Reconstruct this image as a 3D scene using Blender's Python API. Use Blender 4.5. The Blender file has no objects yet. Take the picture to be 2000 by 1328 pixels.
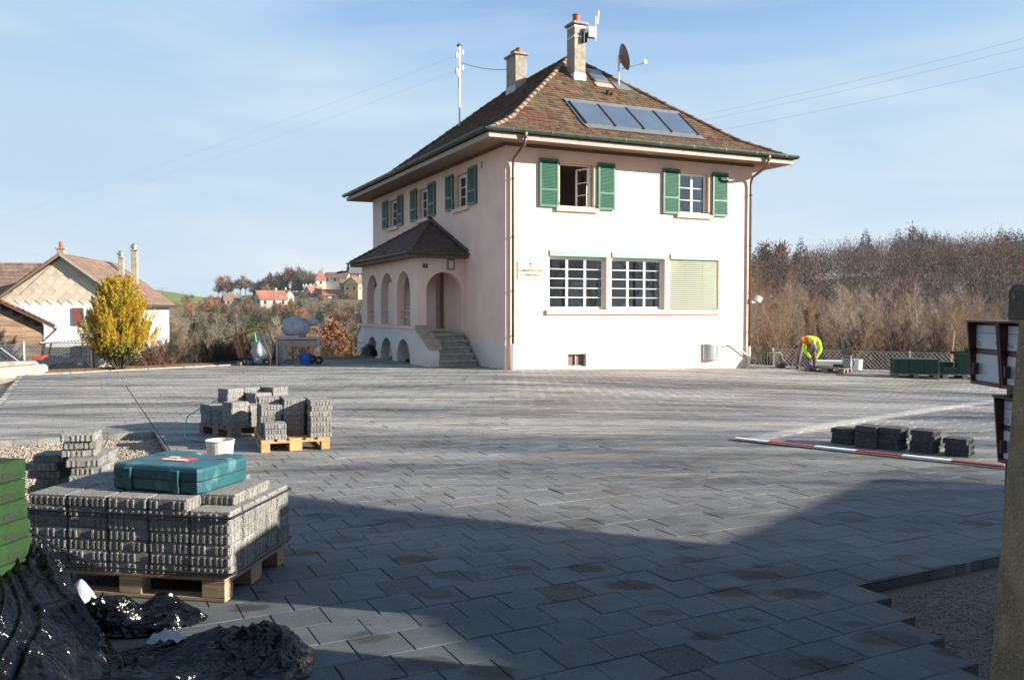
import bpy, bmesh, math, random
import numpy as np
from mathutils import Vector, Matrix, Euler, noise

SC = bpy.context.scene
COL = SC.collection
R = math.radians
rnd = random.Random(7)
NR = np.random.RandomState(11)

# ------------------------------------------------------------------ camera
cam = bpy.data.cameras.new('Camera')
cam.sensor_width = 36.0
cam.lens = 1680 / 2000 * 36.0
cam.clip_start = 0.05
cam.clip_end = 6000
camo = bpy.data.objects.new('Camera', cam)
COL.objects.link(camo)
camo.location = (0, 0, 1.7)
camo.rotation_euler = (R(90 - 2.08), 0, 0)
SC.camera = camo

# ------------------------------------------------------------------ sky and sun
SUN_EL, SUN_AZ = R(18), R(103)          # azimuth from +Y towards +X
W = bpy.data.worlds.new('World')
SC.world = W
W.use_nodes = True
wn, wl = W.node_tree.nodes, W.node_tree.links
wn.clear()
wo = wn.new('ShaderNodeOutputWorld')
bg = wn.new('ShaderNodeBackground')
sky = wn.new('ShaderNodeTexSky')
sky.sky_type = 'NISHITA'
sky.sun_disc = False
sky.sun_elevation = SUN_EL
sky.sun_rotation = SUN_AZ
sky.altitude = 700
sky.air_density = 1.0
sky.dust_density = 1.2
sky.ozone_density = 1.6
bg.inputs['Strength'].default_value = 0.095
# thin high cloud: a streaky veil, thicker towards the horizon as real cirrus looks
tc = wn.new('ShaderNodeTexCoord')
mp = wn.new('ShaderNodeMapping')
mp.inputs['Scale'].default_value = (1.3, 1.0, 6.5)
mp.inputs['Rotation'].default_value = (0, R(9), 0)
mp.inputs['Location'].default_value = (-2.2, 0.8, 1.4)
n1 = wn.new('ShaderNodeTexNoise')
n1.inputs['Scale'].default_value = 1.5
n1.inputs['Detail'].default_value = 7
n1.inputs['Roughness'].default_value = 0.55
n1.inputs['Distortion'].default_value = 0.5
rp = wn.new('ShaderNodeValToRGB')
rp.color_ramp.elements[0].position = 0.45
rp.color_ramp.elements[0].color = (0, 0, 0, 1)
rp.color_ramp.elements[1].position = 0.78
rp.color_ramp.elements[1].color = (0.6, 0.6, 0.6, 1)
mx = wn.new('ShaderNodeMix')
mx.data_type = 'RGBA'
mx.inputs[7].default_value = (3.1, 3.45, 3.75, 1)
wl.new(tc.outputs['Generated'], mp.inputs[0])
wl.new(mp.outputs[0], n1.inputs['Vector'])
wl.new(n1.outputs['Fac'], rp.inputs[0])
sx = wn.new('ShaderNodeSeparateXYZ'); wl.new(tc.outputs['Generated'], sx.inputs[0])
hz = wn.new('ShaderNodeMapRange'); hz.inputs[1].default_value = 0.31; hz.inputs[2].default_value = -0.02; hz.inputs[3].default_value = 0.0; hz.inputs[4].default_value = 1.0
wl.new(sx.outputs['Z'], hz.inputs[0])
mxm = wn.new('ShaderNodeMath'); mxm.operation = 'ADD'; mxm.use_clamp = True
hm = wn.new('ShaderNodeMath'); hm.operation = 'MULTIPLY'; wl.new(hz.outputs[0], hm.inputs[0])
n2 = wn.new('ShaderNodeTexNoise'); n2.inputs['Scale'].default_value = 0.9; n2.inputs['Detail'].default_value = 3; wl.new(mp.outputs[0], n2.inputs['Vector'])
h2 = wn.new('ShaderNodeMapRange'); h2.inputs[1].default_value = 0.3; h2.inputs[2].default_value = 0.62; h2.inputs[3].default_value = 0.6; h2.inputs[4].default_value = 1.2; wl.new(n2.outputs['Fac'], h2.inputs[0])
wl.new(h2.outputs[0], hm.inputs[1])
wl.new(rp.outputs[0], mxm.inputs[0]); wl.new(hm.outputs[0], mxm.inputs[1]); wl.new(mxm.outputs[0], mx.inputs[0])
cap = wn.new('ShaderNodeVectorMath'); cap.operation = 'MINIMUM'; cap.inputs[1].default_value = (1.55, 2.45, 3.45)   # winter haze: no glare band along the horizon
wl.new(sky.outputs[0], cap.inputs[0]); wl.new(cap.outputs[0], mx.inputs[6])
wl.new(mx.outputs[2], bg.inputs[0])
wl.new(bg.outputs[0], wo.inputs[0])

sl = bpy.data.lights.new('Sun', 'SUN')
sl.energy = 4.6
sl.angle = R(0.55)
sl.color = (1.0, 0.90, 0.765)
so = bpy.data.objects.new('Sun', sl)
COL.objects.link(so)
SUNV = Vector((math.sin(SUN_AZ) * math.cos(SUN_EL), math.cos(SUN_AZ) * math.cos(SUN_EL), math.sin(SUN_EL)))
so.rotation_euler = (-SUNV).to_track_quat('-Z', 'Y').to_euler()
so.location = SUNV * 60

SC.view_settings.view_transform = 'Standard'
SC.view_settings.look = 'None'
SC.view_settings.exposure = 1.4
SC.view_settings.gamma = 1.0
SC.view_settings.use_curve_mapping = False

# ------------------------------------------------------------------ helpers
def tag(o, label=None, cat=None, group=None, kind=None):
    if label: o['label'] = label
    if cat: o['category'] = cat
    if group: o['group'] = group
    if kind: o['kind'] = kind
    return o

def empty(name, loc=(0, 0, 0), rz=0.0, label=None, cat=None, group=None):
    o = bpy.data.objects.new(name, None)
    o.empty_display_size = 0.1
    COL.objects.link(o)
    o.location = loc
    o.rotation_euler = (0, 0, rz)
    return tag(o, label, cat, group)

class MB:
    """collects faces into one mesh"""
    def __init__(s):
        s.v, s.f, s.m, s.mi = [], [], [], 0
    def add(s, vs, fs, mi=None):
        b = len(s.v)
        s.v.extend([tuple(q) for q in vs])
        s.f.extend([tuple(i + b for i in q) for q in fs])
        s.m.extend([s.mi if mi is None else mi] * len(fs))
        return s
    def box(s, c, d, rz=0, rot=None, mi=None):
        x, y, z = d[0] / 2, d[1] / 2, d[2] / 2
        vs = [Vector(q) for q in ((-x,-y,-z),(x,-y,-z),(x,y,-z),(-x,y,-z),(-x,-y,z),(x,-y,z),(x,y,z),(-x,y,z))]
        m = rot if rot is not None else (Matrix.Rotation(rz, 3, 'Z') if rz else None)
        if m is not None: vs = [m @ q for q in vs]
        c = Vector(c)
        return s.add([q + c for q in vs], [(0,3,2,1),(4,5,6,7),(0,1,5,4),(1,2,6,5),(2,3,7,6),(3,0,4,7)], mi)
    def b2(s, x0, x1, y0, y1, z0, z1, mi=None):
        return s.box(((x0+x1)/2, (y0+y1)/2, (z0+z1)/2), (abs(x1-x0), abs(y1-y0), abs(z1-z0)), mi=mi)
    def cbox(s, c, d, ch=0.005, rz=0, rot=None, mi=None):
        x, y, z = d[0] / 2, d[1] / 2, d[2] / 2
        vs, idx = [], {}
        for sx in (-1, 1):
            for sy in (-1, 1):
                for sz in (-1, 1):
                    for ax in range(3):
                        p = [sx * x, sy * y, sz * z]
                        for k in range(3):
                            if k != ax: p[k] -= (sx, sy, sz)[k] * ch
                        idx[(sx, sy, sz, ax)] = len(vs)
                        vs.append(Vector(p))
        fs = []
        o4 = ((-1,-1),(1,-1),(1,1),(-1,1))
        def key(ax, sg, p, q):
            t = [0, 0, 0]; t[ax] = sg
            o = [k for k in range(3) if k != ax]
            t[o[0]], t[o[1]] = p, q
            return tuple(t)
        for ax in range(3):
            for sg in (-1, 1):
                fs.append(tuple(idx[key(ax, sg, p, q) + (ax,)] for p, q in o4))
        for ax in range(3):
            o = [k for k in range(3) if k != ax]
            for p, q in o4:
                a = [0, 0, 0]; a[o[0]], a[o[1]] = p, q
                lo, hi = list(a), list(a); lo[ax] = -1; hi[ax] = 1
                lo, hi = tuple(lo), tuple(hi)
                fs.append((idx[lo + (o[0],)], idx[hi + (o[0],)], idx[hi + (o[1],)], idx[lo + (o[1],)]))
        for sx in (-1, 1):
            for sy in (-1, 1):
                for sz in (-1, 1):
                    fs.append(tuple(idx[(sx, sy, sz, k)] for k in range(3)))
        m = rot if rot is not None else (Matrix.Rotation(rz, 3, 'Z') if rz else None)
        if m is not None: vs = [m @ q for q in vs]
        c = Vector(c)
        return s.add([q + c for q in vs], fs, mi)
    def tube(s, pts, r, n=6, caps=True, mi=None):
        pts = [Vector(p) for p in pts]
        rs = r if isinstance(r, (list, tuple)) else [r] * len(pts)
        vs, fs = [], []
        up = None
        for i, p in enumerate(pts):
            a = pts[max(i - 1, 0)]; b = pts[min(i + 1, len(pts) - 1)]
            t = (b - a).normalized()
            if up is None:
                up = Vector((0, 0, 1)) if abs(t.z) < 0.9 else Vector((1, 0, 0))
            e1 = t.cross(up).normalized(); e2 = e1.cross(t).normalized(); up = e2
            for k in range(n):
                an = 2 * math.pi * k / n
                vs.append(p + (e1 * math.cos(an) + e2 * math.sin(an)) * rs[i])
        for i in range(len(pts) - 1):
            for k in range(n):
                k2 = (k + 1) % n
                fs.append((i*n+k, i*n+k2, (i+1)*n+k2, (i+1)*n+k))
        if caps:
            fs.append(tuple(range(n))[::-1]); fs.append(tuple((len(pts)-1)*n + k for k in range(n)))
        return s.add(vs, fs, mi)
    def prism(s, poly, vec, mi=None):
        n = len(poly); vec = Vector(vec)
        vs = [Vector(p) for p in poly] + [Vector(p) + vec for p in poly]
        fs = [tuple(range(n))[::-1], tuple(range(n, 2 * n))] + [(i, (i+1) % n, n + (i+1) % n, n + i) for i in range(n)]
        return s.add(vs, fs, mi)
    def lathe(s, prof, c=(0, 0, 0), n=16, mi=None, caps=True):
        c = Vector(c); vs, fs = [], []
        for (r, z) in prof:
            for k in range(n):
                an = 2 * math.pi * k / n
                vs.append(c + Vector((r * math.cos(an), r * math.sin(an), z)))
        for i in range(len(prof) - 1):
            for k in range(n):
                k2 = (k + 1) % n
                fs.append((i*n+k, i*n+k2, (i+1)*n+k2, (i+1)*n+k))
        if caps:
            fs.append(tuple(range(n))[::-1]); fs.append(tuple((len(prof)-1)*n + k for k in range(n)))
        return s.add(vs, fs, mi)
    def mesh(s, name, mats, smooth=False, fix=True):
        me = bpy.data.meshes.new(name)
        me.from_pydata(s.v, [], s.f)
        for m in (mats if isinstance(mats, (list, tuple)) else [mats]): me.materials.append(m)
        if any(s.m): me.polygons.foreach_set('material_index', s.m)
        if fix:
            bm = bmesh.new(); bm.from_mesh(me)
            bmesh.ops.recalc_face_normals(bm, faces=bm.faces)
            bm.to_mesh(me); bm.free()
        if smooth: me.polygons.foreach_set('use_smooth', [True] * len(me.polygons))
        me.update()
        return me
    def build(s, name, mats, parent=None, smooth=False, loc=None, rz=0, fix=True):
        o = bpy.data.objects.new(name, s.mesh(name, mats, smooth, fix))
        COL.objects.link(o)
        if parent is not None: o.parent = parent
        if loc is not None: o.location = loc
        if rz: o.rotation_euler = (0, 0, rz)
        return o

def inst(name, me, parent=None, loc=(0, 0, 0), rot=(0, 0, 0), scale=None):
    o = bpy.data.objects.new(name, me)
    COL.objects.link(o)
    if parent is not None: o.parent = parent
    o.location = loc; o.rotation_euler = rot
    if scale is not None: o.scale = scale if isinstance(scale, (tuple, list)) else (scale,) * 3
    return o

def nmesh(name, V, F, mats, attr=None, smooth=False):
    """numpy mesh: V (n,3), F (m,k)"""
    me = bpy.data.meshes.new(name)
    V = np.asarray(V, np.float32); F = np.asarray(F, np.int32)
    m, k = F.shape
    me.vertices.add(len(V)); me.vertices.foreach_set('co', V.ravel())
    me.loops.add(m * k); me.loops.foreach_set('vertex_index', F.ravel())
    me.polygons.add(m)
    me.polygons.foreach_set('loop_start', np.arange(0, m * k, k, dtype=np.int32))
    me.polygons.foreach_set('loop_total', np.full(m, k, np.int32))
    for q in (mats if isinstance(mats, (list, tuple)) else [mats]): me.materials.append(q)
    if attr is not None:
        for nm, arr in attr.items():
            a = me.attributes.new(nm, 'FLOAT', 'FACE'); a.data.foreach_set('value', np.asarray(arr, np.float32))
    if smooth: me.polygons.foreach_set('use_smooth', np.ones(m, bool))
    me.update(calc_edges=True); me.validate()
    return me

def text_mesh(name, s, size, mat, extrude=0.002, shear=0.0, bold=0.0, align='CENTER'):
    c = bpy.data.curves.new(name, 'FONT')
    c.body = s; c.size = size; c.extrude = extrude; c.shear = shear; c.offset = bold
    c.align_x = align; c.align_y = 'CENTER'
    t = bpy.data.objects.new(name, c); COL.objects.link(t)
    dg = bpy.context.evaluated_depsgraph_get()
    me = bpy.data.meshes.new_from_object(t.evaluated_get(dg))
    bpy.data.objects.remove(t)
    me.materials.clear(); me.materials.append(mat)
    return me

# ------------------------------------------------------------------ materials
def mat(name, col, rough=0.8, var=0.12, scale=6.0, bump=0.0, bscale=60.0, metal=0.0, spec=0.5, rnd_v=0.0,
        col2=None, lo=0.35, hi=0.65, detail=5, stretch=(1, 1, 1), coat=0.0, attr=None, attr_amt=1.0, speck=None, trans=0.0):
    m = bpy.data.materials.new(name); m.use_nodes = True
    n, l = m.node_tree.nodes, m.node_tree.links
    b = n['Principled BSDF']
    b.inputs['Roughness'].default_value = rough
    b.inputs['Metallic'].default_value = metal
    b.inputs['Specular IOR Level'].default_value = spec
    b.inputs['Coat Weight'].default_value = coat
    if trans: b.inputs['Transmission Weight'].default_value = trans
    t = n.new('ShaderNodeTexCoord'); mpn = n.new('ShaderNodeMapping')
    mpn.inputs['Scale'].default_value = stretch
    l.new(t.outputs['Object'], mpn.inputs[0])
    nz = n.new('ShaderNodeTexNoise'); nz.inputs['Scale'].default_value = scale; nz.inputs['Detail'].default_value = detail
    l.new(mpn.outputs[0], nz.inputs['Vector'])
    cr = n.new('ShaderNodeValToRGB')
    c2 = col2 if col2 else tuple(min(1, c * (1 + var)) for c in col)
    c1 = col if col2 else tuple(c * (1 - var) for c in col)
    cr.color_ramp.elements[0].color = (*c1, 1); cr.color_ramp.elements[0].position = lo
    cr.color_ramp.elements[1].color = (*c2, 1); cr.color_ramp.elements[1].position = hi
    l.new(nz.outputs['Fac'], cr.inputs[0])
    out = cr.outputs[0]
    def mul(out, val_socket):
        mm = n.new('ShaderNodeMix'); mm.data_type = 'RGBA'; mm.blend_type = 'MULTIPLY'; mm.inputs[0].default_value = 1
        l.new(out, mm.inputs[6]); l.new(val_socket, mm.inputs[7]); return mm.outputs[2]
    if rnd_v:
        oi = n.new('ShaderNodeObjectInfo'); mr = n.new('ShaderNodeMapRange')
        mr.inputs[3].default_value = 1 - rnd_v; mr.inputs[4].default_value = 1 + rnd_v
        l.new(oi.outputs['Random'], mr.inputs[0]); out = mul(out, mr.outputs[0])
    if attr:
        at = n.new('ShaderNodeAttribute'); at.attribute_name = attr
        mr = n.new('ShaderNodeMapRange'); mr.inputs[1].default_value = -1; mr.inputs[2].default_value = 1
        mr.inputs[3].default_value = 1 - attr_amt; mr.inputs[4].default_value = 1 + attr_amt
        l.new(at.outputs['Fac'], mr.inputs[0]); out = mul(out, mr.outputs[0])
    if speck:   # (scale, threshold, colour)
        s2 = n.new('ShaderNodeTexNoise'); s2.inputs['Scale'].default_value = speck[0]; s2.inputs['Detail'].default_value = 3
        l.new(mpn.outputs[0], s2.inputs['Vector'])
        r2 = n.new('ShaderNodeValToRGB'); r2.color_ramp.elements[0].position = speck[1]; r2.color_ramp.elements[1].position = speck[1] + 0.1
        l.new(s2.outputs['Fac'], r2.inputs[0])
        mm = n.new('ShaderNodeMix'); mm.data_type = 'RGBA'; mm.inputs[7].default_value = (*speck[2], 1)
        l.new(r2.outputs[0], mm.inputs[0]); l.new(out, mm.inputs[6]); out = mm.outputs[2]
    l.new(out, b.inputs['Base Color'])
    if bump:
        nb = n.new('ShaderNodeTexNoise'); nb.inputs['Scale'].default_value = bscale; nb.inputs['Detail'].default_value = 4
        l.new(mpn.outputs[0], nb.inputs['Vector'])
        bp = n.new('ShaderNodeBump'); bp.inputs['Strength'].default_value = bump; bp.inputs['Distance'].default_value = 0.02
        l.new(nb.outputs['Fac'], bp.inputs['Height']); l.new(bp.outputs[0], b.inputs['Normal'])
    return m

MT = dict(
    stucco=mat('stucco', (0.83, 0.62, 0.515), 0.92, 0.06, 1.2, 0.35, 90, spec=0.25),
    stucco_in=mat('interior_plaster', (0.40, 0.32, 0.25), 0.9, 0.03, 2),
    plinth=mat('plinth', (0.72, 0.655, 0.59), 0.9, 0.06, 1.5, 0.3, 70, spec=0.25),
    stone=mat('sandstone', (0.74, 0.57, 0.43), 0.85, 0.08, 6, 0.2, 80, spec=0.3),
    stone_dirty=mat('weathered_coping', (0.40, 0.30, 0.215), 0.9, 0.2, 7, 0.3, 60, speck=(14, 0.58, (0.2, 0.17, 0.13))),
    concrete=mat('concrete', (0.36, 0.33, 0.28), 0.92, 0.2, 5, 0.5, 60, speck=(30, 0.62, (0.22, 0.19, 0.15))),
    chim=mat('chimney_render', (0.33, 0.29, 0.235), 0.95, 0.22, 6, 0.6, 50, speck=(18, 0.6, (0.2, 0.17, 0.13))),
    terracotta=mat('terracotta', (0.42, 0.13, 0.07), 0.8, 0.2, 8),
    tile=mat('roof_tiles', (0.112, 0.046, 0.026), 0.9, 0.3, 1.3, 0.3, 40, attr='tint', attr_amt=0.65, col2=(0.105, 0.080, 0.040), lo=0.38, hi=0.66),
    tile_dark=mat('porch_tiles', (0.085, 0.058, 0.045), 0.9, 0.3, 1.6, 0.3, 40, attr='tint', attr_amt=0.45, col2=(0.13, 0.075, 0.05)),
    ridge=mat('ridge_tiles', (0.17, 0.095, 0.065), 0.9, 0.3, 5, 0.4, 40, rnd_v=0.25, speck=(7, 0.6, (0.36, 0.33, 0.25))),
    under=mat('roof_boards', (0.07, 0.05, 0.04), 0.95, 0.1),
    soffit=mat('soffit', (0.27, 0.17, 0.125), 0.75, 0.08, 3, 0.1, 40, stretch=(1, 1, 1)),
    fascia=mat('fascia', (0.40, 0.33, 0.285), 0.7, 0.08, 4),
    gutter=mat('green_gutter', (0.055, 0.085, 0.065), 0.45, 0.25, 5, metal=0.3),
    pipe=mat('brown_downpipe', (0.19, 0.14, 0.11), 0.45, 0.15, 4, metal=0.4),
    trim_brown=mat('brown_trim', (0.15, 0.075, 0.045), 0.7, 0.1),
    shutter=mat('green_shutter_paint', (0.030, 0.135, 0.085), 0.45, 0.1, 4),
    white=mat('white_paint', (0.80, 0.80, 0.79), 0.5, 0.03, 4),
    offwhite=mat('offwhite_paint', (0.72, 0.69, 0.62), 0.55, 0.04, 4),
    blind=mat('pale_blind', (0.52, 0.56, 0.44), 0.5, 0.03, 4),
    blindbox=mat('pale_green_box', (0.24, 0.42, 0.32), 0.5, 0.03, 4),
    metal=mat('galvanised', (0.52, 0.53, 0.54), 0.38, 0.1, 10, metal=0.85),
    steel=mat('stainless', (0.62, 0.63, 0.63), 0.25, 0.05, 10, metal=0.9),
    darkmetal=mat('dark_metal', (0.05, 0.05, 0.052), 0.5, 0.15, 8, metal=0.4),
    wire=mat('wire', (0.22, 0.23, 0.25), 0.6, 0.05),
    dark=mat('dark_void', (0.02, 0.02, 0.02), 0.9, 0.1),
    porcelain=mat('porcelain', (0.75, 0.74, 0.72), 0.25, 0.02),
    dish=mat('dish_brown', (0.17, 0.11, 0.095), 0.5, 0.1, 6),
    collector=mat('collector_absorber', (0.20, 0.25, 0.32), 0.16, 0.12, 0.8, metal=0.55, spec=0.8, coat=1.0),
    zinc=mat('zinc_sheet', (0.33, 0.33, 0.33), 0.45, 0.1, 6, metal=0.6),
    wood=mat('pallet_wood', (0.36, 0.26, 0.165), 0.85, 0.25, 5, 0.3, 60, stretch=(1, 6, 6), rnd_v=0.2),
    wood_new=mat('fresh_pallet_wood', (0.56, 0.34, 0.16), 0.8, 0.18, 5, 0.25, 60, stretch=(1, 6, 6), rnd_v=0.15),
    wood_grey=mat('grey_weathered_wood', (0.20, 0.17, 0.14), 0.9, 0.25, 5, 0.3, 60, stretch=(1, 6, 6), rnd_v=0.2),
    plank=mat('weathered_siding', (0.24, 0.165, 0.11), 0.88, 0.3, 3, 0.3, 40, stretch=(0.6, 0.6, 9), rnd_v=0.22),
    plank_red=mat('brown_siding', (0.25, 0.12, 0.065), 0.85, 0.3, 3, 0.3, 40, stretch=(0.6, 0.6, 9), rnd_v=0.2),
    block=mat('paver_block', (0.275, 0.272, 0.26), 0.95, 0.2, 22, 0.9, 130, rnd_v=0.16, speck=(140, 0.6, (0.15, 0.145, 0.135))),
    block_dark=mat('dark_paver_block', (0.075, 0.077, 0.08), 0.95, 0.2, 22, 0.8, 130, rnd_v=0.2),
    teal=mat('teal_plastic', (0.014, 0.085, 0.105), 0.42, 0.12, 5, 0.12, 120, speck=(7, 0.57, (0.075, 0.165, 0.19))),
    red_label=mat('red_label', (0.55, 0.05, 0.035), 0.5, 0.1, 20),
    white_label=mat('white_label', (0.75, 0.70, 0.66), 0.5, 0.05, 20),
    greenrub=mat('green_rubber', (0.007, 0.034, 0.005), 0.85, 0.35, 14, 0.5, 120, speck=(90, 0.66, (0.022, 0.075, 0.015))),
    greengrid=mat('dark_green_plastic', (0.010, 0.050, 0.030), 0.55, 0.2, 8),
    strap=mat('black_strap', (0.015, 0.016, 0.02), 0.45, 0.1),
    bucket=mat('grubby_white_plastic', (0.62, 0.58, 0.53), 0.5, 0.14, 5, speck=(4, 0.58, (0.36, 0.33, 0.30))),
    bluepl=mat('blue_plastic', (0.010, 0.10, 0.46), 0.4, 0.08, 5),
    film=mat('grey_plastic_sheet', (0.34, 0.36, 0.40), 0.35, 0.1, 6, 0.5, 12),
    yellow=mat('yellow_paint', (0.42, 0.24, 0.03), 0.5, 0.25, 8),
    orange=mat('orange_paint', (0.55, 0.07, 0.025), 0.45, 0.1),
    redpaint=mat('red_board_paint', (0.40, 0.05, 0.06), 0.5, 0.12, 8),
    rubber=mat('tyre_rubber', (0.02, 0.02, 0.02), 0.8, 0.15),
    maroon=mat('maroon_enamel', (0.062, 0.010, 0.018), 0.35, 0.06, 5),
    boxwhite=mat('mailbox_white', (0.62, 0.63, 0.64), 0.42, 0.03, 5),
    pillar=mat('exposed_aggregate', (0.29, 0.205, 0.115), 0.95, 0.25, 7, 0.7, 70, speck=(60, 0.6, (0.40, 0.34, 0.26))),
    mossy=mat('mossy_concrete', (0.095, 0.08, 0.05), 0.95, 0.4, 6, 0.6, 40, speck=(14, 0.64, (0.26, 0.24, 0.2))),
    redroof=mat('red_roof_tiles', (0.36, 0.095, 0.045), 0.85, 0.25, 2.5, 0.3, 40, attr='tint', attr_amt=0.3),
    brownroof=mat('brown_roof_tiles', (0.215, 0.14, 0.105), 0.85, 0.15, 2, 0.3, 40, attr='tint', attr_amt=0.25),
    wallwhite=mat('white_render', (0.74, 0.72, 0.68), 0.9, 0.05, 1, 0.2, 30, speck=(1.6, 0.66, (0.60, 0.57, 0.52))),
    shingle=mat('fibre_shingle', (0.56, 0.485, 0.39), 0.9, 0.10, 2, 0.2, 40, rnd_v=0.10, speck=(1.1, 0.6, (0.56, 0.43, 0.27))),
    shut_brown=mat('brown_shutter', (0.20, 0.075, 0.055), 0.6, 0.1),
    soil=mat('soil', (0.17, 0.105, 0.062), 0.95, 0.3, 9, 0.8, 40),
    sand=mat('pale_sand', (0.50, 0.43, 0.34), 0.95, 0.15, 9, 0.6, 60),
    gravel=mat('gravel_bed', (0.19, 0.17, 0.145), 0.95, 0.3, 90, 0.9, 160),
    pebble=mat('pebble', (0.36, 0.305, 0.24), 0.9, 0.15, 3, attr='tint', attr_amt=0.5),
    hivis=mat('hi_vis_yellow', (0.50, 0.86, 0.02), 0.7, 0.08, 8, 0.2, 30),
    hior=mat('hi_vis_orange', (0.85, 0.12, 0.015), 0.7, 0.08, 8),
    trousers=mat('grey_trousers', (0.16, 0.13, 0.115), 0.9, 0.15, 8, 0.3, 30),
    skin=mat('skin', (0.46, 0.27, 0.19), 0.6, 0.05),
    hat=mat('grey_beanie', (0.16, 0.16, 0.15), 0.9, 0.15, 20),
    leaf_brown=mat('dry_brown_leaf', (0.22, 0.105, 0.05), 0.9, 0.3, 1.2, rnd_v=0.2),
    bagblack=mat('black_bag', (0.010, 0.014, 0.015), 0.3, 0.1, 5, 0.5, 14),
)
def glass(name, tint=(0.9, 0.95, 0.95), rough=0.0):
    m = bpy.data.materials.new(name); m.use_nodes = True
    n, l = m.node_tree.nodes, m.node_tree.links
    n.clear()
    o = n.new('ShaderNodeOutputMaterial'); mixs = n.new('ShaderNodeMixShader')
    gl = n.new('ShaderNodeBsdfGlossy'); gl.inputs['Roughness'].default_value = rough
    tr = n.new('ShaderNodeBsdfTransparent'); tr.inputs['Color'].default_value = (*tint, 1)
    fr = n.new('ShaderNodeFresnel'); fr.inputs['IOR'].default_value = 1.6
    l.new(fr.outputs[0], mixs.inputs[0]); l.new(tr.outputs[0], mixs.inputs[1]); l.new(gl.outputs[0], mixs.inputs[2])
    l.new(mixs.outputs[0], o.inputs['Surface'])
    return m
MT['glass'] = glass('window_glass')

def film_mat():
    m = mat('black_stretch_film', (0.004, 0.005, 0.0065), 0.11, 0.3, 6, spec=0.45)
    n, l = m.node_tree.nodes, m.node_tree.links
    b = n['Principled BSDF']
    t = n.new('ShaderNodeTexCoord'); mp_ = n.new('ShaderNodeMapping'); mp_.inputs['Scale'].default_value = (1, 2.6, 1); mp_.inputs['Rotation'].default_value = (0, 0, 0.6)
    a = n.new('ShaderNodeTexNoise'); a.inputs['Scale'].default_value = 9; a.inputs['Detail'].default_value = 6; a.inputs['Distortion'].default_value = 1.4
    v = n.new('ShaderNodeTexVoronoi'); v.inputs['Scale'].default_value = 26
    ad = n.new('ShaderNodeMath'); ad.operation = 'MULTIPLY_ADD'; ad.inputs[1].default_value = 0.35
    bp = n.new('ShaderNodeBump'); bp.inputs['Strength'].default_value = 0.35; bp.inputs['Distance'].default_value = 0.03
    l.new(t.outputs['Object'], mp_.inputs[0]); l.new(mp_.outputs[0], a.inputs['Vector']); l.new(mp_.outputs[0], v.inputs['Vector'])
    l.new(v.outputs['Distance'], ad.inputs[0]); l.new(a.outputs['Fac'], ad.inputs[2])
    l.new(ad.outputs[0], bp.inputs['Height'])
    cur = bp.outputs[0]
    for sc_, am in ((13, .55), (34, .40)):          # crinkled flats: every little facet leans its own way
        vv = n.new('ShaderNodeTexVoronoi'); vv.inputs['Scale'].default_value = sc_; l.new(mp_.outputs[0], vv.inputs['Vector'])
        s1 = n.new('ShaderNodeVectorMath'); s1.operation = 'SUBTRACT'; s1.inputs[1].default_value = (.5, .5, .5); l.new(vv.outputs['Color'], s1.inputs[0])
        s2 = n.new('ShaderNodeVectorMath'); s2.operation = 'MULTIPLY_ADD'; s2.inputs[1].default_value = (am, am, am); l.new(s1.outputs[0], s2.inputs[0]); l.new(cur, s2.inputs[2])
        s3 = n.new('ShaderNodeVectorMath'); s3.operation = 'NORMALIZE'; l.new(s2.outputs[0], s3.inputs[0]); cur = s3.outputs[0]
    l.new(cur, b.inputs['Normal'])
    return m
MT['blackfilm'] = film_mat()

def gz(x, y):
    """height of the yard: level, dipping a little towards the far right"""
    t = min(1, max(0, (y - 8) / 12.0)); t = t * t * (3 - 2 * t)
    return -0.0265 * min(max(0.0, x), 16) * t
# ------------------------------------------------------------------ terrain
def sm(t):
    t = min(1.0, max(0.0, t)); return t * t * (3 - 2 * t)

def tz(x, y):
    r = math.hypot(x, y)
    a = x / max(y, 1.0) if y > 0 else (-9 if x < 0 else 9)
    d1 = (x + 9.03) * -0.699 + (y - 25.25) * 0.715
    d2 = (x - 7.5) * 0.54 + (y - 30.8) * 0.84
    d = max(d1, d2, y - 42)
    w = sm((a + 0.46) / 0.12)
    z = -0.40
    if y > 4 and d > 0:
        z -= (9.2 * sm(d / 46.0) * w + 0.45 * sm(d / 8) * (1 - w))
    if y > 20:
        k = sm((a + 0.05) / 0.2)
        A = 16.0 + 3.5 * sm((a + 0.36) / 0.12) * (1 - k)
        if a < -0.36: A -= 5.5 * sm((-0.36 - a) / 0.14)
        hl = sm((r - 200) / 260.0) * A
        hr = sm((r - 85) / 175.0) * (16.6 + 3.6 * math.sin(min(1.6, max(-.4, (a - 0.27) * 8))))
        z += hl * (1 - k) + hr * k
        z += 1.2 * noise.noise(Vector((x * 0.012, y * 0.012, 3))) * sm((r - 60) / 100)
        if r > 470: z -= (r - 470) * 0.03
    return z

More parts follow.
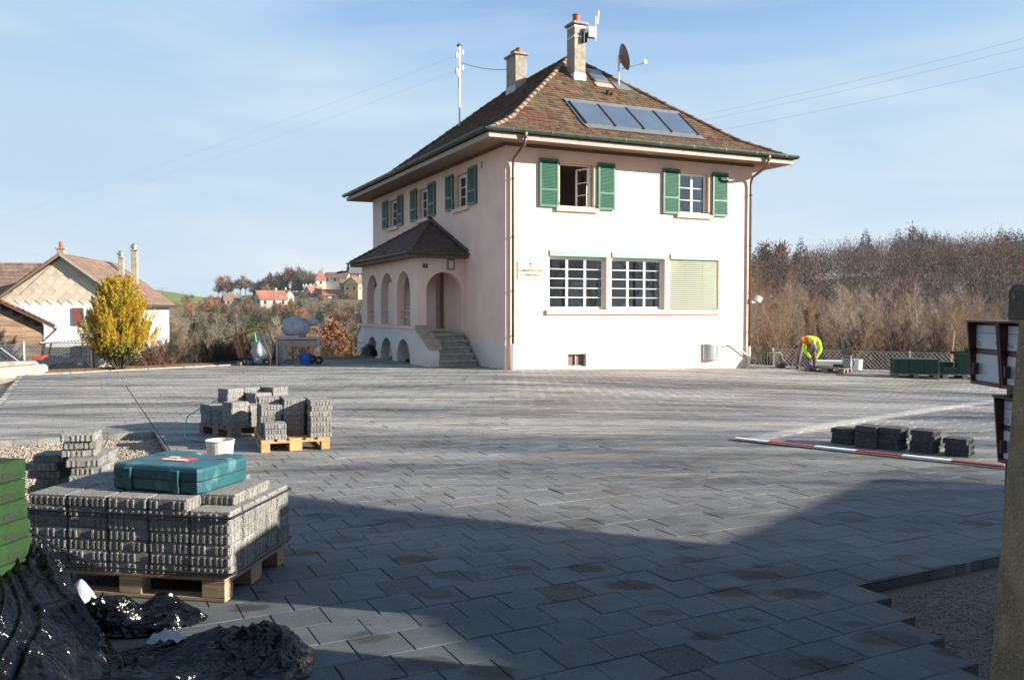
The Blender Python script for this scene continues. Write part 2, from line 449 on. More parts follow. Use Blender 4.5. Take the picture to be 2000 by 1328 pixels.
angs = np.concatenate([np.radians(np.arange(-42, 42.1, 0.75)), np.radians(np.arange(48, 318, 7.5))])
rads = np.concatenate([np.arange(1.0, 60, 1.6), np.geomspace(60, 900, 60), [1300, 2200, 3800]])
tv, tf = [(0, 0, -0.4)], []
na = len(angs)
for r_ in rads:
    for a_ in angs:
        x_, y_ = r_ * math.sin(a_), r_ * math.cos(a_)
        tv.append((x_, y_, tz(x_, y_)))
for j in range(na): tf.append((0, 1 + (j + 1) % na, 1 + j))
tq = []
for i in range(len(rads) - 1):
    for j in range(na):
        j2 = (j + 1) % na
        tq.append((1 + i*na + j, 1 + i*na + j2, 1 + (i+1)*na + j2, 1 + (i+1)*na + j))
mb = MB(); mb.add(tv, tf + tq)
MT['terrain'] = mat('leaf_litter_and_grass', (0.105, 0.075, 0.045), 0.95, 0.2, 0.06, 0.3, 3, col2=(0.085, 0.10, 0.035), lo=0.4, hi=0.62, detail=8)
tag(mb.build('terrain', MT['terrain'], smooth=True, fix=False), 'brown and green valley ground falling away and rising to hills', 'terrain', kind='structure')
MT['field'] = mat('meadow', (0.115, 0.175, 0.030), 0.95, 0.2, 0.05, 0.2, 1, speck=(0.035, 0.6, (0.23, 0.19, 0.08)))
fv, ff = [], []
fa = np.linspace(-0.45, -0.262, 26); fr_ = np.linspace(352, 470, 22)
for r_ in fr_:
    for a_ in fa:
        y_ = r_ / math.sqrt(1 + a_ * a_); x_ = a_ * y_
        fv.append((x_, y_, tz(x_, y_) + 0.35))
for i in range(21):
    for j in range(25): ff.append((i*26+j, i*26+j+1, (i+1)*26+j+1, (i+1)*26+j))
tag(MB().add(fv, ff).build('meadow', MT['field'], smooth=True, fix=False), 'bright green meadow on the far hill crest', 'meadow', kind='structure')

# ------------------------------------------------------------------ paving
PT = R(27.0)
RD = np.array([math.cos(PT), math.sin(PT)]); CD = np.array([RD[1], -RD[0]])
PP = 0.277                                    # pitch of the square pavers
HP0 = np.array([-0.179, 23.97]); HT = R(25)   # front corner and turn of the town hall
HU = np.array([math.cos(HT), math.sin(HT)]); HV = np.array([-HU[1], HU[0]])
def hw(u, v, z=0.0):
    q = HP0 + HU * u + HV * v
    return (q[0], q[1], z)
# right-hand field of larger slabs, laid on another line
ZA, ZD = np.array([3.34, 11.29]), np.array([math.cos(R(44.4)), math.sin(R(44.4))])
ZN = np.array([ZD[1], -ZD[0]])               # points to the right of the line
BA, BD = np.array([2.95, 11.2]), np.array([0.752, -0.659])
BN = np.array([0.659, 0.752])                # away from the camera
def clip(poly, n, c):
    """keep n.p >= c"""
    out = []
    for i in range(len(poly)):
        p, q = poly[i], poly[(i + 1) % len(poly)]
        dp, dq = n @ p - c, n @ q - c
        if dp >= 0: out.append(p)
        if dp * dq < 0: out.append(p + (q - p) * (dp / (dp - dq)))
    return out
E1n = np.array([0.699, -0.715]); E1c = E1n @ np.array([-9.03, 25.25])       # back-left edge
E2n = np.array([-0.54, -0.84]); E2c = E2n @ np.array([7.5, 30.2])           # back-right edge
def paved_main(a, b):
    if b > -3.60:
        k = int((b + 3.60) / PP)
        return a < 4.34 - 0.15 * k
    return True
polys = []          # (polygon, tint, centre)
def put(poly, tint):
    for n, c in ((E1n, E1c), (E2n, E2c)):
        if min(n @ p for p in poly) < c: poly = clip(poly, n, c)
        if len(poly) < 3: return
    cen = sum(poly) / len(poly)
    rel = cen - HP0; u, v = rel @ HU, rel @ HV
    if -0.05 < u < 8.7 and -0.05 < v < 13.4: return
    if -1.5 < u < 0 and 1.9 < v < 9.4: return
    polys.append((poly, tint, cen))
def tintof(x, y):
    t = NR.normal(0, 0.15)
    c = noise.noise(Vector((x * 0.55, y * 0.55, 1.7)))
    if NR.rand() < (0.05 + max(0, c) * 0.4) * min(1, max(.12, (y - 5.0) / 4)): t -= NR.uniform(0.35, 0.8)
    elif NR.rand() < 0.035: t += 0.4
    return t
GAPR, GAPC = 0.0016, 0.0025
for k in range(-8, 110):
    b1 = -4.0 + 0.0 - (k - 5) * PP; b0 = b1 - PP
    off = 1.078 if k % 2 == 0 else 1.078 + PP / 2
    off += NR.uniform(-0.008, 0.008)
    for j in range(-60, 90):
        a0 = off + j * PP; a1 = a0 + PP
        ac, bc = (a0 + a1) / 2, (b0 + b1) / 2
        cen = RD * ac + CD * bc
        x, y = cen
        if y < 2.2 or y > 31 or x > 15 or abs(x) > 0.68 * y + 3.5: continue
        zone = 0
        lim = 1.0
        if bc < -8.35:
            if bc > -13.0 and ac < lim - PP * 0.5: continue         # gravel bay
            if bc < -13.0 and ac < -1.25: continue
        if bc > -8.35 and ac < -5: continue
        if not paved_main(ac, bc): continue
        poly = [RD * (a0 + GAPC) + CD * (b0 + GAPR), RD * (a1 - GAPC) + CD * (b0 + GAPR), RD * (a1 - GAPC) + CD * (b1 - GAPR), RD * (a0 + GAPC) + CD * (b1 - GAPR)]
        if bc < -8.35:
            if bc < -13.0 and ac < lim:
                if max(p @ RD for p in poly) > lim + 0.03: put(clip(poly, RD, lim + 0.012), tintof(x, y))
                poly = [p + CD * 0.06 for p in poly]
                if max(p @ RD for p in poly) > lim - 0.012: poly = clip(poly, -RD, -(lim - 0.012))
            else:
                if bc < -13.0 and min(p @ RD for p in poly) < lim - 0.03: put(clip([p + CD * 0.06 for p in poly], -RD, -(lim - 0.012)), tintof(x, y))
                poly = clip(poly, RD, lim + 0.012)
            if len(poly) < 3: continue
        # leave the slab field free
        s1 = [ZN @ (p - ZA) for p in poly]; s2 = [BN @ (p - BA) for p in poly]
        if min(s1) > 0 and min(s2) > 0: continue
        if max(s1) > 0 and max(s2) > 0:
            if (ZN @ (cen - ZA)) > 0 and (BN @ (cen - BA)) > 0:
                if min(s2) <= 0: poly = clip(poly, -BN, -(BN @ BA) + 0.004)
                else: poly = clip(poly, -ZN, -(ZN @ ZA) + 0.004)
            elif (ZN @ (cen - ZA)) > 0: poly = clip(poly, -BN, -(BN @ BA) + 0.004)
            else: poly = clip(poly, -ZN, -(ZN @ ZA) + 0.004)
            if len(poly) < 3: continue
        put(poly, tintof(x, y) * (2.1 if (bc < -13.0 and ac < lim) else 1.0))
for k in range(-2, 60):
    for j in range(-3, 60):
        o = 0.21 if k % 2 else 0.0
        a0, a1 = j * 0.42 + o, (j + 1) * 0.42 + o; b0, b1 = k * 0.28, (k + 1) * 0.28
        poly = [ZA + ZD * p + ZN * q for p, q in ((a0 + .003, b0 + .004), (a1 - .003, b0 + .004), (a1 - .003, b1 - .004), (a0 + .003, b1 - .004))]
        cen = sum(poly) / 4
        if cen[0] > 0.66 * cen[1] + 2.5 or cen[0] > 17: continue
        poly = clip(poly, ZN, ZN @ ZA + 0.004)
        if len(poly) > 2: poly = clip(poly, BN, BN @ BA + 0.004)
        if len(poly) > 2: put(poly, tintof(*cen) * 0.8 - 0.08)

def paver_geo(poly, tint, jz):
    cen = sum(poly) / len(poly); n = len(poly)
    z = gz(*cen)
    if (poly[1] - poly[0])[0] * (poly[2] - poly[1])[1] - (poly[1] - poly[0])[1] * (poly[2] - poly[1])[0] < 0: poly = poly[::-1]
    tx, ty = jz[1], jz[2]
    vs = []
    for dz, ins in ((-0.078, 0), (-0.004, 0), (0.0, 0.0035)):
        for p in poly:
            q = p + (cen - p) / max(1e-6, np.linalg.norm(cen - p)) * ins
            vs.append((q[0], q[1], z + dz + jz[0] + (q - cen)[0] * tx + (q - cen)[1] * ty))
    fs = []
    for r_ in range(2):
        for i in range(n): fs.append((r_*n+i, r_*n+(i+1) % n, (r_+1)*n+(i+1) % n, (r_+1)*n+i))
    fs.append(tuple(2*n + i for i in range(n)))
    return vs, fs

def paver_mat():
    m = mat('grey_pavers', (0.060, 0.077, 0.088), 0.78, 0.16, 5.0, attr='tint', attr_amt=0.75, speck=(110, 0.57, (0.125, 0.14, 0.15)))
    n, l = m.node_tree.nodes, m.node_tree.links
    b = n['Principled BSDF']; b.inputs['Specular IOR Level'].default_value = 0.35
    base = b.inputs['Base Color'].links[0].from_socket
    g = n.new('ShaderNodeNewGeometry')
    def math_(op, a, c=None):
        q = n.new('ShaderNodeMath'); q.operation = op
        for i, s in enumerate((a, c)):
            if s is None: continue
            if isinstance(s, (int, float)): q.inputs[i].default_value = s
            else: l.new(s, q.inputs[i])
        return q.outputs[0]
    def mixc(f, a, c):
        q = n.new('ShaderNodeMix'); q.data_type = 'RGBA'
        l.new(f, q.inputs[0])
        if isinstance(a, tuple): q.inputs[6].default_value = (*a, 1)
        else: l.new(a, q.inputs[6])
        if isinstance(c, tuple): q.inputs[7].default_value = (*c, 1)
        else: l.new(c, q.inputs[7])
        return q.outputs[2]
    def mapr(s, a, bb, c=0.0, d=1.0):
        q = n.new('ShaderNodeMapRange'); q.inputs[1].default_value = a; q.inputs[2].default_value = bb
        q.inputs[3].default_value = c; q.inputs[4].default_value = d; l.new(s, q.inputs[0]); return q.outputs[0]
    def noise_(scale, detail=5, rough=0.55, rot=PT, st=(1, 1, 1), dist=0.0):
        mpn = n.new('ShaderNodeMapping'); mpn.inputs['Rotation'].default_value = (0, 0, -rot); mpn.inputs['Scale'].default_value = st
        l.new(g.outputs['Position'], mpn.inputs[0])
        q = n.new('ShaderNodeTexNoise'); q.inputs['Scale'].default_value = scale; q.inputs['Detail'].default_value = detail
        q.inputs['Roughness'].default_value = rough; q.inputs['Distortion'].default_value = dist
        l.new(mpn.outputs[0], q.inputs['Vector']); return q.outputs['Fac']
    # damp spots: scattered dark ovals
    mpv = n.new('ShaderNodeMapping'); mpv.inputs['Rotation'].default_value = (0, 0, -R(75)); mpv.inputs['Scale'].default_value = (1.0, 1.6, 1)
    l.new(g.outputs['Position'], mpv.inputs[0])
    nzv = n.new('ShaderNodeTexNoise'); nzv.inputs['Scale'].default_value = 7; l.new(mpv.outputs[0], nzv.inputs['Vector'])
    adv = n.new('ShaderNodeVectorMath'); adv.operation = 'MULTIPLY_ADD'; adv.inputs[1].default_value = (0.17, 0.17, 0.0)
    l.new(nzv.outputs['Color'], adv.inputs[0]); l.new(mpv.outputs[0], adv.inputs[2])
    vo = n.new('ShaderNodeTexVoronoi'); vo.voronoi_dimensions = '2D'; vo.inputs['Scale'].default_value = 1.9; l.new(adv.outputs[0], vo.inputs['Vector'])
    sep = n.new('ShaderNodeSeparateColor'); l.new(vo.outputs['Color'], sep.inputs[0])
    rad = mapr(sep.outputs[0], 0.10, 1.0, 0.02, 0.38)
    spot = mapr(math_('SUBTRACT', rad, vo.outputs['Distance']), 0.0, 0.10)
    spot = math_('MULTIPLY', spot, mapr(sep.outputs[1], 0.0, 1.0, 0.65, 1.0))
    c = mixc(spot, base, (0.010, 0.011, 0.012))
    # sand dust swept over the far yard and along the slab line
    s3 = n.new('ShaderNodeSeparateXYZ'); l.new(g.outputs['Position'], s3.inputs[0])
    along = math_('ADD', math_('MULTIPLY', s3.outputs[0], float(ZN[0])), math_('ADD', math_('MULTIPLY', s3.outputs[1], float(ZN[1])), float(-(ZN @ ZA))))
    dist = math_('ABSOLUTE', math_('ADD', along, 0.09))
    far = mapr(s3.outputs[1], 10.2, 11.2)
    nn = noise_(2.2, 6, 0.7)
    line = math_('MULTIPLY', mapr(math_('SUBTRACT', dist, math_('MULTIPLY', nn, 0.35)), 0.06, -0.10), far)
    line = math_('MULTIPLY', line, mapr(s3.outputs[0], 2.9, 3.6))
    dust = math_('MULTIPLY', mapr(noise_(0.42, 7, 0.66, rot=R(12), st=(0.30, 1.7, 1), dist=0.5), 0.29, 0.56), mapr(s3.outputs[1], 4.5, 12.0, 0.10, 1.0))
    dn = noise_(45, 3, 0.7)
    dust = math_('MULTIPLY', dust, mapr(dn, 0.35, 0.65, 0.55, 1.0))
    c = mixc(dust, c, (0.44, 0.42, 0.385))
    shade_streak = math_('MULTIPLY', mapr(noise_(0.85, 6, 0.72, rot=R(14), st=(0.32, 2.3, 1), dist=0.3), 0.47, 0.63, 0.0, 0.72), mapr(s3.outputs[1], 6.0, 9.0))  # dark streaks painted in for soft tree-shadow bands across the yard
    c = mixc(shade_streak, c, (0.045, 0.045, 0.043))
    c = mixc(line, c, (0.50, 0.47, 0.43))
    l.new(c, b.inputs['Base Color'])
    bp = n.new('ShaderNodeBump'); bp.inputs['Strength'].default_value = 0.55; bp.inputs['Distance'].default_value = 0.006
    l.new(noise_(170, 3, 0.7), bp.inputs['Height']); l.new(bp.outputs[0], b.inputs['Normal'])
    return m
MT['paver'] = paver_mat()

# the pavers that show largest are parts of their own, the rest one joined part
def score(cen):
    x, y = cen
    if y < 3.2 or abs(x) > 0.60 * y + 0.1: return -1
    if x < -0.30 * y and y < 7.0: return -0.5 + 1e-3 / y
    return 1.0 / (y ** 3)
order = sorted(range(len(polys)), key=lambda i: -score(polys[i][2]))
near = set(order[:300])
yard = empty('paving', (0, 0, 0), 0, 'freshly laid grey concrete paving of the yard', 'paving')
yard['kind'] = 'structure'
jv, jf, jt = [], [], []
for i, (poly, tint, cen) in enumerate(polys):
    jz = (NR.normal(0, 0.0014), NR.normal(0, 0.004), NR.normal(0, 0.004))
    vs, fs = paver_geo(poly, tint, jz)
    if i in near:
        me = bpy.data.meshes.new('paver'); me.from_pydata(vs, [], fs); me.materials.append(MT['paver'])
        a = me.attributes.new('tint', 'FLOAT', 'FACE'); a.data.foreach_set('value', [tint] * len(fs))
        inst('paver', me, yard)
    else:
        b = len(jv); jv.extend(vs); jf.extend([tuple(q + b for q in f) for f in fs]); jt.extend([tint] * len(fs))
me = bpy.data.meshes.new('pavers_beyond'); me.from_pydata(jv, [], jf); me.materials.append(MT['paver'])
a = me.attributes.new('tint', 'FLOAT', 'FACE'); a.data.foreach_set('value', jt)
tag(inst('pavers_beyond', me, yard), kind='stuff')
# sand brushed into the long joints, and the dark bed below the open cross joints
js = MB()
for k in range(-8, 110):
    b1 = -4.0 - (k - 5) * PP
    for a0 in np.arange(-2.0 if b1 < -13 else (1.0 if b1 < -8.4 else -3.5), 26, 2.0):
        c0 = RD * a0 + CD * b1; c1 = RD * (a0 + 2.0) + CD * b1
        cm = (c0 + c1) / 2
        if cm[1] < 2.4 or cm[1] > 27 or abs(cm[0]) > 0.62 * cm[1] + 1.5: continue
        if ZN @ (cm - ZA) > -1.0 and BN @ (cm - BA) > -1.0: continue
        if b1 > -3.58 and a0 + 2.0 > 3.7: continue
        if E1n @ cm < E1c + 1.2 or E2n @ cm < E2c + 1.2: continue
        w = CD * 0.0035
        js.add([(p[0], p[1], gz(*p) - 0.006) for p in (c0 - w, c1 - w, c1 + w, c0 + w)], [(0, 1, 2, 3)])
for y in np.arange(9.5, 29, .5):
    for x in np.arange(-13, 16, .5):
        c = np.array([x + .25, y + .25]); a_, b_ = c @ RD, c @ CD
        if E1n @ c < E1c + .5 or E2n @ c < E2c + .5 or abs(x) > .64 * y + 1: continue
        if -13.5 < b_ < -8 and a_ < 1.5: continue
        if b_ < -13 and a_ < -.8: continue
        rel = c - HP0
        if -2.2 < rel @ HU < 9 and -.6 < rel @ HV < 13.6: continue
        js.add([(q[0], q[1], gz(*q) - .0065) for q in ((x, y), (x + .5, y), (x + .5, y + .5), (x, y + .5))], [(0, 1, 2, 3)])
tag(js.build('joint_sand', MT['sand'], yard, fix=False), kind='stuff')

gb = MB()
nx, ny = 34, 40
xs, ys = np.linspace(-16, 20, nx), np.linspace(1.0, 30.5, ny)
for y in ys:
    for x in xs: gb.v.append((x, y, gz(x, y) - 0.083))
for i in range(ny - 1):
    for j in range(nx - 1):
        c = np.array([(xs[j] + xs[j+1]) / 2, (ys[i] + ys[i+1]) / 2])
        if E1n @ c < E1c - 0.6 or E2n @ c < E2c - 0.6: continue
        gb.f.append((i*nx+j, i*nx+j+1, (i+1)*nx+j+1, (i+1)*nx+j)); gb.m.append(0)
tag(gb.build('gravel_bed', MT['gravel'], fix=False), 'crushed stone bed under the paving', 'gravel', kind='structure')

# loose stones where the bed is still open
def pebbles(name, label, pts, smin, smax, tints):
    n = len(pts)
    base = np.array([(1,0,0),(0,1,0),(-1,0,0),(0,-1,0),(0,0,.8),(0,0,-.8)], float)
    tri = np.array([(0,1,4),(1,2,4),(2,3,4),(3,0,4),(1,0,5),(2,1,5),(3,2,5),(0,3,5)])
    V = np.zeros((n, 6, 3)); 
    for i, p in enumerate(pts):
        q = base * NR.uniform(smin, smax, 3) * NR.uniform(0.75, 1.25, (6, 1))
        an = NR.uniform(0, 6.28); c, s = math.cos(an), math.sin(an)
        til = NR.uniform(-.5, .5)
        q[:, 2] += q[:, 0] * til
        V[i] = np.stack([q[:, 0]*c - q[:, 1]*s, q[:, 0]*s + q[:, 1]*c, q[:, 2]], 1) + p
    F = (tri[None] + (np.arange(n) * 6)[:, None, None]).reshape(-1, 3)
    me = nmesh(name, V.reshape(-1, 3), F, MT['pebble'], {'tint': np.repeat(tints, 8)})
    return tag(inst(name, me), label, 'gravel', kind='stuff')
pts = []
while len(pts) < 6500:
    a, b = NR.uniform(3.0, 5.8), NR.uniform(-3.62, -1.6)
    k = (b + 3.60) / PP
    if b > -3.6 and a < 4.27 - 0.15 * int(max(k, 0)): continue
    p = RD * a + CD * b
    if p[1] < 3.2 or p[0] > 3.6: continue
    pts.append((p[0], p[1], -0.083 + NR.uniform(0, 0.006)))
pebbles('gravel_by_pillar', 'dark grey gravel between the paving edge and the concrete post', np.array(pts), 0.0035, 0.009, NR.normal(-0.5, 0.35, len(pts)))
pts = []
while len(pts) < 9000:
    a, b = NR.uniform(-3.6, 0.98), NR.uniform(-12.95, -7.6)
    p = RD * a + CD * b
    if abs(p[0]) > 0.61 * p[1]: continue
    pts.append((p[0], p[1], -0.083 + NR.uniform(0, 0.006)))
pebbles('gravel_bay', 'pale sunlit gravel bay not yet paved beside the block heap', np.array(pts), 0.006, 0.016, NR.normal(0.15, 0.3, len(pts)))
# brownish edge strip beside the gravel bay and along the joint of the two paved fields
eb = MB()
for b0 in np.arange(-13.0, -8.4, 0.92):
    c = RD * 0.985 + CD * (b0 + 0.45)
    eb.cbox((c[0], c[1], -0.028), (0.03, 0.905, 0.062), 0.004, rz=PT)
tag(eb.build('edging_strip', MT['pipe'], yard))
jl = MB()
p0, p1 = RD * 1.0 + CD * -21.0, RD * 1.0 + CD * -13.1
w = RD * 0.012
jl.add([(q[0], q[1], -0.004) for q in (p0 - w, p0 + w, p1 + w, p1 - w)], [(0, 1, 2, 3)])
tag(jl.build('field_joint', MT['soil'], yard, fix=False))
# pale kerb along the back-left edge and left side
kb = MB()
d = np.array([0.7149, 0.6992])
for i in range(9):
    c = np.array([-12.4, 21.95]) + d * (i * 1.02 + 0.5)
    kb.cbox((c[0], c[1], -0.04), (1.0, 0.10, 0.14), 0.012, rz=math.atan2(d[1], d[0]))
tag(kb.build('kerb', MT['concrete']), 'low pale concrete kerb along the back edge of the paving', 'kerb', kind='structure')
# ------------------------------------------------------------------ town hall
HALL = empty('town_hall', (HP0[0], HP0[1], 0), HT, 'pale pink two-storey village hall with hipped tile roof and green shutters', 'house')
HL, HW_, HZ = 8.65, 13.3, 6.26
TF = lambda s, d, z: (s, d, z)                 # front wall: s along u, d inwards
TL = lambda s, d, z: (d, s, z)                 # left wall: s along v, d inwards
TRt = lambda s, d, z: (HL - d, s, z)
TBk = lambda s, d, z: (s, HW_ - d, z)
def holes_wall(mb, T, s0, s1, z0, z1, holes, depth=0.24, mi=0, rev=None):
    S = sorted({s0, s1, *[h[0] for h in holes], *[h[1] for h in holes]})
    Z = sorted({z0, z1, *[h[2] for h in holes], *[h[3] for h in holes]})
    for i in range(len(S) - 1):
        for j in range(len(Z) - 1):
            sc, zc = (S[i] + S[i+1]) / 2, (Z[j] + Z[j+1]) / 2
            if any(h[0] < sc < h[1] and h[2] < zc < h[3] for h in holes): continue
            mb.add([T(S[i], 0, Z[j]), T(S[i+1], 0, Z[j]), T(S[i+1], 0, Z[j+1]), T(S[i], 0, Z[j+1])], [(0, 1, 2, 3)], mi)
    for (a, b, c, d) in holes:
        for (p, q) in (((a, c), (a, d)), ((b, d), (b, c)), ((a, d), (b, d)), ((b, c), (a, c))):
            mb.add([T(p[0], 0, p[1]), T(q[0], 0, q[1]), T(q[0], depth, q[1]), T(p[0], depth, p[1])], [(0, 1, 2, 3)], mi if rev is None else rev)
FH = [(1.66, 2.86, 4.60, 5.90), (5.82, 6.98, 4.60, 5.90), (1.37, 3.27, 1.67, 3.35), (3.44, 5.33, 1.67, 3.35), (5.52, 7.36, 1.67, 3.35), (1.98, 2.59, 0.02, 0.39)]
LH = [(9.82, 11.06, 4.84, 5.92), (6.33, 7.50, 4.84, 5.92), (2.68, 3.88, 4.84, 5.92), (4.75, 5.7, 1.0, 3.1)]
mb = MB()
holes_wall(mb, TF, 0, HL, -0.6, HZ, FH)
tag(mb.build('front_wall', MT['stucco'], HALL, fix=False), 'sunlit cream front wall')
mb = MB()
holes_wall(mb, TL, 0, HW_, 0.74, HZ, LH)
tag(mb.build('side_wall', MT['stucco'], HALL, fix=False), 'shaded pink side wall')
mb = MB()
holes_wall(mb, TRt, 0, HW_, -0.6, HZ, [])
holes_wall(mb, TBk, 0, HL, -0.6, HZ, [])
mb.build('rear_wall', MT['stucco'], HALL, fix=False)
mb = MB(); mb.b2(-0.012, 0.3, 0.0045, HW_, -0.6, 0.742)
mb.build('plinth', MT['plinth'], HALL)
# floors, partition and ceiling behind the windows
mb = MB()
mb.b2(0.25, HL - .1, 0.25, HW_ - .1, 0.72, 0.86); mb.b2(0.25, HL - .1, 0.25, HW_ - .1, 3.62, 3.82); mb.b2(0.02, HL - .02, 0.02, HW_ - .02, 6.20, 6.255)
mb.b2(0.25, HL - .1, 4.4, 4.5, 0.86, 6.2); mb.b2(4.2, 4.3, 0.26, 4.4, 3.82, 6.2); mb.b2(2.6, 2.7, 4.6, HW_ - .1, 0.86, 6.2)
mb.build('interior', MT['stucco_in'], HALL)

def bars(mb, T, s0, s1, z0, z1, w, d0, d1):
    for a, b, c, e in ((s0, s0 + w, z0, z1), (s1 - w, s1, z0, z1), (s0 + w, s1 - w, z0, z0 + w), (s0 + w, s1 - w, z1 - w, z1)):
        p, q = T(a, d0, c), T(b, d1, e)
        mb.b2(p[0], q[0], p[1], q[1], p[2], q[2])
def pbox(T, a, b, d0, d1, c, e, name, m, parent):
    p, q = T(a, d0, c), T(b, d1, e)
    return MB().b2(p[0], q[0], p[1], q[1], p[2], q[2]).build(name, m, parent)
def sash_window(T, s0, s1, z0, z1, cols, rows, d=0.13, fw=0.045, sash=True, mid=0.035):
    mb = MB(); bars(mb, T, s0, s1, z0, z1, fw, d, d + 0.07)
    win = mb.build('window', MT['white'], HALL)
    w = (s1 - s0 - 2 * fw) / cols
    for c in range(cols):
        a, b = s0 + fw + c * w, s0 + fw + (c + 1) * w
        ins = 0.034
        mb = MB(); bars(mb, T, a + .002, b - .002, z0 + fw, z1 - fw, ins, d + 0.012, d + 0.058)
        mb.build('sash', MT['white'], win)
        a, b, c0, c1 = a + ins, b - ins, z0 + fw + ins, z1 - fw - ins
        h = (c1 - c0) / rows
        for r_ in range(rows):
            pbox(T, a, b, d + 0.034, d + 0.040, c0 + r_ * h + (0.011 if r_ else 0), c0 + (r_ + 1) * h - (0.011 if r_ < rows - 1 else 0), 'pane', MT['glass'], win)
            if r_: pbox(T, a, b, d + 0.02, d + 0.05, c0 + r_ * h - 0.011, c0 + r_ * h + 0.011, 'glazing_bar', MT['white'], win)
    return win
def surround(T, s0, s1, z0, z1, w=0.045):
    mb = MB(); bars(mb, T, s0 - w, s1 + w, z0, z1 + w, w - 0.003, -0.012, 0.10)
    mb.build('stone_surround', MT['stone'], HALL)
    pbox(T, s0 - 0.13, s1 + 0.13, -0.09, 0.12, z0 - 0.115, z0 - 0.004, 'window_sill', MT['stone'], HALL)
def shutter(T, s0, s1, z0, z1, hinge):
    """louvred leaf folded back against the wall"""
    d0, d1 = -0.075, -0.038
    mb = MB(); bars(mb, T, s0, s1, z0, z1, 0.062, d0, d1)
    zm = z0 + (z1 - z0) * 0.36
    p, q = T(s0 + .062, d0, zm - .03), T(s1 - .062, d1, zm + .03); mb.b2(p[0], q[0], p[1], q[1], p[2], q[2])
    sh = mb.build('shutter', MT['shutter'], HALL)
    mb = MB()
    z = z0 + 0.075
    while z < z1 - 0.08:
        if abs(z - zm) > 0.04:
            v = [T(s0 + .06, d0 + .004, z - .012), T(s1 - .06, d0 + .004, z - .012), T(s1 - .06, d1 - .004, z + .026), T(s0 + .06, d1 - .004, z + .026)]
            mb.prism(v, (0, 0, 0.007))
        z += 0.040
    tag(mb.build('slats', MT['shutter'], sh), kind='stuff')
    for zz in (z0 + .12, z1 - .12):
        MB().box(T(hinge, -0.05, zz), (0.05, 0.05, 0.05)).build('hinge', MT['darkmetal'], sh)
# front, upper floor: one window thrown open, one closed
surround(TF, 1.70, 2.82, 4.60, 5.87)
mb = MB(); bars(mb, TF, 1.70, 2.82, 4.60, 5.87, 0.045, 0.13, 0.20)
w1 = tag(mb.build('window', MT['stone'], HALL), 'open window')
for (px_, sg) in ((2.775, -1), (1.745, 1)):
    Ts = (lambda s, d, z, px_=px_, sg=sg: (px_ + sg * (s * 0.30 + d * 0.95 * -sg), 0.17 + s * 0.95 + d * 0.3, z))
    mb = MB()
    def bar2(a, b, c, e, t=0.04):
        vs = [Ts(a, 0, c), Ts(b, 0, c), Ts(b, 0, e), Ts(a, 0, e)]
        dv = Vector(Ts(0, t, 0)) - Vector(Ts(0, 0, 0)); mb.prism(vs, dv)
    for q in ((0, .05, 4.66, 5.81), (.46, .51, 4.66, 5.81), (.05, .46, 4.66, 4.71), (.05, .46, 5.76, 5.81), (.05, .46, 5.02, 5.045), (.05, .46, 5.38, 5.405)): bar2(*q)
    mb.build('sash', MT['white'], w1)
    mb = MB(); mb.add([Ts(.05, .02, 4.7), Ts(.46, .02, 4.7), Ts(.46, .02, 5.77), Ts(.05, .02, 5.77)], [(0, 1, 2, 3)]); mb.build('pane', MT['glass'], w1)
surround(TF, 5.86, 6.94, 4.60, 5.87)
sash_window(TF, 5.86, 6.94, 4.60, 5.87, 2, 3)
for q in ((1.03, 1.63, 1.64), (2.94, 3.51, 2.93), (5.21, 5.81, 5.82), (7.06, 7.66, 7.05)): shutter(TF, q[0], q[1], 4.58, 5.94, q[2])
# side, upper floor
for (a, b) in ((9.86, 11.02), (6.37, 7.46), (2.72, 3.84)):
    surround(TL, a, b, 4.84, 5.89); sash_window(TL, a, b, 4.84, 5.89, 2, 3)
for q in ((11.10, 11.74, 11.09), (9.16, 9.78, 9.79), (7.55, 8.2, 7.54), (5.62, 6.28, 6.29), (3.93, 4.58, 3.92), (2.0, 2.63, 2.64)): shutter(TL, q[0], q[1], 4.84, 5.97, q[2])
# front, ground floor
for (a, b) in ((1.37, 3.27), (3.44, 5.33)):
    sash_window(TF, a, b, 1.67, 3.20, 3, 5, d=0.14, fw=0.05)
for (a, b) in ((1.37, 3.27), (3.44, 5.33), (5.52, 7.36)):
    pbox(TF, a + .003, b - .003, -0.035, 0.13, 3.205, 3.36, 'blind_box', MT['blindbox'], HALL)
mb = MB(); bars(mb, TF, 5.52, 7.36, 1.67, 3.20, 0.05, 0.14, 0.2)
w3 = tag(mb.build('window', MT['white'], HALL), 'window behind lowered blind')
mb = MB(); z = 1.70
while z < 3.19:
    vs = [TF(5.535, 0.012, z), TF(7.345, 0.012, z), TF(7.345, 0.066, z + 0.042), TF(5.535, 0.066, z + 0.042)]
    mb.prism(vs, (0, 0.002, 0.006)); z += 0.062
tag(mb.build('blind_slats', MT['blind'], w3), kind='stuff')
mb = MB()
for s in (6.1, 6.75): mb.box((s, 0.01, 2.44), (0.006, 0.004, 1.5))
mb.build('blind_cord', MT['wire'], w3)
for i, (a, b) in enumerate(((1.26, 3.335), (3.340, 5.42), (5.425, 7.44))): pbox(TF, a, b, -0.075, 0.13, 1.535, 1.664, 'window_sill', MT['stone'], HALL)
mb = MB(); bars(mb, TF, 1.98, 2.59, 0.02, 0.39, 0.035, 0.10, 0.14); mb.b2(2.27, 2.30, 0.10, 0.14, 0.05, 0.36)
cw = tag(mb.build('window', MT['zinc'], HALL), 'small cellar window')
pbox(TF, 2.01, 2.56, 0.15, 0.16, 0.05, 0.36, 'pane', MT['dish'], cw)

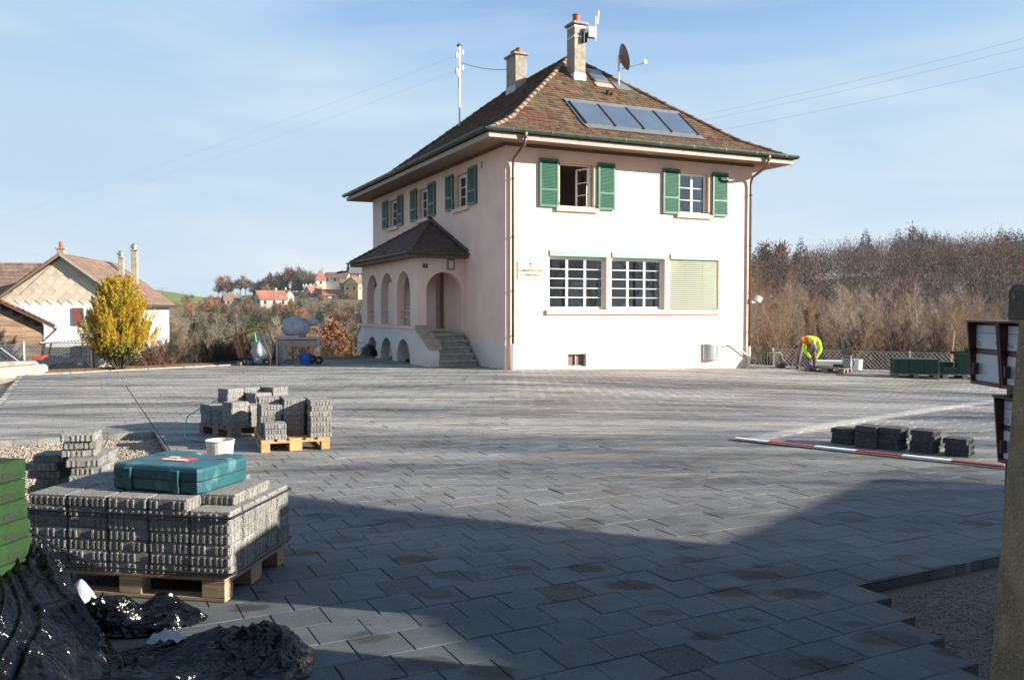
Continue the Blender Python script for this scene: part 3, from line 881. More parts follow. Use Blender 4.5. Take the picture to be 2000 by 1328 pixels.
# sign: small wine-cup emblem over two lines of ochre lettering
sg = MB(); sg.cbox((0.76, -0.014, 2.77), (0.80, 0.022, 0.52), 0.004)
sgn = sg.build('name_plate', mat('cream_plate', (0.62, 0.58, 0.44), 0.5, 0.02), HALL)
och = mat('ochre_letters', (0.20, 0.14, 0.05), 0.6, 0.1)
for s, z, size in (('ADMINISTRATION', 2.765, 0.098), ('COMMUNALE', 2.645, 0.098)):
    me = text_mesh('letters', s, size, och, 0.002, bold=0.002)
    xs_ = [v.co.x for v in me.vertices]; k = (0.745 if s[0] == 'A' else 0.56) / (max(xs_) - min(xs_))
    inst('lettering', me, sgn, (0.76, -0.028, z), (R(90), 0, 0), (k, 1.0, 1))
mb = MB()
mb.lathe([(0.004, 0), (0.026, 0.0), (0.03, 0.008)], (0, 0, 0), 10)
mb = MB()
for a, b, c, e in ((-.042, .042, .072, .084), (-.036, .036, .046, .072), (-.022, .022, .034, .046), (-.006, .006, -.03, .034), (-.026, .026, -.044, -.03)):
    mb.b2(0.76 + a, 0.76 + b, -0.031, -0.025, 2.90 + c, 2.90 + e)
mb.build('emblem', mat('emblem_green', (0.05, 0.10, 0.06), 0.6, 0.1), sgn)

# eaves
OH = 0.86; ZE = 6.42
mb = MB()
mb.add([(-OH, -OH, 6.235), (HL + OH, -OH, 6.235), (HL + OH, HW_ + OH, 6.235), (-OH, HW_ + OH, 6.235), (0.02, 0.02, 6.30), (HL - .02, 0.02, 6.30), (HL - .02, HW_ - .02, 6.30), (0.02, HW_ - .02, 6.30)],
       [(0, 1, 5, 4), (1, 2, 6, 5), (2, 3, 7, 6), (3, 0, 4, 7)])
mb.build('soffit', MT['soffit'], HALL, fix=False)
mb = MB()
for a, b, c, d in ((-OH - .025, HL + OH + .025, -OH - .025, -OH), (-OH - .025, HL + OH + .025, HW_ + OH, HW_ + OH + .025), (-OH - .025, -OH, -OH, HW_ + OH), (HL + OH, HL + OH + .025, -OH, HW_ + OH)):
    mb.b2(a, b, c, d, 6.225, 6.36)
mb.build('fascia', MT['fascia'], HALL)
mb = MB()
for a, b, c, d in ((-.04, HL + .04, -.04, -.001), (-.04, -.001, -.0405, HW_)): mb.b2(a, b, c, d, 6.205, 6.285)
mb.build('cornice_moulding', MT['trim_brown'], HALL)
mb = MB()
g0 = OH + 0.11
def halfgutter(p, q, r=0.098):
    p, q = Vector(p), Vector(q); t = (q - p).normalized(); e = t.cross(Vector((0, 0, 1))).normalized()
    n = 8; vs = []
    for c in (p, q):
        for rr in (r, r - 0.008):
            for k in range(n + 1):
                an = math.pi * k / n
                vs.append(c + e * math.cos(an) * rr - Vector((0, 0, 1)) * math.sin(an) * rr)
    m = n + 1; fs = []
    for k in range(n):
        fs.append((k, k + 1, 2*m + k + 1, 2*m + k)); fs.append((m + k, 3*m + k, 3*m + k + 1, m + k + 1))
    fs += [(0, 2*m, 3*m, m), (n, m + n, 3*m + n, 2*m + n)]
    mb.add(vs, fs)
zg = 6.475
for p, q in (((-g0, -g0, zg), (HL + g0, -g0, zg)), ((-g0, -g0, zg), (-g0, HW_ + g0, zg)), ((HL + g0, -g0, zg), (HL + g0, HW_ + g0, zg))): halfgutter(p, q)
for i in range(9): mb.box((-g0 + 0.7 + i * 1.17, -g0 - .099, zg - .03), (0.02, 0.012, 0.09))
for i in range(13): mb.box((-g0 - .099, -g0 + 0.7 + i * 1.17, zg - .03), (0.012, 0.02, 0.09))
mb.build('gutter', MT['gutter'], HALL, fix=False)
# downpipes with swan necks
for (u, uo, zb) in ((0.19, 0.14, 0.72), (8.53, 8.46, 0.5)):
    mb = MB()
    mb.tube([(uo, -g0, zg - .04), (uo, -g0, 6.24)], [0.085, 0.045], 8)
    mb.tube([(uo, -g0, 6.26), (uo, -g0 + .02, 6.16), (uo + .01, -g0 + .1, 6.08), (u - .01, -0.2, 5.86), (u, -0.11, 5.76), (u, -0.085, 5.6), (u, -0.085, zb)], 0.042, 8)
    dp = mb.build('downpipe', MT['pipe'], HALL, smooth=True)
    MB().tube([(u, -0.085, zb), (u, -0.085, -0.35)], 0.052, 8).build('standpipe', MT['plinth'], dp)
    mb = MB()
    for z in (5.3, 3.7, 2.2, 0.95): mb.lathe([(0.05, -0.02), (0.054, 0), (0.05, 0.02)], (u, -0.085, z), 8)
    mb.build('pipe_bracket', MT['darkmetal'], dp)
# small vents on the side wall
for (v, z, a, b) in ((1.68, 5.92, 0.10, 0.2), (2.5, 0.31, 0.22, 0.26)): MB().b2(-0.03, 0.004, v - a / 2, v + a / 2, z - b / 2, z + b / 2).build('air_vent', MT['zinc'], HALL)
# wall-mounted steel litter bin, handrail and lamp
mb = MB()
n = 10
prof = [(0.30 * math.cos(math.pi * k / n), -0.004 - 0.17 * math.sin(math.pi * k / n)) for k in range(n + 1)]
mb.prism([(7.06 + a, b, 0.10) for a, b in prof], (0, 0, 0.46))
bn = mb.build('steel_bin', MT['steel'], HALL)
mb = MB(); mb.prism([(7.06 + a * 1.03, b * 1.03 - .002, 0.562) for a, b in prof], (0, 0, 0.035)); mb.build('bin_lid', MT['metal'], bn)
mb = MB()
mb.tube([(7.60, -0.09, 0.52), (7.75, -0.09, 0.56), (7.92, -0.09, 0.555), (8.45, -0.09, 0.22), (8.85, -0.09, 0.0)], 0.02, 8)
for p in ((7.7, 0.545), (8.43, 0.22)): mb.tube([(p[0], -0.09, p[1]), (p[0], 0.0, p[1] - .04)], 0.01, 6)
mb.build('handrail', MT['steel'], HALL, smooth=True)
mb = MB(); mb.box((8.70, -0.05, 1.92), (0.16, 0.09, 0.06)); mb.box((8.86, -0.13, 2.02), (0.2, 0.12, 0.16), rot=Euler((0.5, 0.3, 0.2)).to_matrix())
mb.build('floodlight', MT['white'], HALL)

# ---- roof
RIDGE_Z = 10.24
def prof_z(r_, Rn):    # height above the eave at horizontal run r_
    return r_ / 1.15 * 0.62 if r_ < 1.15 else 0.62 + (r_ - 1.15) / (Rn - 1.15) * 3.20
RF, RS = 5.05 + 0.01, HL / 2 + OH                       # run of end slopes and of side slopes
vA, vB = -OH + RF, HW_ + OH - RF
mb = MB()
def rpt(u, v, z): return (u, v, z)
zk = ZE + 0.62
k = 1.15; kf = k * RS / RF; ks = k
lo_ = [(-OH, -OH, ZE), (HL + OH, -OH, ZE), (HL + OH, HW_ + OH, ZE), (-OH, HW_ + OH, ZE)]
md = [(-OH + k, -OH + k, zk), (HL + OH - k, -OH + k, zk), (HL + OH - k, HW_ + OH - k, zk), (-OH + k, HW_ + OH - k, zk)]
ra, rb = (HL / 2, vA, RIDGE_Z), (HL / 2, vB, RIDGE_Z)
mb.add(lo_ + md + [ra, rb], [(0, 1, 5, 4), (1, 2, 6, 5), (2, 3, 7, 6), (3, 0, 4, 7), (4, 5, 8), (5, 6, 9, 8), (6, 7, 9), (7, 4, 8, 9)])
ROOF = mb.build('roof', MT['under'], HALL, fix=False)

def tile_rows(store, O, e, up, nrm, L, Rt, t0, t1, exp=0.158, w=0.165, lift=0.026):
    V, F, Tn = store
    O, e, up, nrm = Vector(O), Vector(e).normalized(), Vector(up).normalized(), Vector(nrm).normalized()
    t, row = t0, 0
    while t < t1 - 0.02:
        tb = min(t + exp + 0.035, t1)
        x0, x1 = L(t + exp * .4), Rt(t + exp * .4)
        nT = max(1, int((x1 - x0) / w)); ww = (x1 - x0) / nT
        sh = (0.5 if row % 2 else 0.0) * ww
        xs_ = [x0] + [x0 + sh + i * ww for i in range(1 if sh == 0 else 0, nT)] + [x1]
        for i in range(len(xs_) - 1):
            a, b = xs_[i], xs_[i + 1]
            if b - a < 0.02: continue
            lf = lift * rnd.uniform(0.75, 1.3); g_ = 0.004; dt = rnd.uniform(-.008, .008)
            P = lambda x, tt, h: tuple(O + e * x + up * tt + nrm * h)
            am = (a + b) / 2; rd = 0.016
            B = len(V)
            V += [P(a + g_, t + rd + dt, lf), P(am, t + dt, lf), P(b - g_, t + rd + dt, lf), P(b - g_, tb, .008), P(a + g_, tb, .008), P(a + g_, t + rd + dt, 0), P(am, t + dt, 0), P(b - g_, t + rd + dt, 0)]
            F += [(B, B+1, B+2, B+3, B+4), (B+5, B+6, B+1, B), (B+6, B+7, B+2, B+1)]
            q = rnd.gauss(0, 0.42)
            if rnd.random() < 0.06: q += 0.9
            Tn += [q] * 3
        t += exp; row += 1
def build_tiles(name, store, m, parent):
    me = bpy.data.meshes.new(name); me.from_pydata(store[0], [], store[1]); me.materials.append(m)
    a = me.attributes.new('tint', 'FLOAT', 'FACE'); a.data.foreach_set('value', store[2])
    return tag(inst(name, me, parent), kind='stuff')
def hall_face(store, corner, e, out, length, half, run):
    """one slope: corner = eave start, e along the eave, out = outward horizontal"""
    o = Vector(corner); e = Vector(e); inn = -Vector(out)
    up1 = (inn * 1.15 + Vector((0, 0, 0.62))).normalized(); l1 = math.hypot(1.15, 0.62)
    nr1 = e.cross(up1); nr1 = nr1 if nr1.z > 0 else -nr1
    h1 = 1.15
    tile_rows(store, o, e, up1, nr1, lambda t: h1 * t / l1, lambda t: length - h1 * t / l1, -0.05, l1)
    rn = run - 1.15
    up2 = (inn * rn + Vector((0, 0, 3.2))).normalized(); l2 = math.hypot(rn, 3.2)
    nr2 = e.cross(up2); nr2 = nr2 if nr2.z > 0 else -nr2
    o2 = o + inn * 1.15 + Vector((0, 0, 0.62))
    hs = half - h1
    tile_rows(store, o2, e, up2, nr2, lambda t: h1 + hs * t / l2, lambda t: length - h1 - hs * t / l2, 0.0, l2)
st = ([], [], [])
hall_face(st, (-OH, -OH, ZE), (1, 0, 0), (0, -1, 0), HL + 2 * OH, RS, RF)
hall_face(st, (-OH, -OH, ZE), (0, 1, 0), (-1, 0, 0), HW_ + 2 * OH, RF, RS)
hall_face(st, (HL + OH, -OH, ZE), (0, 1, 0), (1, 0, 0), HW_ + 2 * OH, RF, RS)
build_tiles('roof_tiles', st, MT['tile'], ROOF)
# hip and ridge caps
def cap_mesh(m, L=0.40, r0=0.105, r1=0.085):
    mb = MB(); n = 6; vs = []
    for y, r_ in ((0, r0), (0.05, r0), (0.052, r0 - .012), (L, r1)):
        for k_ in range(n + 1):
            an = math.pi * k_ / n
            vs.append((r_ * math.cos(an), y, r_ * math.sin(an) * 0.9))
    fs = []
    for i in range(3):
        for k_ in range(n): fs.append((i*(n+1)+k_, i*(n+1)+k_+1, (i+1)*(n+1)+k_+1, (i+1)*(n+1)+k_))
    fs.append(tuple(range(n + 1)))
    mb.add(vs, fs)
    return mb.mesh('ridge_tile', m, fix=False)
CAP = cap_mesh(MT['ridge'])
def lay_caps(p, q, parent, me=CAP, step=0.335, lift=0.0):
    p, q = Vector(p), Vector(q); d = q - p; n = max(1, int(d.length / step))
    rot = d.to_track_quat('Y', 'Z').to_euler()
    for i in range(n):
        c = p + d * (i / n) + Vector((0, 0, lift + rnd.uniform(-.008, .01)))
        r2 = rot.copy(); r2.z += rnd.uniform(-.04, .04)
        inst('ridge_tile', me, parent, c, r2)
for c, m_, a in ((lo_[0], md[0], ra), (lo_[1], md[1], ra), (lo_[3], md[3], rb), (lo_[2], md[2], rb)):
    lay_caps(c, m_, ROOF); lay_caps(m_, a, ROOF)
lay_caps(ra, rb, ROOF)
# front slope helper for the things set into it
upF = Vector((0, RF - 1.15, 3.2)).normalized(); nrF = Vector((0, -upF.z, upF.y))
def FR(u, v, h=0.0):
    z = ZE + prof_z(v + OH, RF); p = Vector((u, v, z)) + nrF * h; return p
# solar collector: four panes in a zinc tray
mb = MB(); cL, cR, v0, v1 = 2.72, 6.75, -0.02, 1.36
sl_off = -0.16
def quadbox(mb, a, b, c, d, h0, h1, skew0=0.0, skew1=0.0):
    vs = [FR(a + skew0, c, h0), FR(b + skew0, c, h0), FR(b + skew1, d, h0), FR(a + skew1, d, h0)]
    vt = [FR(a + skew0, c, h1), FR(b + skew0, c, h1), FR(b + skew1, d, h1), FR(a + skew1, d, h1)]
    mb.add(vs + vt, [(0, 3, 2, 1), (4, 5, 6, 7), (0, 1, 5, 4), (1, 2, 6, 5), (2, 3, 7, 6), (3, 0, 4, 7)])
quadbox(mb, cL - .1, cR + .1, v0 + .32, v1, 0.01, 0.06)
sc_ = mb.build('solar_collector', MT['zinc'], HALL)
mb = MB(); quadbox(mb, cL - .1, cR + .1, v0 + .05, v0 + .318, 0.035, 0.055); quadbox(mb, cL - .1, cR + .1, v1 + .002, v1 + .16, 0.02, 0.075); mb.build('flashing', MT['zinc'], sc_)
pw = (cR - cL) / 4
for i in range(4):
    mb = MB(); quadbox(mb, cL + i * pw + .025, cL + (i + 1) * pw - .025, v0 + .36, v1 - .03, 0.062, 0.082); mb.build('collector_pane', MT['collector'], sc_)
mb = MB()
for i in range(5): quadbox(mb, cL + i * pw - .022, cL + i * pw + .022, v0 + .33, v1 - .002, 0.062, 0.105)
mb.build('glazing_bar', MT['darkmetal'], sc_)
# roof light
mb = MB(); quadbox(mb, 4.47, 4.97, 2.72, 3.42, 0.02, 0.10); sk = mb.build('roof_light', MT['zinc'], HALL)
mb = MB(); quadbox(mb, 4.53, 4.91, 2.82, 3.36, 0.102, 0.112); mb.build('pane', MT['collector'], sk)
mb = MB(); quadbox(mb, 4.40, 5.04, 2.50, 2.72, 0.03, 0.045); mb.build('apron', MT['fascia'], sk)
mb = MB(); p = FR(4.55, 2.12); mb.tube([p, p + Vector((0, -.05, .14))], 0.06, 8); mb.tube([p + Vector((.14, 0, 0)), p + Vector((.14, -.05, .09))], 0.045, 8); mb.build('roof_vent', MT['darkmetal'], HALL)
# chimneys
def chimney(u0, u1, v0, v1, zb, zt, pots, bands=False):
    mb = MB(); mb.cbox(((u0+u1)/2, (v0+v1)/2, (zb+zt)/2), (u1-u0, v1-v0, zt-zb), 0.012)
    c = mb.build('chimney', MT['chim'], HALL)
    cu, cv = (u0+u1)/2, (v0+v1)/2
    mb = MB(); mb.cbox((cu, cv, zt + .045), (u1-u0+.14, v1-v0+.14, .08), 0.015); mb.build('chimney_cap', MT['chim'], c)
    for (du, dv, r_, h) in pots:
        MB().lathe([(r_ * 1.05, 0), (r_ * 1.05, .03), (r_, .05), (r_ * .94, h - .03), (r_ * 1.08, h - .02), (r_ * 1.08, h), (r_ * .8, h), (r_ * .8, h - .12)], (cu + du, cv + dv, zt + .083), 14, caps=False).build('chimney_pot', MT['terracotta'], c, smooth=False)
    mb = MB(); zf = ZE + prof_z(v0 + OH, RF) if bands else zb + .5
    mb.cbox((cu, cv, zf + 0.10), (u1-u0+.03, v1-v0+.03, .30), 0.01)
    mb.build('flashing', MT['white'] if bands else MT['zinc'], c)
    return c
c1 = chimney(3.70, 4.12, 2.76, 3.26, 8.7, 10.86, [(0.0, 0.0, 0.125, 0.30)], True)
mb = MB()
for z in (10.80, 10.48): mb.b2(3.693, 4.127, 2.753, 3.267, z - .025, z + .025)
mb.build('steel_band', MT['white'], c1)
mb = MB(); mb.box((4.0, 2.70, 10.46), (0.03, .12, 0.36)); mb.box((4.12, 2.70, 10.46), (0.03, .12, 0.3)); mb.box((4.2, 2.68, 10.46), (0.4, .04, 0.04)); mb.build('antenna_bracket', MT['darkmetal'], c1)
mb = MB(); mb.cbox((4.27, 2.62, 10.62), (0.29, 0.1, 0.34), 0.01); mb.build('radio_box', MT['metal'], c1)
mb = MB(); mb.tube([(4.40, 2.62, 10.36), (4.40, 2.62, 11.15)], 0.02, 6); mb.tube([(4.40, 2.62, 11.05), (4.47, 2.62, 11.05)], 0.012, 6); mb.cbox((4.49, 2.60, 11.12), (0.05, 0.03, 0.42), 0.008, rot=Euler((0, 0.06, 0)).to_matrix()); mb.build('antenna', MT['white'], c1)
chimney(3.62, 4.08, 7.05, 7.85, 9.2, 11.02, [(0, -0.22, 0.11, 0.2), (0, 0.03, 0.11, 0.2), (0, 0.26, 0.11, 0.2)])
# satellite dish on its pole
p = FR(5.38, 2.77)
mb = MB(); mb.tube([p - Vector((0, 0, .1)), p + Vector((0, 0, 1.0))], 0.032, 8); pole = mb.build('dish_pole', MT['metal'], HALL)
mb = MB(); quadbox(mb, 5.16, 5.72, 2.5, 2.92, 0.02, 0.04); mb.build('flashing', MT['zinc'], pole)
mb = MB(); n = 22; vs, fs = [(0, 0, 0)], []
for i in range(1, 6):
    r_ = 0.43 * i / 5
    for k_ in range(n): vs.append((r_ * math.cos(2*math.pi*k_/n), r_ * math.sin(2*math.pi*k_/n), 0.16 * (i / 5) ** 2))
for k_ in range(n): fs.append((0, 1 + k_, 1 + (k_ + 1) % n))
for i in range(4):
    for k_ in range(n): fs.append((1+i*n+k_, 1+(i+1)*n+k_, 1+(i+1)*n+(k_+1) % n, 1+i*n+(k_+1) % n))
mb.add(vs, fs)
dn = Vector((0.92, -0.30, 0.30)).normalized()
di = mb.build('satellite_dish', MT['dish'], pole, smooth=True, fix=False)
di.location = p + Vector((0.06, -0.02, 0.90)); di.rotation_euler = dn.to_track_quat('Z', 'Y').to_euler()
mod = di.modifiers.new('thick', 'SOLIDIFY'); mod.thickness = 0.012
mb = MB(); c = p + Vector((0.1, -0.05, 0.55)); f_ = p + Vector((0.86, -0.22, 0.78))
mb.tube([c, f_], 0.016, 6); mb.box(f_ + Vector((0.02, 0, 0.05)), (0.1, 0.08, 0.12)); mb.tube([p + Vector((0, 0, .7)), p + Vector((.09, -.02, .85))], 0.03, 6); mb.build('feed_arm', MT['metal'], pole)
# cable mast on the side slope
zm_ = ZE + prof_z(2.66 + OH, RS)
mb = MB(); mb.tube([(2.66, 10.2, zm_ - .1), (2.66, 10.2, 10.45)], 0.034, 8); mb.tube([(2.66, 10.2, 10.45), (2.66, 10.2, 12.05)], 0.05, 8)
mast = mb.build('cable_mast', MT['metal'], HALL)
mb = MB(); mb.lathe([(0.11, 0), (0.10, .04), (0.02, .10)], (2.66, 10.2, 12.05), 10); mb.build('mast_cap', MT['trim_brown'], mast)
ins_mesh = MB().lathe([(0.03, 0), (0.055, .03), (0.04, .06), (0.055, .10), (0.035, .15), (0.05, .2), (0.02, .22)], (0, 0, 0), 8).mesh('insulator', MT['porcelain'])
INS = []
for (du, z) in ((-.13, 11.56), (.14, 11.70), (-.13, 10.95), (.14, 11.10)):
    inst('insulator', ins_mesh, mast, (2.66 + du, 10.2, z)); INS.append((2.66 + du, 10.2, z + .1))
mb = MB()
for (du, dv, z) in INS: mb.box(((du + 2.66) / 2, dv, z - .08), (0.16, 0.025, 0.025))
mb.tube([(2.55, 10.1, 11.95), (2.56, 10.1, 11.3), (2.58, 10.12, 10.8)], 0.012, 5)
mb.build('crossarm', MT['white'], mast)
mb = MB(); p = FR(0.9, 0.1)
# ------------------------------------------------------------------ porch (part of the hall)
def arch_wall(mb, T, s0, s1, z0, z1, arches, th, N=12):
    def rect(a, b, c, d):
        if b - a > 1e-4: mb.prism([T(a, 0, c), T(b, 0, c), T(b, 0, d), T(a, 0, d)], Vector(T(a, th, c)) - Vector(T(a, 0, c)))
    cur = s0
    for (sc, r_, zs) in sorted(arches):
        rect(cur, sc - r_, z0, z1)
        for i in range(N):
            a0, a1 = math.pi * (1 - i / N), math.pi * (1 - (i + 1) / N)
            A = (sc + r_ * math.cos(a0), zs + r_ * math.sin(a0)); B = (sc + r_ * math.cos(a1), zs + r_ * math.sin(a1))
            mb.prism([T(A[0], 0, A[1]), T(B[0], 0, B[1]), T(B[0], 0, z1), T(A[0], 0, z1)], Vector(T(0, th, 0)) - Vector(T(0, 0, 0)))
        cur = sc + r_
    rect(cur, s1, z0, z1)
PO = 1.55
TP = lambda s, d, z: (-PO + d, s, z)
TE = lambda s, d, z: (s, 3.07 + d, z)
TE2 = lambda s, d, z: (s, 9.35 - d, z)
mb = MB(); arch_wall(mb, TP, 3.07, 9.35, 1.17, 3.32, [(7.98, .70, 2.19), (6.21, .70, 2.19), (4.42, .70, 2.19)], 0.26)
porch = tag(mb.build('porch_wall', MT['stucco'], HALL, fix=False), 'arcaded porch wall')
mb = MB(); arch_wall(mb, TE, -PO + .262, -0.002, 0.95, 3.32, [(-0.665, .585, 2.24)], 0.24); mb.build('porch_end', MT['stucco'], porch, fix=False)
mb = MB(); arch_wall(mb, TE2, -PO + .262, -0.002, 0.95, 3.32, [(-0.665, .5, 2.24)], 0.24); mb.build('porch_end', MT['stucco'], porch, fix=False)
# base with three low arches, wing walls with sloped copings
TB = lambda s, d, z: (-PO - .03 + d, s, z)
mb = MB(); arch_wall(mb, TB, 3.07, 9.35, -0.3, 1.06, [(7.91, .66, .05), (6.19, .68, .05), (4.36, .69, .05)], 0.3)
mb.prism([TB(1.85, 0, -.3), TB(3.07, 0, -.3), TB(3.07, 0, 1.06), TB(1.85, 0, .50)], (0.3, 0, 0))
mb.prism([TB(9.35, 0, -.3), TB(9.95, 0, -.3), TB(9.95, 0, .70), TB(9.35, 0, 1.06)], (0.3, 0, 0))
pb = mb.build('porch_base', MT['plinth'], HALL, fix=False)
mb = MB(); mb.b2(-PO - .07, -PO + .30, 3.02, 9.36, 1.062, 1.168); mb.build('coping', MT['stone'], pb)
mb = MB()
mb.prism([TB(1.80, -.05, .505), TB(3.07, -.05, 1.065), TB(3.07, -.05, 1.20), TB(1.80, -.05, .64)], (0.40, 0, 0))
mb.build('sloped_coping', MT['stone_dirty'], pb)
mb = MB(); mb.prism([TB(9.362, -.04, 1.062), TB(9.98, -.04, .70), TB(9.98, -.04, .78), TB(9.362, -.04, 1.15)], (0.38, 0, 0)); mb.build('sloped_coping', MT['stone'], pb)
mb = MB(); mb.b2(-PO + .30, -0.002, 3.07, 9.35, 0.80, 0.94); mb.build('porch_floor', MT['stone_dirty'], pb)
for i in range(5):
    z1 = 0.94 - i * 0.188; v1 = 3.068 - i * 0.255
    mb = MB(); mb.cbox((-0.70 + .0, v1 - 0.1425, z1 - 0.035), (1.16, 0.295, 0.066), 0.014)
    mb.b2(-1.275, -0.125, v1 - .245, v1 - .01, z1 - 0.19, z1 - .07)
    mb.build('step', MT['concrete'], pb)
# rails across the arch openings
for sc in (7.98, 6.21, 4.42):
    mb = MB()
    for z in (1.42, 1.62): mb.tube([(-PO + .14, sc - .71, z), (-PO + .14, sc + .71, z)], 0.018, 6)
    mb.build('arch_rail', MT['metal'], porch)
mb = MB(); bars(mb, TL, 4.75, 5.7, 0.95, 3.1, 0.08, -0.02, 0.2); mb.build('door_frame', MT['stone'], HALL)
MB().b2(0.14, 0.19, 4.83, 5.62, 0.96, 3.02).build('door', mat('brown_door', (0.22, 0.10, 0.045), 0.5, 0.2, 4, stretch=(1, 1, .2)), HALL)
# porch roof
ev, eu, ez = (2.74, 9.68), -PO - .33, 3.40
ap = (0.0, 6.21, 4.72)
c0, c1_, c2, c3 = (eu, ev[0], ez), (eu, ev[1], ez), (0.0, ev[1], ez), (0.0, ev[0], ez)
mb = MB(); mb.add([c0, c1_, c2, c3, ap], [(0, 1, 4), (3, 0, 4), (1, 2, 4)]); prf = mb.build('porch_roof', MT['under'], HALL, fix=False)
st = ([], [], [])
A, B, C = Vector(c0), Vector(c1_), Vector(ap)
foot = Vector((eu, ap[1], ez)); l_ = (C - foot).length
tile_rows(st, A, (0, 1, 0), C - foot, Vector((-(C - foot).z, 0, (C - foot).x)), lambda t: (ap[1] - ev[0]) * t / l_, lambda t: (ev[1] - ev[0]) - (ev[1] - ap[1]) * t / l_, -.03, l_, 0.13, 0.15, 0.02)
run_ = ap[1] - ev[0]; up = Vector((0, run_, ap[2] - ez)); l2_ = up.length
tile_rows(st, A, (1, 0, 0), up, Vector((0, -up.z, up.y)), lambda t: -eu * t / l2_, lambda t: -eu - .03, -.03, l2_, 0.13, 0.15, 0.02)
build_tiles('roof_tiles', st, MT['tile_dark'], prf)
CAPD = cap_mesh(mat('dark_ridge_tiles', (0.12, 0.085, 0.065), 0.9, 0.3, 5, 0.4, 40, rnd_v=0.25), 0.3, 0.085, 0.07)
lay_caps(c0, ap, prf, CAPD, 0.25); lay_caps(c1_, ap, prf, CAPD, 0.25)
mb = MB()
mb.prism([(-0.14, ev[0] - .02, ez + .06), (-0.002, ev[0] - .02, ez + .06), (-0.002, ap[1], ap[2] + .08), (-0.14, ap[1], ap[2] + .08)], (0, 0, 0.05)); mb.build('lead_flashing', MT['darkmetal'], prf)
mb = MB()
mb.b2(eu - .03, eu, ev[0], ev[1], ez - .16, ez - .005); mb.b2(eu - .03, -0.002, ev[0] - .03, ev[0], ez - .16, ez - .005); mb.build('fascia', MT['trim_brown'], prf)
mb = MB(); mb.b2(eu + .002, -0.002, ev[0] + .002, ev[1], ez - .165, ez - .12); mb.build('soffit', MT['trim_brown'], prf)
mb = MB(); halfgutter((eu - .10, ev[0] - .1, ez - .01), (eu - .10, ev[1] + .1, ez - .01), 0.06); halfgutter((eu - .1, ev[0] - .1, ez - .01), (-.01, ev[0] - .1, ez - .01), 0.06)
mb.build('gutter', MT['gutter'], prf, fix=False)
mb = MB(); mb.tube([(eu - .1, ev[1] - .05, ez - .06), (eu - .1, ev[1] + .05, ez - .32), (eu - .3, ev[1] + .1, ez - .34), (eu - .5, ev[1] + .1, ez - .38)], 0.035, 6); mb.build('spout', MT['darkmetal'], prf)
# lamp and house number plate over the entrance arch
mb = MB(); mb.cbox((-0.47, 3.03, 3.06), (0.24, 0.08, 0.34), 0.015); lp_ = mb.build('entrance_lamp', mat('lamp_brass', (0.22, 0.19, 0.13), 0.5, 0.2), HALL)
MB().b2(-0.53, -0.41, 2.985, 2.992, 2.95, 3.17).build('lamp_glass', mat('lamp_glass', (0.6, 0.6, 0.57), 0.2, 0.05), lp_)
mb = MB(); mb.cbox((-1.28, 3.06, 3.0), (0.16, 0.016, 0.13), 0.004); npl = mb.build('number_plate', mat('dark_blue_enamel', (0.02, 0.02, 0.035), 0.4, 0.1), HALL)
inst('numeral', text_mesh('numeral', '1', 0.10, MT['white'], 0.001), npl, (-1.28, 3.049, 3.0), (R(90), 0, 0))
mb = MB(); mb.tube([(-0.005, 4.0, 4.0), (-0.10, 4.0, 4.0)], 0.03, 6); mb.box((-0.12, 4.0, 3.98), (0.08, 0.06, 0.08)); mb.build('outdoor_sensor', MT['darkmetal'], HALL)

# things stored under the porch arches
def blob(name, m, c, r_, seed, label, cat, flat=0.0, sub=3, amp=0.28, freq=2.6):
    bm = bmesh.new(); bmesh.ops.create_icosphere(bm, subdivisions=sub, radius=1)
    for v in bm.verts:
        k_ = 1 + amp * noise.noise(v.co * freq + Vector((seed, 0, 0))) + amp * .5 * noise.noise(v.co * freq * 2.7 + Vector((0, seed, 0)))
        v.co = Vector((v.co.x * r_[0], v.co.y * r_[1], max(v.co.z, flat) * r_[2])) * k_
    me = bpy.data.meshes.new(name); bm.to_mesh(me); bm.free(); me.materials.append(m)
    zmin = min(v.co.z for v in me.vertices)
    for v in me.vertices: v.co.z -= zmin
    for p_ in me.polygons: p_.use_smooth = True
    return tag(inst(name, me, None, c), label, cat)
blob('rubbish_bag', MT['bagblack'], hw(-1.62, 8.25, 0.004), (0.30, 0.42, 0.40), 3.1, 'full dark refuse sack slumped out of a porch base arch', 'bag')
q = hw(-1.1, 4.25, 0.004)
bx = empty('storage_box', q, HT, 'white lidded carton standing inside a low porch arch', 'box')
MB().cbox((0, 0, 0.24), (0.42, 0.5, 0.48), 0.01).build('carton', MT['offwhite'], bx)
mb = MB(); mb.b2(-.214, -.211, -.12, -.02, .30, .34); mb.b2(-.214, -.211, .05, .12, .22, .36); mb.build('carton_print', MT['bluepl'], bx)
blob('rag_heap', MT['trousers'], hw(-1.25, 6.2, 0.004), (0.2, 0.36, 0.16), 5.5, 'low heap of dark cloth and odds under the middle porch arch', 'cloth', sub=3)
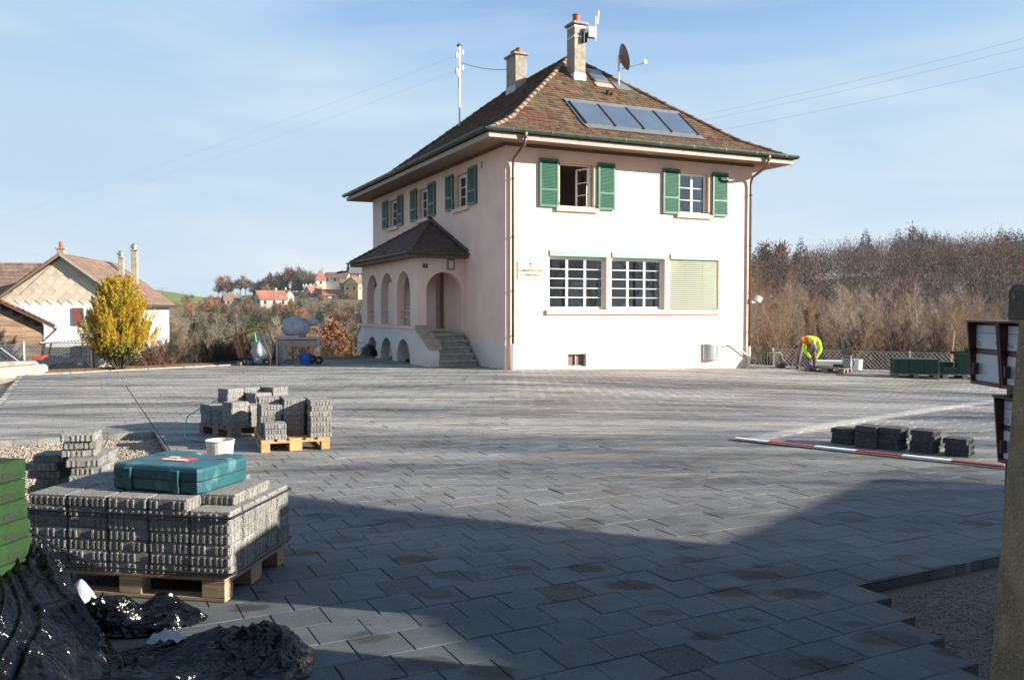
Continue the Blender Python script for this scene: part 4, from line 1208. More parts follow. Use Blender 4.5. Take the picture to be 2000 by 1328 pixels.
# what is seen through the office windows
ps = empty('potted_plant', hw(2.95, 0.55, 0.86), HT, 'bushy yellow-green pot plant behind the office window', 'plant')
MB().lathe([(0.12, 0), (0.17, 0.28), (0.18, 0.3), (0.15, 0.3)], (0, 0, 0), 12).build('pot', MT['terracotta'], ps)
mb = MB()
for i in range(240):
    h = rnd.uniform(0.35, 1.55); a = rnd.uniform(0, 6.28); r_ = 0.42 * math.sqrt(rnd.random()) * (0.5 + 0.5 * math.sin(min(1, h / 1.5) * 3.0))
    c = Vector((r_ * math.cos(a), r_ * math.sin(a) * .7, h)); e1 = Vector((rnd.gauss(0, 1), rnd.gauss(0, 1), rnd.gauss(0, .6))).normalized() * .075; e2 = e1.orthogonal().normalized() * .022
    mb.add([c - e1, c + e2, c + e1, c - e2], [(0, 1, 2, 3)])
tag(mb.build('foliage', mat('pot_plant_leaf', (0.16, 0.17, 0.03), 0.6, 0.3, 5), ps, fix=False), kind='stuff')
mb = MB(); mb.tube([(0, 0, .25), (.03, 0, .8), (0, .02, 1.4)], 0.012, 5); mb.tube([(0, 0, .25), (-.1, 0, .8), (-.18, .02, 1.2)], 0.01, 5); mb.build('stem', MT['pipe'], ps)
fc = empty('filing_shelf', hw(3.72, 2.6, 0.86), HT, 'pale filing shelf standing inside the office', 'shelf')
MB().b2(-.3, .3, -.2, .2, 0, 1.7).build('carcass', MT['offwhite'], fc)
mb = MB()
for i in range(4): mb.b2(-.27, .27, -.206, -.202, .1 + i * .4, .4 + i * .4)
mb.build('drawer_front', MT['fascia'], fc)
dk = empty('desk', hw(4.75, 1.3, 0.86), HT, 'office desk with papers seen through the window', 'desk')
MB().b2(-.8, .8, -.4, .4, .70, .74).build('top', MT['wood_grey'], dk)
mb = MB(); mb.b2(-.78, -.74, -.38, .38, 0, .7); mb.build('leg', MT['darkmetal'], dk)
mb = MB(); mb.b2(.74, .78, -.38, .38, 0, .7); mb.build('leg', MT['darkmetal'], dk)
mb = MB(); mb.b2(-.15, .2, -.1, .1, .74, 1.0); mb.b2(-.6, -.35, -.1, .2, .74, .95); mb.build('papers', MT['white'], dk)
# ------------------------------------------------------------------ pallets and stacked pavers
def pallet(loc, rz, m, label, group='timber pallets on the yard'):
    p = empty('pallet', (loc[0], loc[1], gz(*loc) + 0.002), rz, label, 'pallet', group)
    for y in (-.35, 0, .35): MB().cbox((0, y, .011), (1.2, .1 if y else .145, .022), .003).build('bottom_board', m, p)
    for x in (-.5275, 0, .5275):
        for y in (-.35, 0, .35): MB().cbox((x, y, .061), (.145, .1 if y else .145, .078), .003).build('pallet_block', m, p)
        MB().cbox((x, 0, .111), (.145, .8, .022), .003).build('stringer_board', m, p)
    for y in (-.3275, -.165, 0, .165, .3275): MB().cbox((0, y, .133), (1.2, .145 if y in (-.3275, 0, .3275) else .1, .022), .003).build('deck_board', m, p)
    return p
def block_mesh(name, w, d, h, m, seed=1):
    """concrete block with ribbed spacer sides"""
    rr = random.Random(seed); mb = MB()
    mb.cbox((0, 0, h / 2), (w - .012, d - .012, h - .001), .004)
    for (L, D, ax) in ((w, d, 0), (d, w, 1)):
        n = max(3, int(L / .036))
        for s in (-1, 1):
            for i in range(n):
                if rr.random() < 0.12: continue
                t = -L / 2 + L * (i + .5) / n + rr.uniform(-.004, .004); wd = rr.uniform(.012, .021)
                z0, z1 = .003, h - rr.uniform(.013, .017)
                q = D / 2 - .006
                a = [(t - wd / 2, q), (t + wd / 2, q), (t + wd / 3, q + .0058), (t - wd / 3, q + .0058)]
                poly = [((x, s * y, z0) if ax == 0 else (s * y, x, z0)) for x, y in a]
                mb.prism(poly, (0, 0, z1 - z0))
    return mb.mesh(name, m)
BT = 0.064
blkA = [block_mesh('paver_block', .259, .158, BT, MT['block'], i) for i in range(4)]
blkB = [block_mesh('paver_block', .258, .258, BT, MT['block'], 10 + i) for i in range(3)]
blkD = [block_mesh('dark_paver_block', .27, .27, .066, MT['block_dark'], 20 + i) for i in range(3)]
def place_block(meshes, M4, x, y, z, label, group, jit=0.004, turn=0.015, name='paver_block'):
    me = rnd.choice(meshes)
    p = M4 @ Vector((x + rnd.uniform(-jit, jit), y + rnd.uniform(-jit, jit), z))
    a = M4.to_euler().z + rnd.uniform(-turn, turn) + rnd.choice((0, math.pi))
    o = inst(name, me, None, p, (0, 0, a)); return tag(o, label, 'paver', group)
def frame(loc, rz): return Matrix.Translation((loc[0], loc[1], gz(*loc) + 0.002)) @ Matrix.Rotation(rz, 4, 'Z')

# near pallet, strapped
NPL, NPR = (-2.186, 5.413), R(-9.5)
pallet(NPL, NPR, MT['wood'], 'pale timber pallet under the strapped stack with the teal case')
F = frame(NPL, NPR)
lab, grp = 'grey ribbed concrete paver in the strapped stack under the teal case', 'pavers of the strapped stack'
for L in range(7):
    z = .1445 + L * BT + .0005
    for i in range(5):
        for j in range(5):
            if L < 6 and not (j == 0 or i == 4 or (i == 0)): 
                if L < 5: continue
            if L == 6 and i == 4 and j in (0, 4): continue
            dx = -.05 if (L == 6 and i == 4) else 0.0
            place_block(blkA, F, -.535 + i * .2625 + dx, -.327 + j * .1605, z, lab, grp)
zt = .1445 + 7 * BT
ss = empty('packing_strap', (F @ Vector((0, 0, 0))), NPR, 'black plastic straps around the stack under the teal case', 'strap')
for z, ph in ((.1445 + 5.55 * BT, 0), (.1445 + .45 * BT, 0)):
    mb = MB(); a, b, a2, b2 = -.672, -.414, .653, .403
    mb.tube([(a, b, z), (a2, b, z - .004), (a2, b2, z), (a, b2, z), (a, b, z)], 0.0075, 4); mb.build('strap_loop', MT['strap'], ss)
mb = MB(); mb.tube([(-.70, -.414, .40), (-.45, -.417, .27), (-.21, -.414, .185)], .008, 5); mb.build('loose_end', MT['strap'], ss)
o = MB().cbox((0, 0, .04), (.075, .06, .08), .003).build('timber_offcut', MT['trim_brown'], None, loc=(F @ Vector((-.47, .22, zt + .001))), rz=.3)
tag(o, 'short brown timber offcut standing behind the teal case', 'wood')

# two pallets in the middle
P2, R2 = (-2.794, 10.80), R(110.4)
pallet(P2, R2, MT['wood_new'], 'bright new timber pallet under the three tall paver columns')
fd, sd = Vector((.937, .348, 0)), Vector((-.348, .937, 0)); o2 = Vector((-2.96, 10.10, 0))
lab, grp = 'grey concrete paver in the tall columns on the bright pallet', 'pavers on the bright pallet'
def col(X, Y, n, meshes=blkB, lab=lab, grp=grp, fd=fd, sd=sd, o2=o2, z0=.1465):
    M4 = Matrix.Translation(o2 + fd * X + sd * Y) @ Matrix.Rotation(math.atan2(fd.y, fd.x), 4, 'Z')
    for k_ in range(n): place_block(meshes, M4, 0, 0, z0 + k_ * BT, lab, grp, .006, .03)
for X, Y, n in ((.70, .14, 7), (.70, .41, 7), (.41, .40, 7), (.41, .67, 7), (.13, .67, 7), (.14, .40, 6), (.17, .135, 3), (.68, .70, 6), (.40, .95, 6)): col(X, Y, n)
mb = MB()
P1, R1 = (-3.587, 11.92), R(49.7)
pallet(P1, R1, MT['wood_grey'], 'grey weathered timber pallet under the half-used paver load')
fd1, sd1 = Vector((.646, .763, 0)), Vector((.763, -.646, 0)); o1 = Vector((-4.28, 11.72, 0))
lab, grp = 'grey concrete paver on the grey weathered pallet', 'pavers on the weathered pallet'
for X, Y, n in ((.14, .13, 4), (.14, .40, 4), (.14, .67, 5), (.41, .13, 7), (.41, .40, 4), (.41, .67, 4), (.68, .13, 7), (.68, .40, 6), (.68, .67, 4), (.95, .13, 7), (.95, .40, 7), (.95, .67, 5)):
    col(X, Y, n, blkB, lab, grp, fd1, sd1, o1)
mb = MB(); pts = [(-4.02, 11.95, .47), (-4.25, 11.85, .36), (-4.47, 11.8, .22), (-4.45, 11.65, .10), (-4.30, 11.25, .02), (-4.0, 10.95, .012), (-3.6, 10.9, .012)]
tag(mb.tube(pts, .008, 6).build('packing_strap', mat('turquoise_strap', (.10, .42, .38), .5, .1), None, smooth=True), 'thin turquoise strap springing off the weathered pallet', 'strap')

# loose heap beside the gravel bay
lab, grp = 'grey concrete paver in the untidy heap behind the green slabs', 'pavers of the untidy heap'
hz0 = -.081
for (x, y, n, tw, w_) in ((-3.86, 7.15, 9, .25, blkB), (-3.42, 6.95, 9, .18, blkB), (-3.50, 7.22, 9, .1, blkB), (-3.56, 6.98, 0, .1, blkB)):
    for k_ in range(n):
        M4 = Matrix.Translation((x + rnd.uniform(-.05, .05), y + rnd.uniform(-.03, .03), 0)) @ Matrix.Rotation(.25 + rnd.uniform(-tw, tw), 4, 'Z')
        place_block(w_, M4, 0, 0, hz0 + k_ * (BT + .0008), lab, grp, 0, 0)
for k_ in range(3):
    M4 = Matrix.Translation((-3.54 + k_ * .01, 7.05 - .03 * k_, 0)) @ Matrix.Rotation(.30 - .08 * k_, 4, 'Z')
    place_block(blkB, M4, 0, 0, hz0 + (9 + k_) * (BT + .0008), lab, grp, .02, .1)
for (x, y, z, a) in ((-3.06, 7.0, hz0, .5), (-3.1, 7.0, hz0 + BT + .001, .1), (-3.08, 7.02, hz0 + 2 * BT + .002, .3), (-4.2, 6.9, hz0, -.2), (-4.18, 6.9, hz0 + BT + .001, .1), (-4.2, 6.92, hz0 + 2 * BT + .002, .2), (-4.16, 6.9, hz0 + 3 * BT + .003, .2)):
    place_block(blkB, Matrix.Translation((x, y, 0)) @ Matrix.Rotation(a, 4, 'Z'), 0, 0, z, lab, grp, 0, 0)

# piles of dark slabs beside the striped boards
grp = 'low piles of dark pavers'
for (x, y, n, lab) in ((4.25, 10.93, 3, 'dark charcoal paver in the low pile at the shadowed end of the row of piles'), (4.44, 10.64, 4, 'dark charcoal paver in the second pile of the row by the boards'), (4.66, 10.47, 4, 'dark charcoal paver in the middle pile of the row by the boards'),
                       (4.95, 10.24, 4, 'dark charcoal paver in the tilting fourth pile of the row by the boards'), (5.24, 10.04, 3, 'dark charcoal paver in the low pile nearest the mailboxes')):
    M4 = Matrix.Translation((x, y, gz(x, y) + .003)) @ Matrix.Rotation(R(-43), 4, 'Z')
    for k_ in range(n): place_block(blkD, M4, 0, 0, k_ * .067, lab, grp, .016, .09, 'dark_paver_block')

# red and white boards on the ground
brd = empty('striped_board', (0, 0, 0), 0, 'long red and white striped board lying along the edge of the paving', 'board')
bl = math.atan2(-.659, .752)
t = 0.0
seg = [(.46, 'white'), (.60, 'redpaint'), (.50, 'white'), (.52, 'redpaint'), (.52, 'white'), (.52, 'redpaint'), (.5, 'white'), (.5, 'redpaint')]
for L, m in seg:
    c = BA - BD * .02 + BD * (t + L / 2) - BN * .02
    MB().cbox((c[0], c[1], gz(*c) + .020), (L - .0005, .095, .026), .003, rz=bl).build('board_stripe', MT[m], brd); t += L
c = BA + BD * 2.1 - BN * .09
MB().cbox((c[0], c[1], gz(*c) + .010), (4.1, .05, .016), .003, rz=bl).build('support_batten', MT['wood_grey'], brd)

# ------------------------------------------------------------------ teal tool case
case = empty('tool_case', (F @ Vector((.115, .005, zt + .002))), NPR + R(-8), 'scuffed teal power-tool case lying on the paver stack', 'tool case'); case.scale = (.93, 1, 1.25)
def case_outline(ins=0.0):
    a, b = .345 - ins, .265 - ins
    return [(-a + .02, -b), (a - .02, -b), (a, -b + .03), (a, b - .07), (a - .05, b), (.12 + ins, b), (.085 + ins, b - .10), (-.035 - ins, b - .10), (-.07 - ins, b), (-a + .04, b), (-a, b - .06), (-a, -b + .03)]
def shell(z0, z1, bev_top, bev_bot):
    mb = MB(); rings = []
    for z, ins in ((z0, bev_bot), (z0 + bev_bot, 0), (z1 - bev_top, 0), (z1 - bev_top * .3, bev_top * .35), (z1, bev_top)):
        rings.append([(x, y, z) for x, y in case_outline(ins)])
    n = len(rings[0]); vs = [p for r_ in rings for p in r_]
    fs = [(i*n+k_, i*n+(k_+1) % n, (i+1)*n+(k_+1) % n, (i+1)*n+k_) for i in range(len(rings)-1) for k_ in range(n)]
    fs += [tuple(range(n))[::-1], tuple((len(rings)-1)*n + k_ for k_ in range(n))]
    return mb.add(vs, fs)
shell(0, .060, .004, .012).build('case_base', MT['teal'], case)
lid = shell(.064, .128, .022, .003).build('case_lid', MT['teal'], case)
mb = MB()
mb.b2(-.30, .30, -.2665, -.25, .0585, .0655); mb.b2(-.336, .336, -.24, .18, .052, .066)
mb.build('case_seam', MT['darkmetal'], case)
for x in (-.21, .16):
    mb = MB(); mb.cbox((x, -.272, .062), (.062, .016, .075), .005); mb.cbox((x, -.262, .104), (.062, .04, .018), .006); mb.cbox((x + .01, -.274, .02), (.05, .012, .035), .004); mb.build('latch', MT['teal'], case)
mb = MB(); mb.tube([(-.05, .22, .07), (.10, .22, .07)], .017, 8); mb.build('handle', MT['teal'], case)
MB().cbox((-.02, -.03, .1292), (.23, .125, .0016), .0004).build('brand_label', MT['red_label'], lid)
MB().cbox((-.085, .012, .1306), (.075, .036, .0008), .0003).build('sticker', MT['white_label'], lid)
me = text_mesh('brand_lettering', 'makita', .078, MT['white_label'], .0006, shear=.22, bold=.0022)
xs_ = [v.co.x for v in me.vertices]; k_ = .20 / (max(xs_) - min(xs_))
inst('brand_lettering', me, lid, (-.018, -.058, .1312), (0, 0, 0), (k_, .85, 1))
for (x, y) in ((-.26, .14), (.26, .12)): MB().cbox((x, y, .1285), (.09, .14, .004), .002).build('lid_rib', MT['teal'], lid)

# ------------------------------------------------------------------ buckets
def bucket(loc, r0, r1, h, m, label, handle=True, z=None):
    b = empty('bucket', (loc[0], loc[1], gz(*loc) + .002 if z is None else z), 0.4, label, 'bucket')
    MB().lathe([(r0, 0), (r1 * .97, h * .8), (r1, h * .81), (r1, h * .86), (r1 * .99, h * .87), (r1 * 1.0, h - .012), (r1 * 1.05, h - .012), (r1 * 1.05, h), (r1 * .97, h), (r0 * .96, .01), (0.001, .01)], (0, 0, 0), 28, caps=True).build('tub', m, b, smooth=False)
    if handle:
        mb = MB(); mb.tube([(r1 * 1.05 * math.cos(a), r1 * 1.05 * math.sin(a) * .98, h * .88 - .11 * math.sin(a)) for a in np.linspace(0, math.pi, 12)][::1], .004, 5); mb.build('bail_handle', MT['metal'], b)
    return b
bucket((-3.19, 9.35), .125, .148, .27, MT['bucket'], 'grubby white plastic pail standing in front of the bright pallet')

# ------------------------------------------------------------------ green slab stack at the near left
GS = (-2.78, 4.20)
lab, grp = 'green rubber slab in the tall stack wrapped with black film', 'green rubber slabs'
gm = MB(); gm.cbox((0, 0, .05), (.50, .50, .099), .007)
gm.b2(.2485, .2525, -.16, -.10, .022, .046, mi=1); gm.b2(.2485, .2525, .08, .14, .022, .046, mi=1); gm.b2(-.14, -.08, -.2525, -.2485, .022, .046, mi=1); gm.b2(.10, .16, -.2525, -.2485, .022, .046, mi=1)
gme = gm.mesh('rubber_slab', [MT['greenrub'], MT['dark']])
gp = empty('pallet', (GS[0], GS[1], .002), R(-8), 'timber pallet hidden under the green slabs', 'pallet', 'timber pallets on the yard')
MB().b2(-.3, .3, -.28, .28, .10, .122).build('deck_board', MT['wood'], gp)
for x in (-.25, 0, .25): MB().b2(x - .05, x + .05, -.28, .28, 0, .098).build('pallet_block', MT['wood'], gp)
for k_ in range(8):
    tag(inst('rubber_slab', gme, None, (GS[0] + .028 - .006 * k_, GS[1] + rnd.uniform(-.01, .01), .126 + k_ * .1005), (0, 0, R(-9) + rnd.uniform(-.02, .02))), lab, 'slab', grp)

# ------------------------------------------------------------------ black stretch film
def cell_noise(p):
    d, _ = noise.voronoi(p, distance_metric='DISTANCE')
    return d[1] - d[0]
def film(name, label, cx_, cy_, hx, hy, rot, hfun, mask, nx=90, ny=90, fold=0.03, fdir=0.5, ffreq=9.0, seed=0.0, m='blackfilm', fan=None):
    """thin sheet: long sharp pleats (fanning from a point if given) broken by a few creases"""
    vs, keep = [], []
    tri = lambda q: abs((q % 1.0) - .5) * 2
    for j in range(ny):
        for i in range(nx):
            x = (i / (nx - 1) * 2 - 1) * hx; y = (j / (ny - 1) * 2 - 1) * hy
            w = Vector((x * 3, y * 3, seed))
            wx = noise.noise(w) * .12; wy = noise.noise(w + Vector((7, 3, 1))) * .12
            e = mask(x + wx * .6, y + wy * .6)
            if fan:
                dx, dy = x - fan[0], y - fan[1]; v_ = math.atan2(dy, dx) * .45; u_ = math.hypot(dx, dy)
            else:
                fd_ = fdir + .5 * noise.noise(Vector((x * 1.6, y * 1.6, seed + 2)))
                u_ = x * math.cos(fdir) + y * math.sin(fdir); v_ = -x * math.sin(fd_) + y * math.cos(fd_)
            ph = v_ * ffreq + noise.noise(Vector((u_ * 1.6, v_ * 4, seed))) * 1.2
            amp = .05 + 1.5 * max(0, noise.noise(Vector((x * 3.4 + seed, y * 3.4, 1))) + .22)
            p1 = tri(ph) ** 1.6; p2 = tri(ph * 2.3 + u_ * 1.3) ** 1.4; p3 = tri(ph * 5.1 + u_ * 2.1)
            cr = tri(u_ * 5 + noise.noise(Vector((x * 5, y * 5, seed + 9))) * 2.2) ** 3
            ed = min(1, max(0, e) / .12)
            h = hfun(x, y) * (0.35 + .65 * ed) + fold * (p1 * 1.0 * amp + p2 * .45 + p3 * .13 + cr * .5 * amp - .5) * (0.25 + .75 * ed)
            vs.append((x + wx * .25, y + wy * .25, max(h, .004 + .004 * abs(wx) * 20))); keep.append(e > 0)
    fs = [(j*nx+i, j*nx+i+1, (j+1)*nx+i+1, (j+1)*nx+i) for j in range(ny - 1) for i in range(nx - 1) if keep[j*nx+i] and keep[j*nx+i+1] and keep[(j+1)*nx+i+1] and keep[(j+1)*nx+i]]
    used = sorted({i for f in fs for i in f}); mp_ = {o: i for i, o in enumerate(used)}
    me = bpy.data.meshes.new(name); me.from_pydata([vs[i] for i in used], [], [tuple(mp_[i] for i in f) for f in fs]); me.materials.append(MT[m])
    for p in me.polygons: p.use_smooth = True
    return tag(inst(name, me, None, (cx_, cy_, .003), (0, 0, rot)), label, 'plastic film')
def gau(x, y, a, b, sx, sy): return math.exp(-((x - a) / sx) ** 2 - ((y - b) / sy) ** 2)
# wrapped skirt falling from the green stack
film('stretch_film', 'glossy black stretch film hanging off the green slab stack', -2.22, 3.98, .60, .60, 0,
     lambda x, y: max(0, .40 - .66 * max(0, x + .22) - .30 * max(0, -y - .1)) + .04 * gau(x, y, .25, -.2, .2, .2),
     lambda x, y: 1.0 - max(abs(x) / .60, abs(y) / .58, (x + .12 + max(0, y) * 1.1) / .60), 190, 180, .065, 1.1, 12, 2.0, fan=(-.75, .75))
film('stretch_film', 'crumpled heap of black film pushed against the near pallet', -2.06, 4.58, .44, .24, R(10),
     lambda x, y: .11 * gau(x, y, -.15, .02, .26, .14) + .10 * gau(x, y, .18, .08, .10, .10) + .06 * gau(x, y, .25, -.08, .2, .16),
     lambda x, y: 1.0 - math.hypot(x / .42, y / .21), 160, 110, .075, .25, 10, 9.0)
film('stretch_film', 'flat sheet of black film trailing over the paving', -1.50, 3.98, .58, .42, R(8),
     lambda x, y: .11 * gau(x, y, .12, .20, .28, .14) + .09 * gau(x, y, .40, .14, .14, .13) + .05 * gau(x, y, -.2, -.1, .4, .2),
     lambda x, y: 1.0 - max(abs(x) / .56, abs(y + .12 * x) / .38, (abs(x) / .6 + abs(y) / .5) / 1.2), 180, 140, .05, -.40, 10, 15.0, fan=(.75, .45))
film('clear_wrap', 'torn piece of clear grey wrap beside the green stack', -2.42, 4.78, .12, .10, R(-30), lambda x, y: .17 * gau(x, y, 0, 0, .1, .08),
     lambda x, y: 1 - math.hypot(x / .11, y / .08), 40, 40, .02, .5, 14, 21.0, 'film')
mb = MB(); vs_, fs_ = [], []
for i_ in range(9):
    for j_ in range(5):
        u_, v_ = i_ / 8 - .5, j_ / 4 - .5; vs_.append((u_ * .20 * (1 - .5 * abs(v_)), v_ * .09 * (1 - abs(u_)), .03 * math.cos(u_ * 3) + .012 * math.sin(u_ * 19 + v_ * 4) + .02 * v_))
for i_ in range(8):
    for j_ in range(4): fs_.append((i_*5+j_, i_*5+j_+1, (i_+1)*5+j_+1, (i_+1)*5+j_))
tag(mb.add(vs_, fs_).build('paper_scrap', MT['film'], None, smooth=True, loc=(-1.70, 4.16, .075), rz=R(18)), 'white crumpled paper scrap caught on the black film', 'paper')

# ------------------------------------------------------------------ mailboxes and posts
def mailbox(y1, z1, label):
    """front faces -x; y1 = far side, z1 = top"""
    L, Hh = .286, .335
    mbx = empty('mailbox', (2.43, y1 - L, z1 - Hh), 0, label, 'mailbox', 'maroon mailboxes on the gate post')
    MB().b2(.06, .288, .012, L - .012, .012, Hh - .010).build('housing', MT['maroon'], mbx)
    for y in (0.001, L - .013):
        mb = MB(); mb.prism([(0.0, y, Hh - .006), (.285, y, Hh - .006), (.285, y, 0.0), (.028, y, 0.0)], (0, .012, 0)); mb.build('side_panel', MT['maroon'], mbx)
    MB().b2(-.006, .29, -.002, L + .001, Hh - .0055, Hh + .004).build('top_panel', MT['maroon'], mbx)
    MB().b2(.026, .285, .0135, L - .0135, .001, .018).build('bottom_panel', MT['maroon'], mbx)
    up_ = MB().cbox((.052, L / 2, Hh - .083), (.012, L - .032, .125), .002).build('name_door', MT['boxwhite'], mbx)
    MB().b2(.0445, .0465, .02, L - .02, Hh - .0625, Hh - .060).build('letter_flap', MT['darkmetal'], up_)
    MB().b2(.0435, .0465, .03, .085, Hh - .125, Hh - .102).build('name_tag', MT['zinc'], up_)
    mb = MB(); mb.tube([(.046, L - .05, Hh - .118), (.036, L - .05, Hh - .118)], .012, 14); mb.build('lock', MT['steel'], up_)
    MB().b2(.040, .059, .0135, L - .0135, .166, .186).build('cross_bar', MT['maroon'], mbx)
    lo = MB().cbox((.052, L / 2, .091), (.012, L - .032, .144), .002).build('parcel_door', MT['boxwhite'], mbx)
    MB().cbox((.022, L - .058, .085), (.030, .02, .062), .003).build('door_handle', MT['darkmetal'], lo)
    return mbx
mailbox(4.60, 1.635, 'maroon and white mailbox in the top row, far end')
mailbox(4.31, 1.635, 'maroon and white mailbox in the top row, beside the aggregate post')
mailbox(4.33, 1.262, 'maroon and white mailbox alone in the lower row')
mb = MB()
pr = [(2.033, 3.45), (2.42, 3.47), (2.40, 3.10), (2.01, 3.08)]
vs = [(x - .0594 * 1.75 + (.02 if x > 2.2 else 0), y, -.1) for x, y in pr] + [(x, y, 1.64) for x, y in pr] + [(x + (.02 if x < 2.2 else -.02), y + (-.02 if y > 3.2 else .02), 1.665) for x, y in pr]
mb.add(vs, [(0, 1, 2, 3)] + [(i, (i+1) % 4, 4 + (i+1) % 4, 4 + i) for i in range(4)] + [(4+i, 4+(i+1) % 4, 8+(i+1) % 4, 8+i) for i in range(4)] + [(8, 9, 10, 11)])
tag(mb.build('concrete_post', MT['pillar']), 'brown exposed-aggregate concrete post in front of the mailboxes', 'post')
mb = MB(); mb.cbox((2.90, 4.65, .85), (.355, .2, 1.96), .03)
tag(mb.build('gate_post', MT['mossy']), 'dark mossy gate post rising behind the mailboxes', 'post')
# ------------------------------------------------------------------ machines at the back left, in the shade of the hall
def wheel(name, c, r_, w, parent, axis='X', m='rubber'):
    mb = MB(); n = 18
    prof = [(r_ * .62, -w / 2), (r_ * .95, -w / 2), (r_, -w / 4), (r_, w / 4), (r_ * .95, w / 2), (r_ * .62, w / 2)]
    mb.lathe(prof, (0, 0, 0), n); o = mb.build(name, MT[m], parent, smooth=False)
    mb = MB(); mb.lathe([(r_ * .2, -w * .55), (r_ * .61, -w * .4), (r_ * .61, w * .4), (r_ * .2, w * .55)], (0, 0, 0), n); h = mb.build('wheel_hub', MT['zinc'], o)
    o.location = c; o.rotation_euler = (0, R(90), 0) if axis == 'X' else (R(90), 0, 0)
    return o
cu = empty('joint_cutter', (-7.62, 25.95, 0.002), R(-14), 'yellow framed floor saw wrapped in plastic beside the hedge', 'machine')
for y in (-.22, .22):
    mb = MB(); mb.tube([(-.40, y, .12), (-.62, y, .90), (-.60, y, .94), (.05, y, 1.14), (.14, y, 1.10), (.46, y, .34), (.5, y, .2)], .024, 8); mb.build('side_frame', MT['yellow'], cu, smooth=True)
mb = MB(); mb.tube([(-.05, -.22, 1.13), (-.03, -.22, 1.30), (.10, -.22, 1.30), (.08, -.22, 1.12)], .018, 6); mb.build('lifting_eye', MT['yellow'], cu)
for x_, z_ in ((-.62, .92), (-.42, .15)): MB().tube([(x_, -.22, z_), (x_, .22, z_)], .02, 6).build('cross_tube', MT['yellow'], cu)
MB().cbox((-.66, 0, .52), (.12, .36, .66), .02, rot=Euler((0, -.27, 0)).to_matrix()).build('water_tank', mat('rusty_tank', (.30, .15, .09), .7, .2, 6), cu)
for s_ in (-1, 1): MB().tube([(-.55, s_ * .20, .95), (-.80, s_ * .24, .86), (-1.02, s_ * .26, .78)], .02, 7).build('handlebar', MT['darkmetal'], cu)
for (x, y) in ((-.32, -.3), (-.32, .3), (.42, -.3), (.42, .3)): wheel('wheel', (x, y, .12), .12, .07, cu, 'Y')
mb = MB(); n = 22
mb.prism([(.52 + .30 * math.cos(2*math.pi*i/n), .20, .34 + .30 * math.sin(2*math.pi*i/n)) for i in range(n)], (0, .05, 0)); mb.build('blade_guard', MT['zinc'], cu)
MB().cbox((0, 0, .2), (.8, .4, .1), .01).build('chassis', MT['darkmetal'], cu)
mb = MB(); mb.box((-.48, -.33, .05), (.14, .1, .1)); mb.build('wheel_chock', MT['wood'], cu)
def sheet_blob(name, c, r_, seed, parent, m='film'):
    bm = bmesh.new(); bmesh.ops.create_icosphere(bm, subdivisions=4, radius=1)
    for v in bm.verts:
        d = v.co.copy()
        k_ = 1 + .22 * noise.noise(d * 1.7 + Vector((seed, 0, 0))) + .13 * (1 - abs(noise.noise(Vector((d.x * 4, d.y * 4, d.z * 1.2)) + Vector((0, seed, 0)))) * 2) + .05 * noise.noise(d * 9)
        v.co = Vector((d.x * r_[0], d.y * r_[1], d.z * r_[2])) * k_
    me = bpy.data.meshes.new(name); bm.to_mesh(me); bm.free(); me.materials.append(MT[m])
    for p in me.polygons: p.use_smooth = True
    return inst(name, me, parent, c)
sheet_blob('plastic_cover', (.10, -.05, .42), (.30, .26, .37), 1.0, cu)
sheet_blob('plastic_cover', (.05, -.03, .80), (.23, .2, .15), 4.0, cu)
mb = MB(); mb.tube([(-.12, -.30, .72), (-.05, -.30, .92)], .02, 5); mb.tube([(.06, -.31, .70), (.0, -.28, .96)], .03, 5); mb.build('green_tape', mat('green_tape', (.05, .30, .06), .5, .1), cu)

sw = empty('table_saw', (-6.55, 26.35, 0.002), R(10), 'block-cutting table with its saw head under a tied plastic sheet', 'machine')
for (x, y) in ((-.62, -.28), (-.62, .28), (.62, -.28), (.62, .28)): MB().tube([(x, y, 0), (x, y, .80 if x < 0 else 1.25)], .026, 6).build('leg', MT['metal'], sw)
MB().cbox((0, 0, .64), (1.32, .60, .20), .015).build('water_trough', mat('trough_paint', (.34, .25, .21), .7, .2, 5), sw)
MB().cbox((0, 0, .80), (1.40, .66, .06), .01).build('table_rim', MT['fascia'], sw)
mb = MB()
for y in (-.25, .25): mb.box((-.3, y, .86), (.7, .04, .05))
mb.build('slide_rail', MT['metal'], sw)
MB().box((.62, 0, .92), (.05, .6, .05)).build('column_bar', MT['metal'], sw)
wheel('wheel', (.62, -.33, .13), .13, .07, sw, 'Y'); wheel('wheel', (.40, .33, .13), .13, .07, sw, 'Y')
sheet_blob('plastic_cover', (-.08, 0, 1.12), (.36, .28, .32), 7.0, sw); sheet_blob('plastic_cover', (.45, -.02, 1.28), (.18, .15, .11), 9.0, sw)
bucket((-6.30, 26.20), .15, .185, .34, MT['bluepl'], 'bright blue tub under the block-cutting table')

# tape between stakes at the edge of the slope
for i, (x, y, lab) in enumerate(((-7.05, 27.6, 'thin grey stake holding the tape behind the floor saw'), (-5.35, 28.6, 'thin grey stake holding the tape beside the porch'))):
    tag(MB().tube([(x, y, tz(x, y) - .1), (x, y, .62)], .02, 6).build('fence_stake', MT['wood_grey']), lab, 'stake')
tag(MB().tube([(-7.05, 27.6, .55), (-6.2, 28.1, .53), (-5.35, 28.6, .55), (-4.8, 30.6, .53)], .012, 5).build('barrier_tape', MT['offwhite']), 'pale tape strung between stakes behind the machines', 'tape')

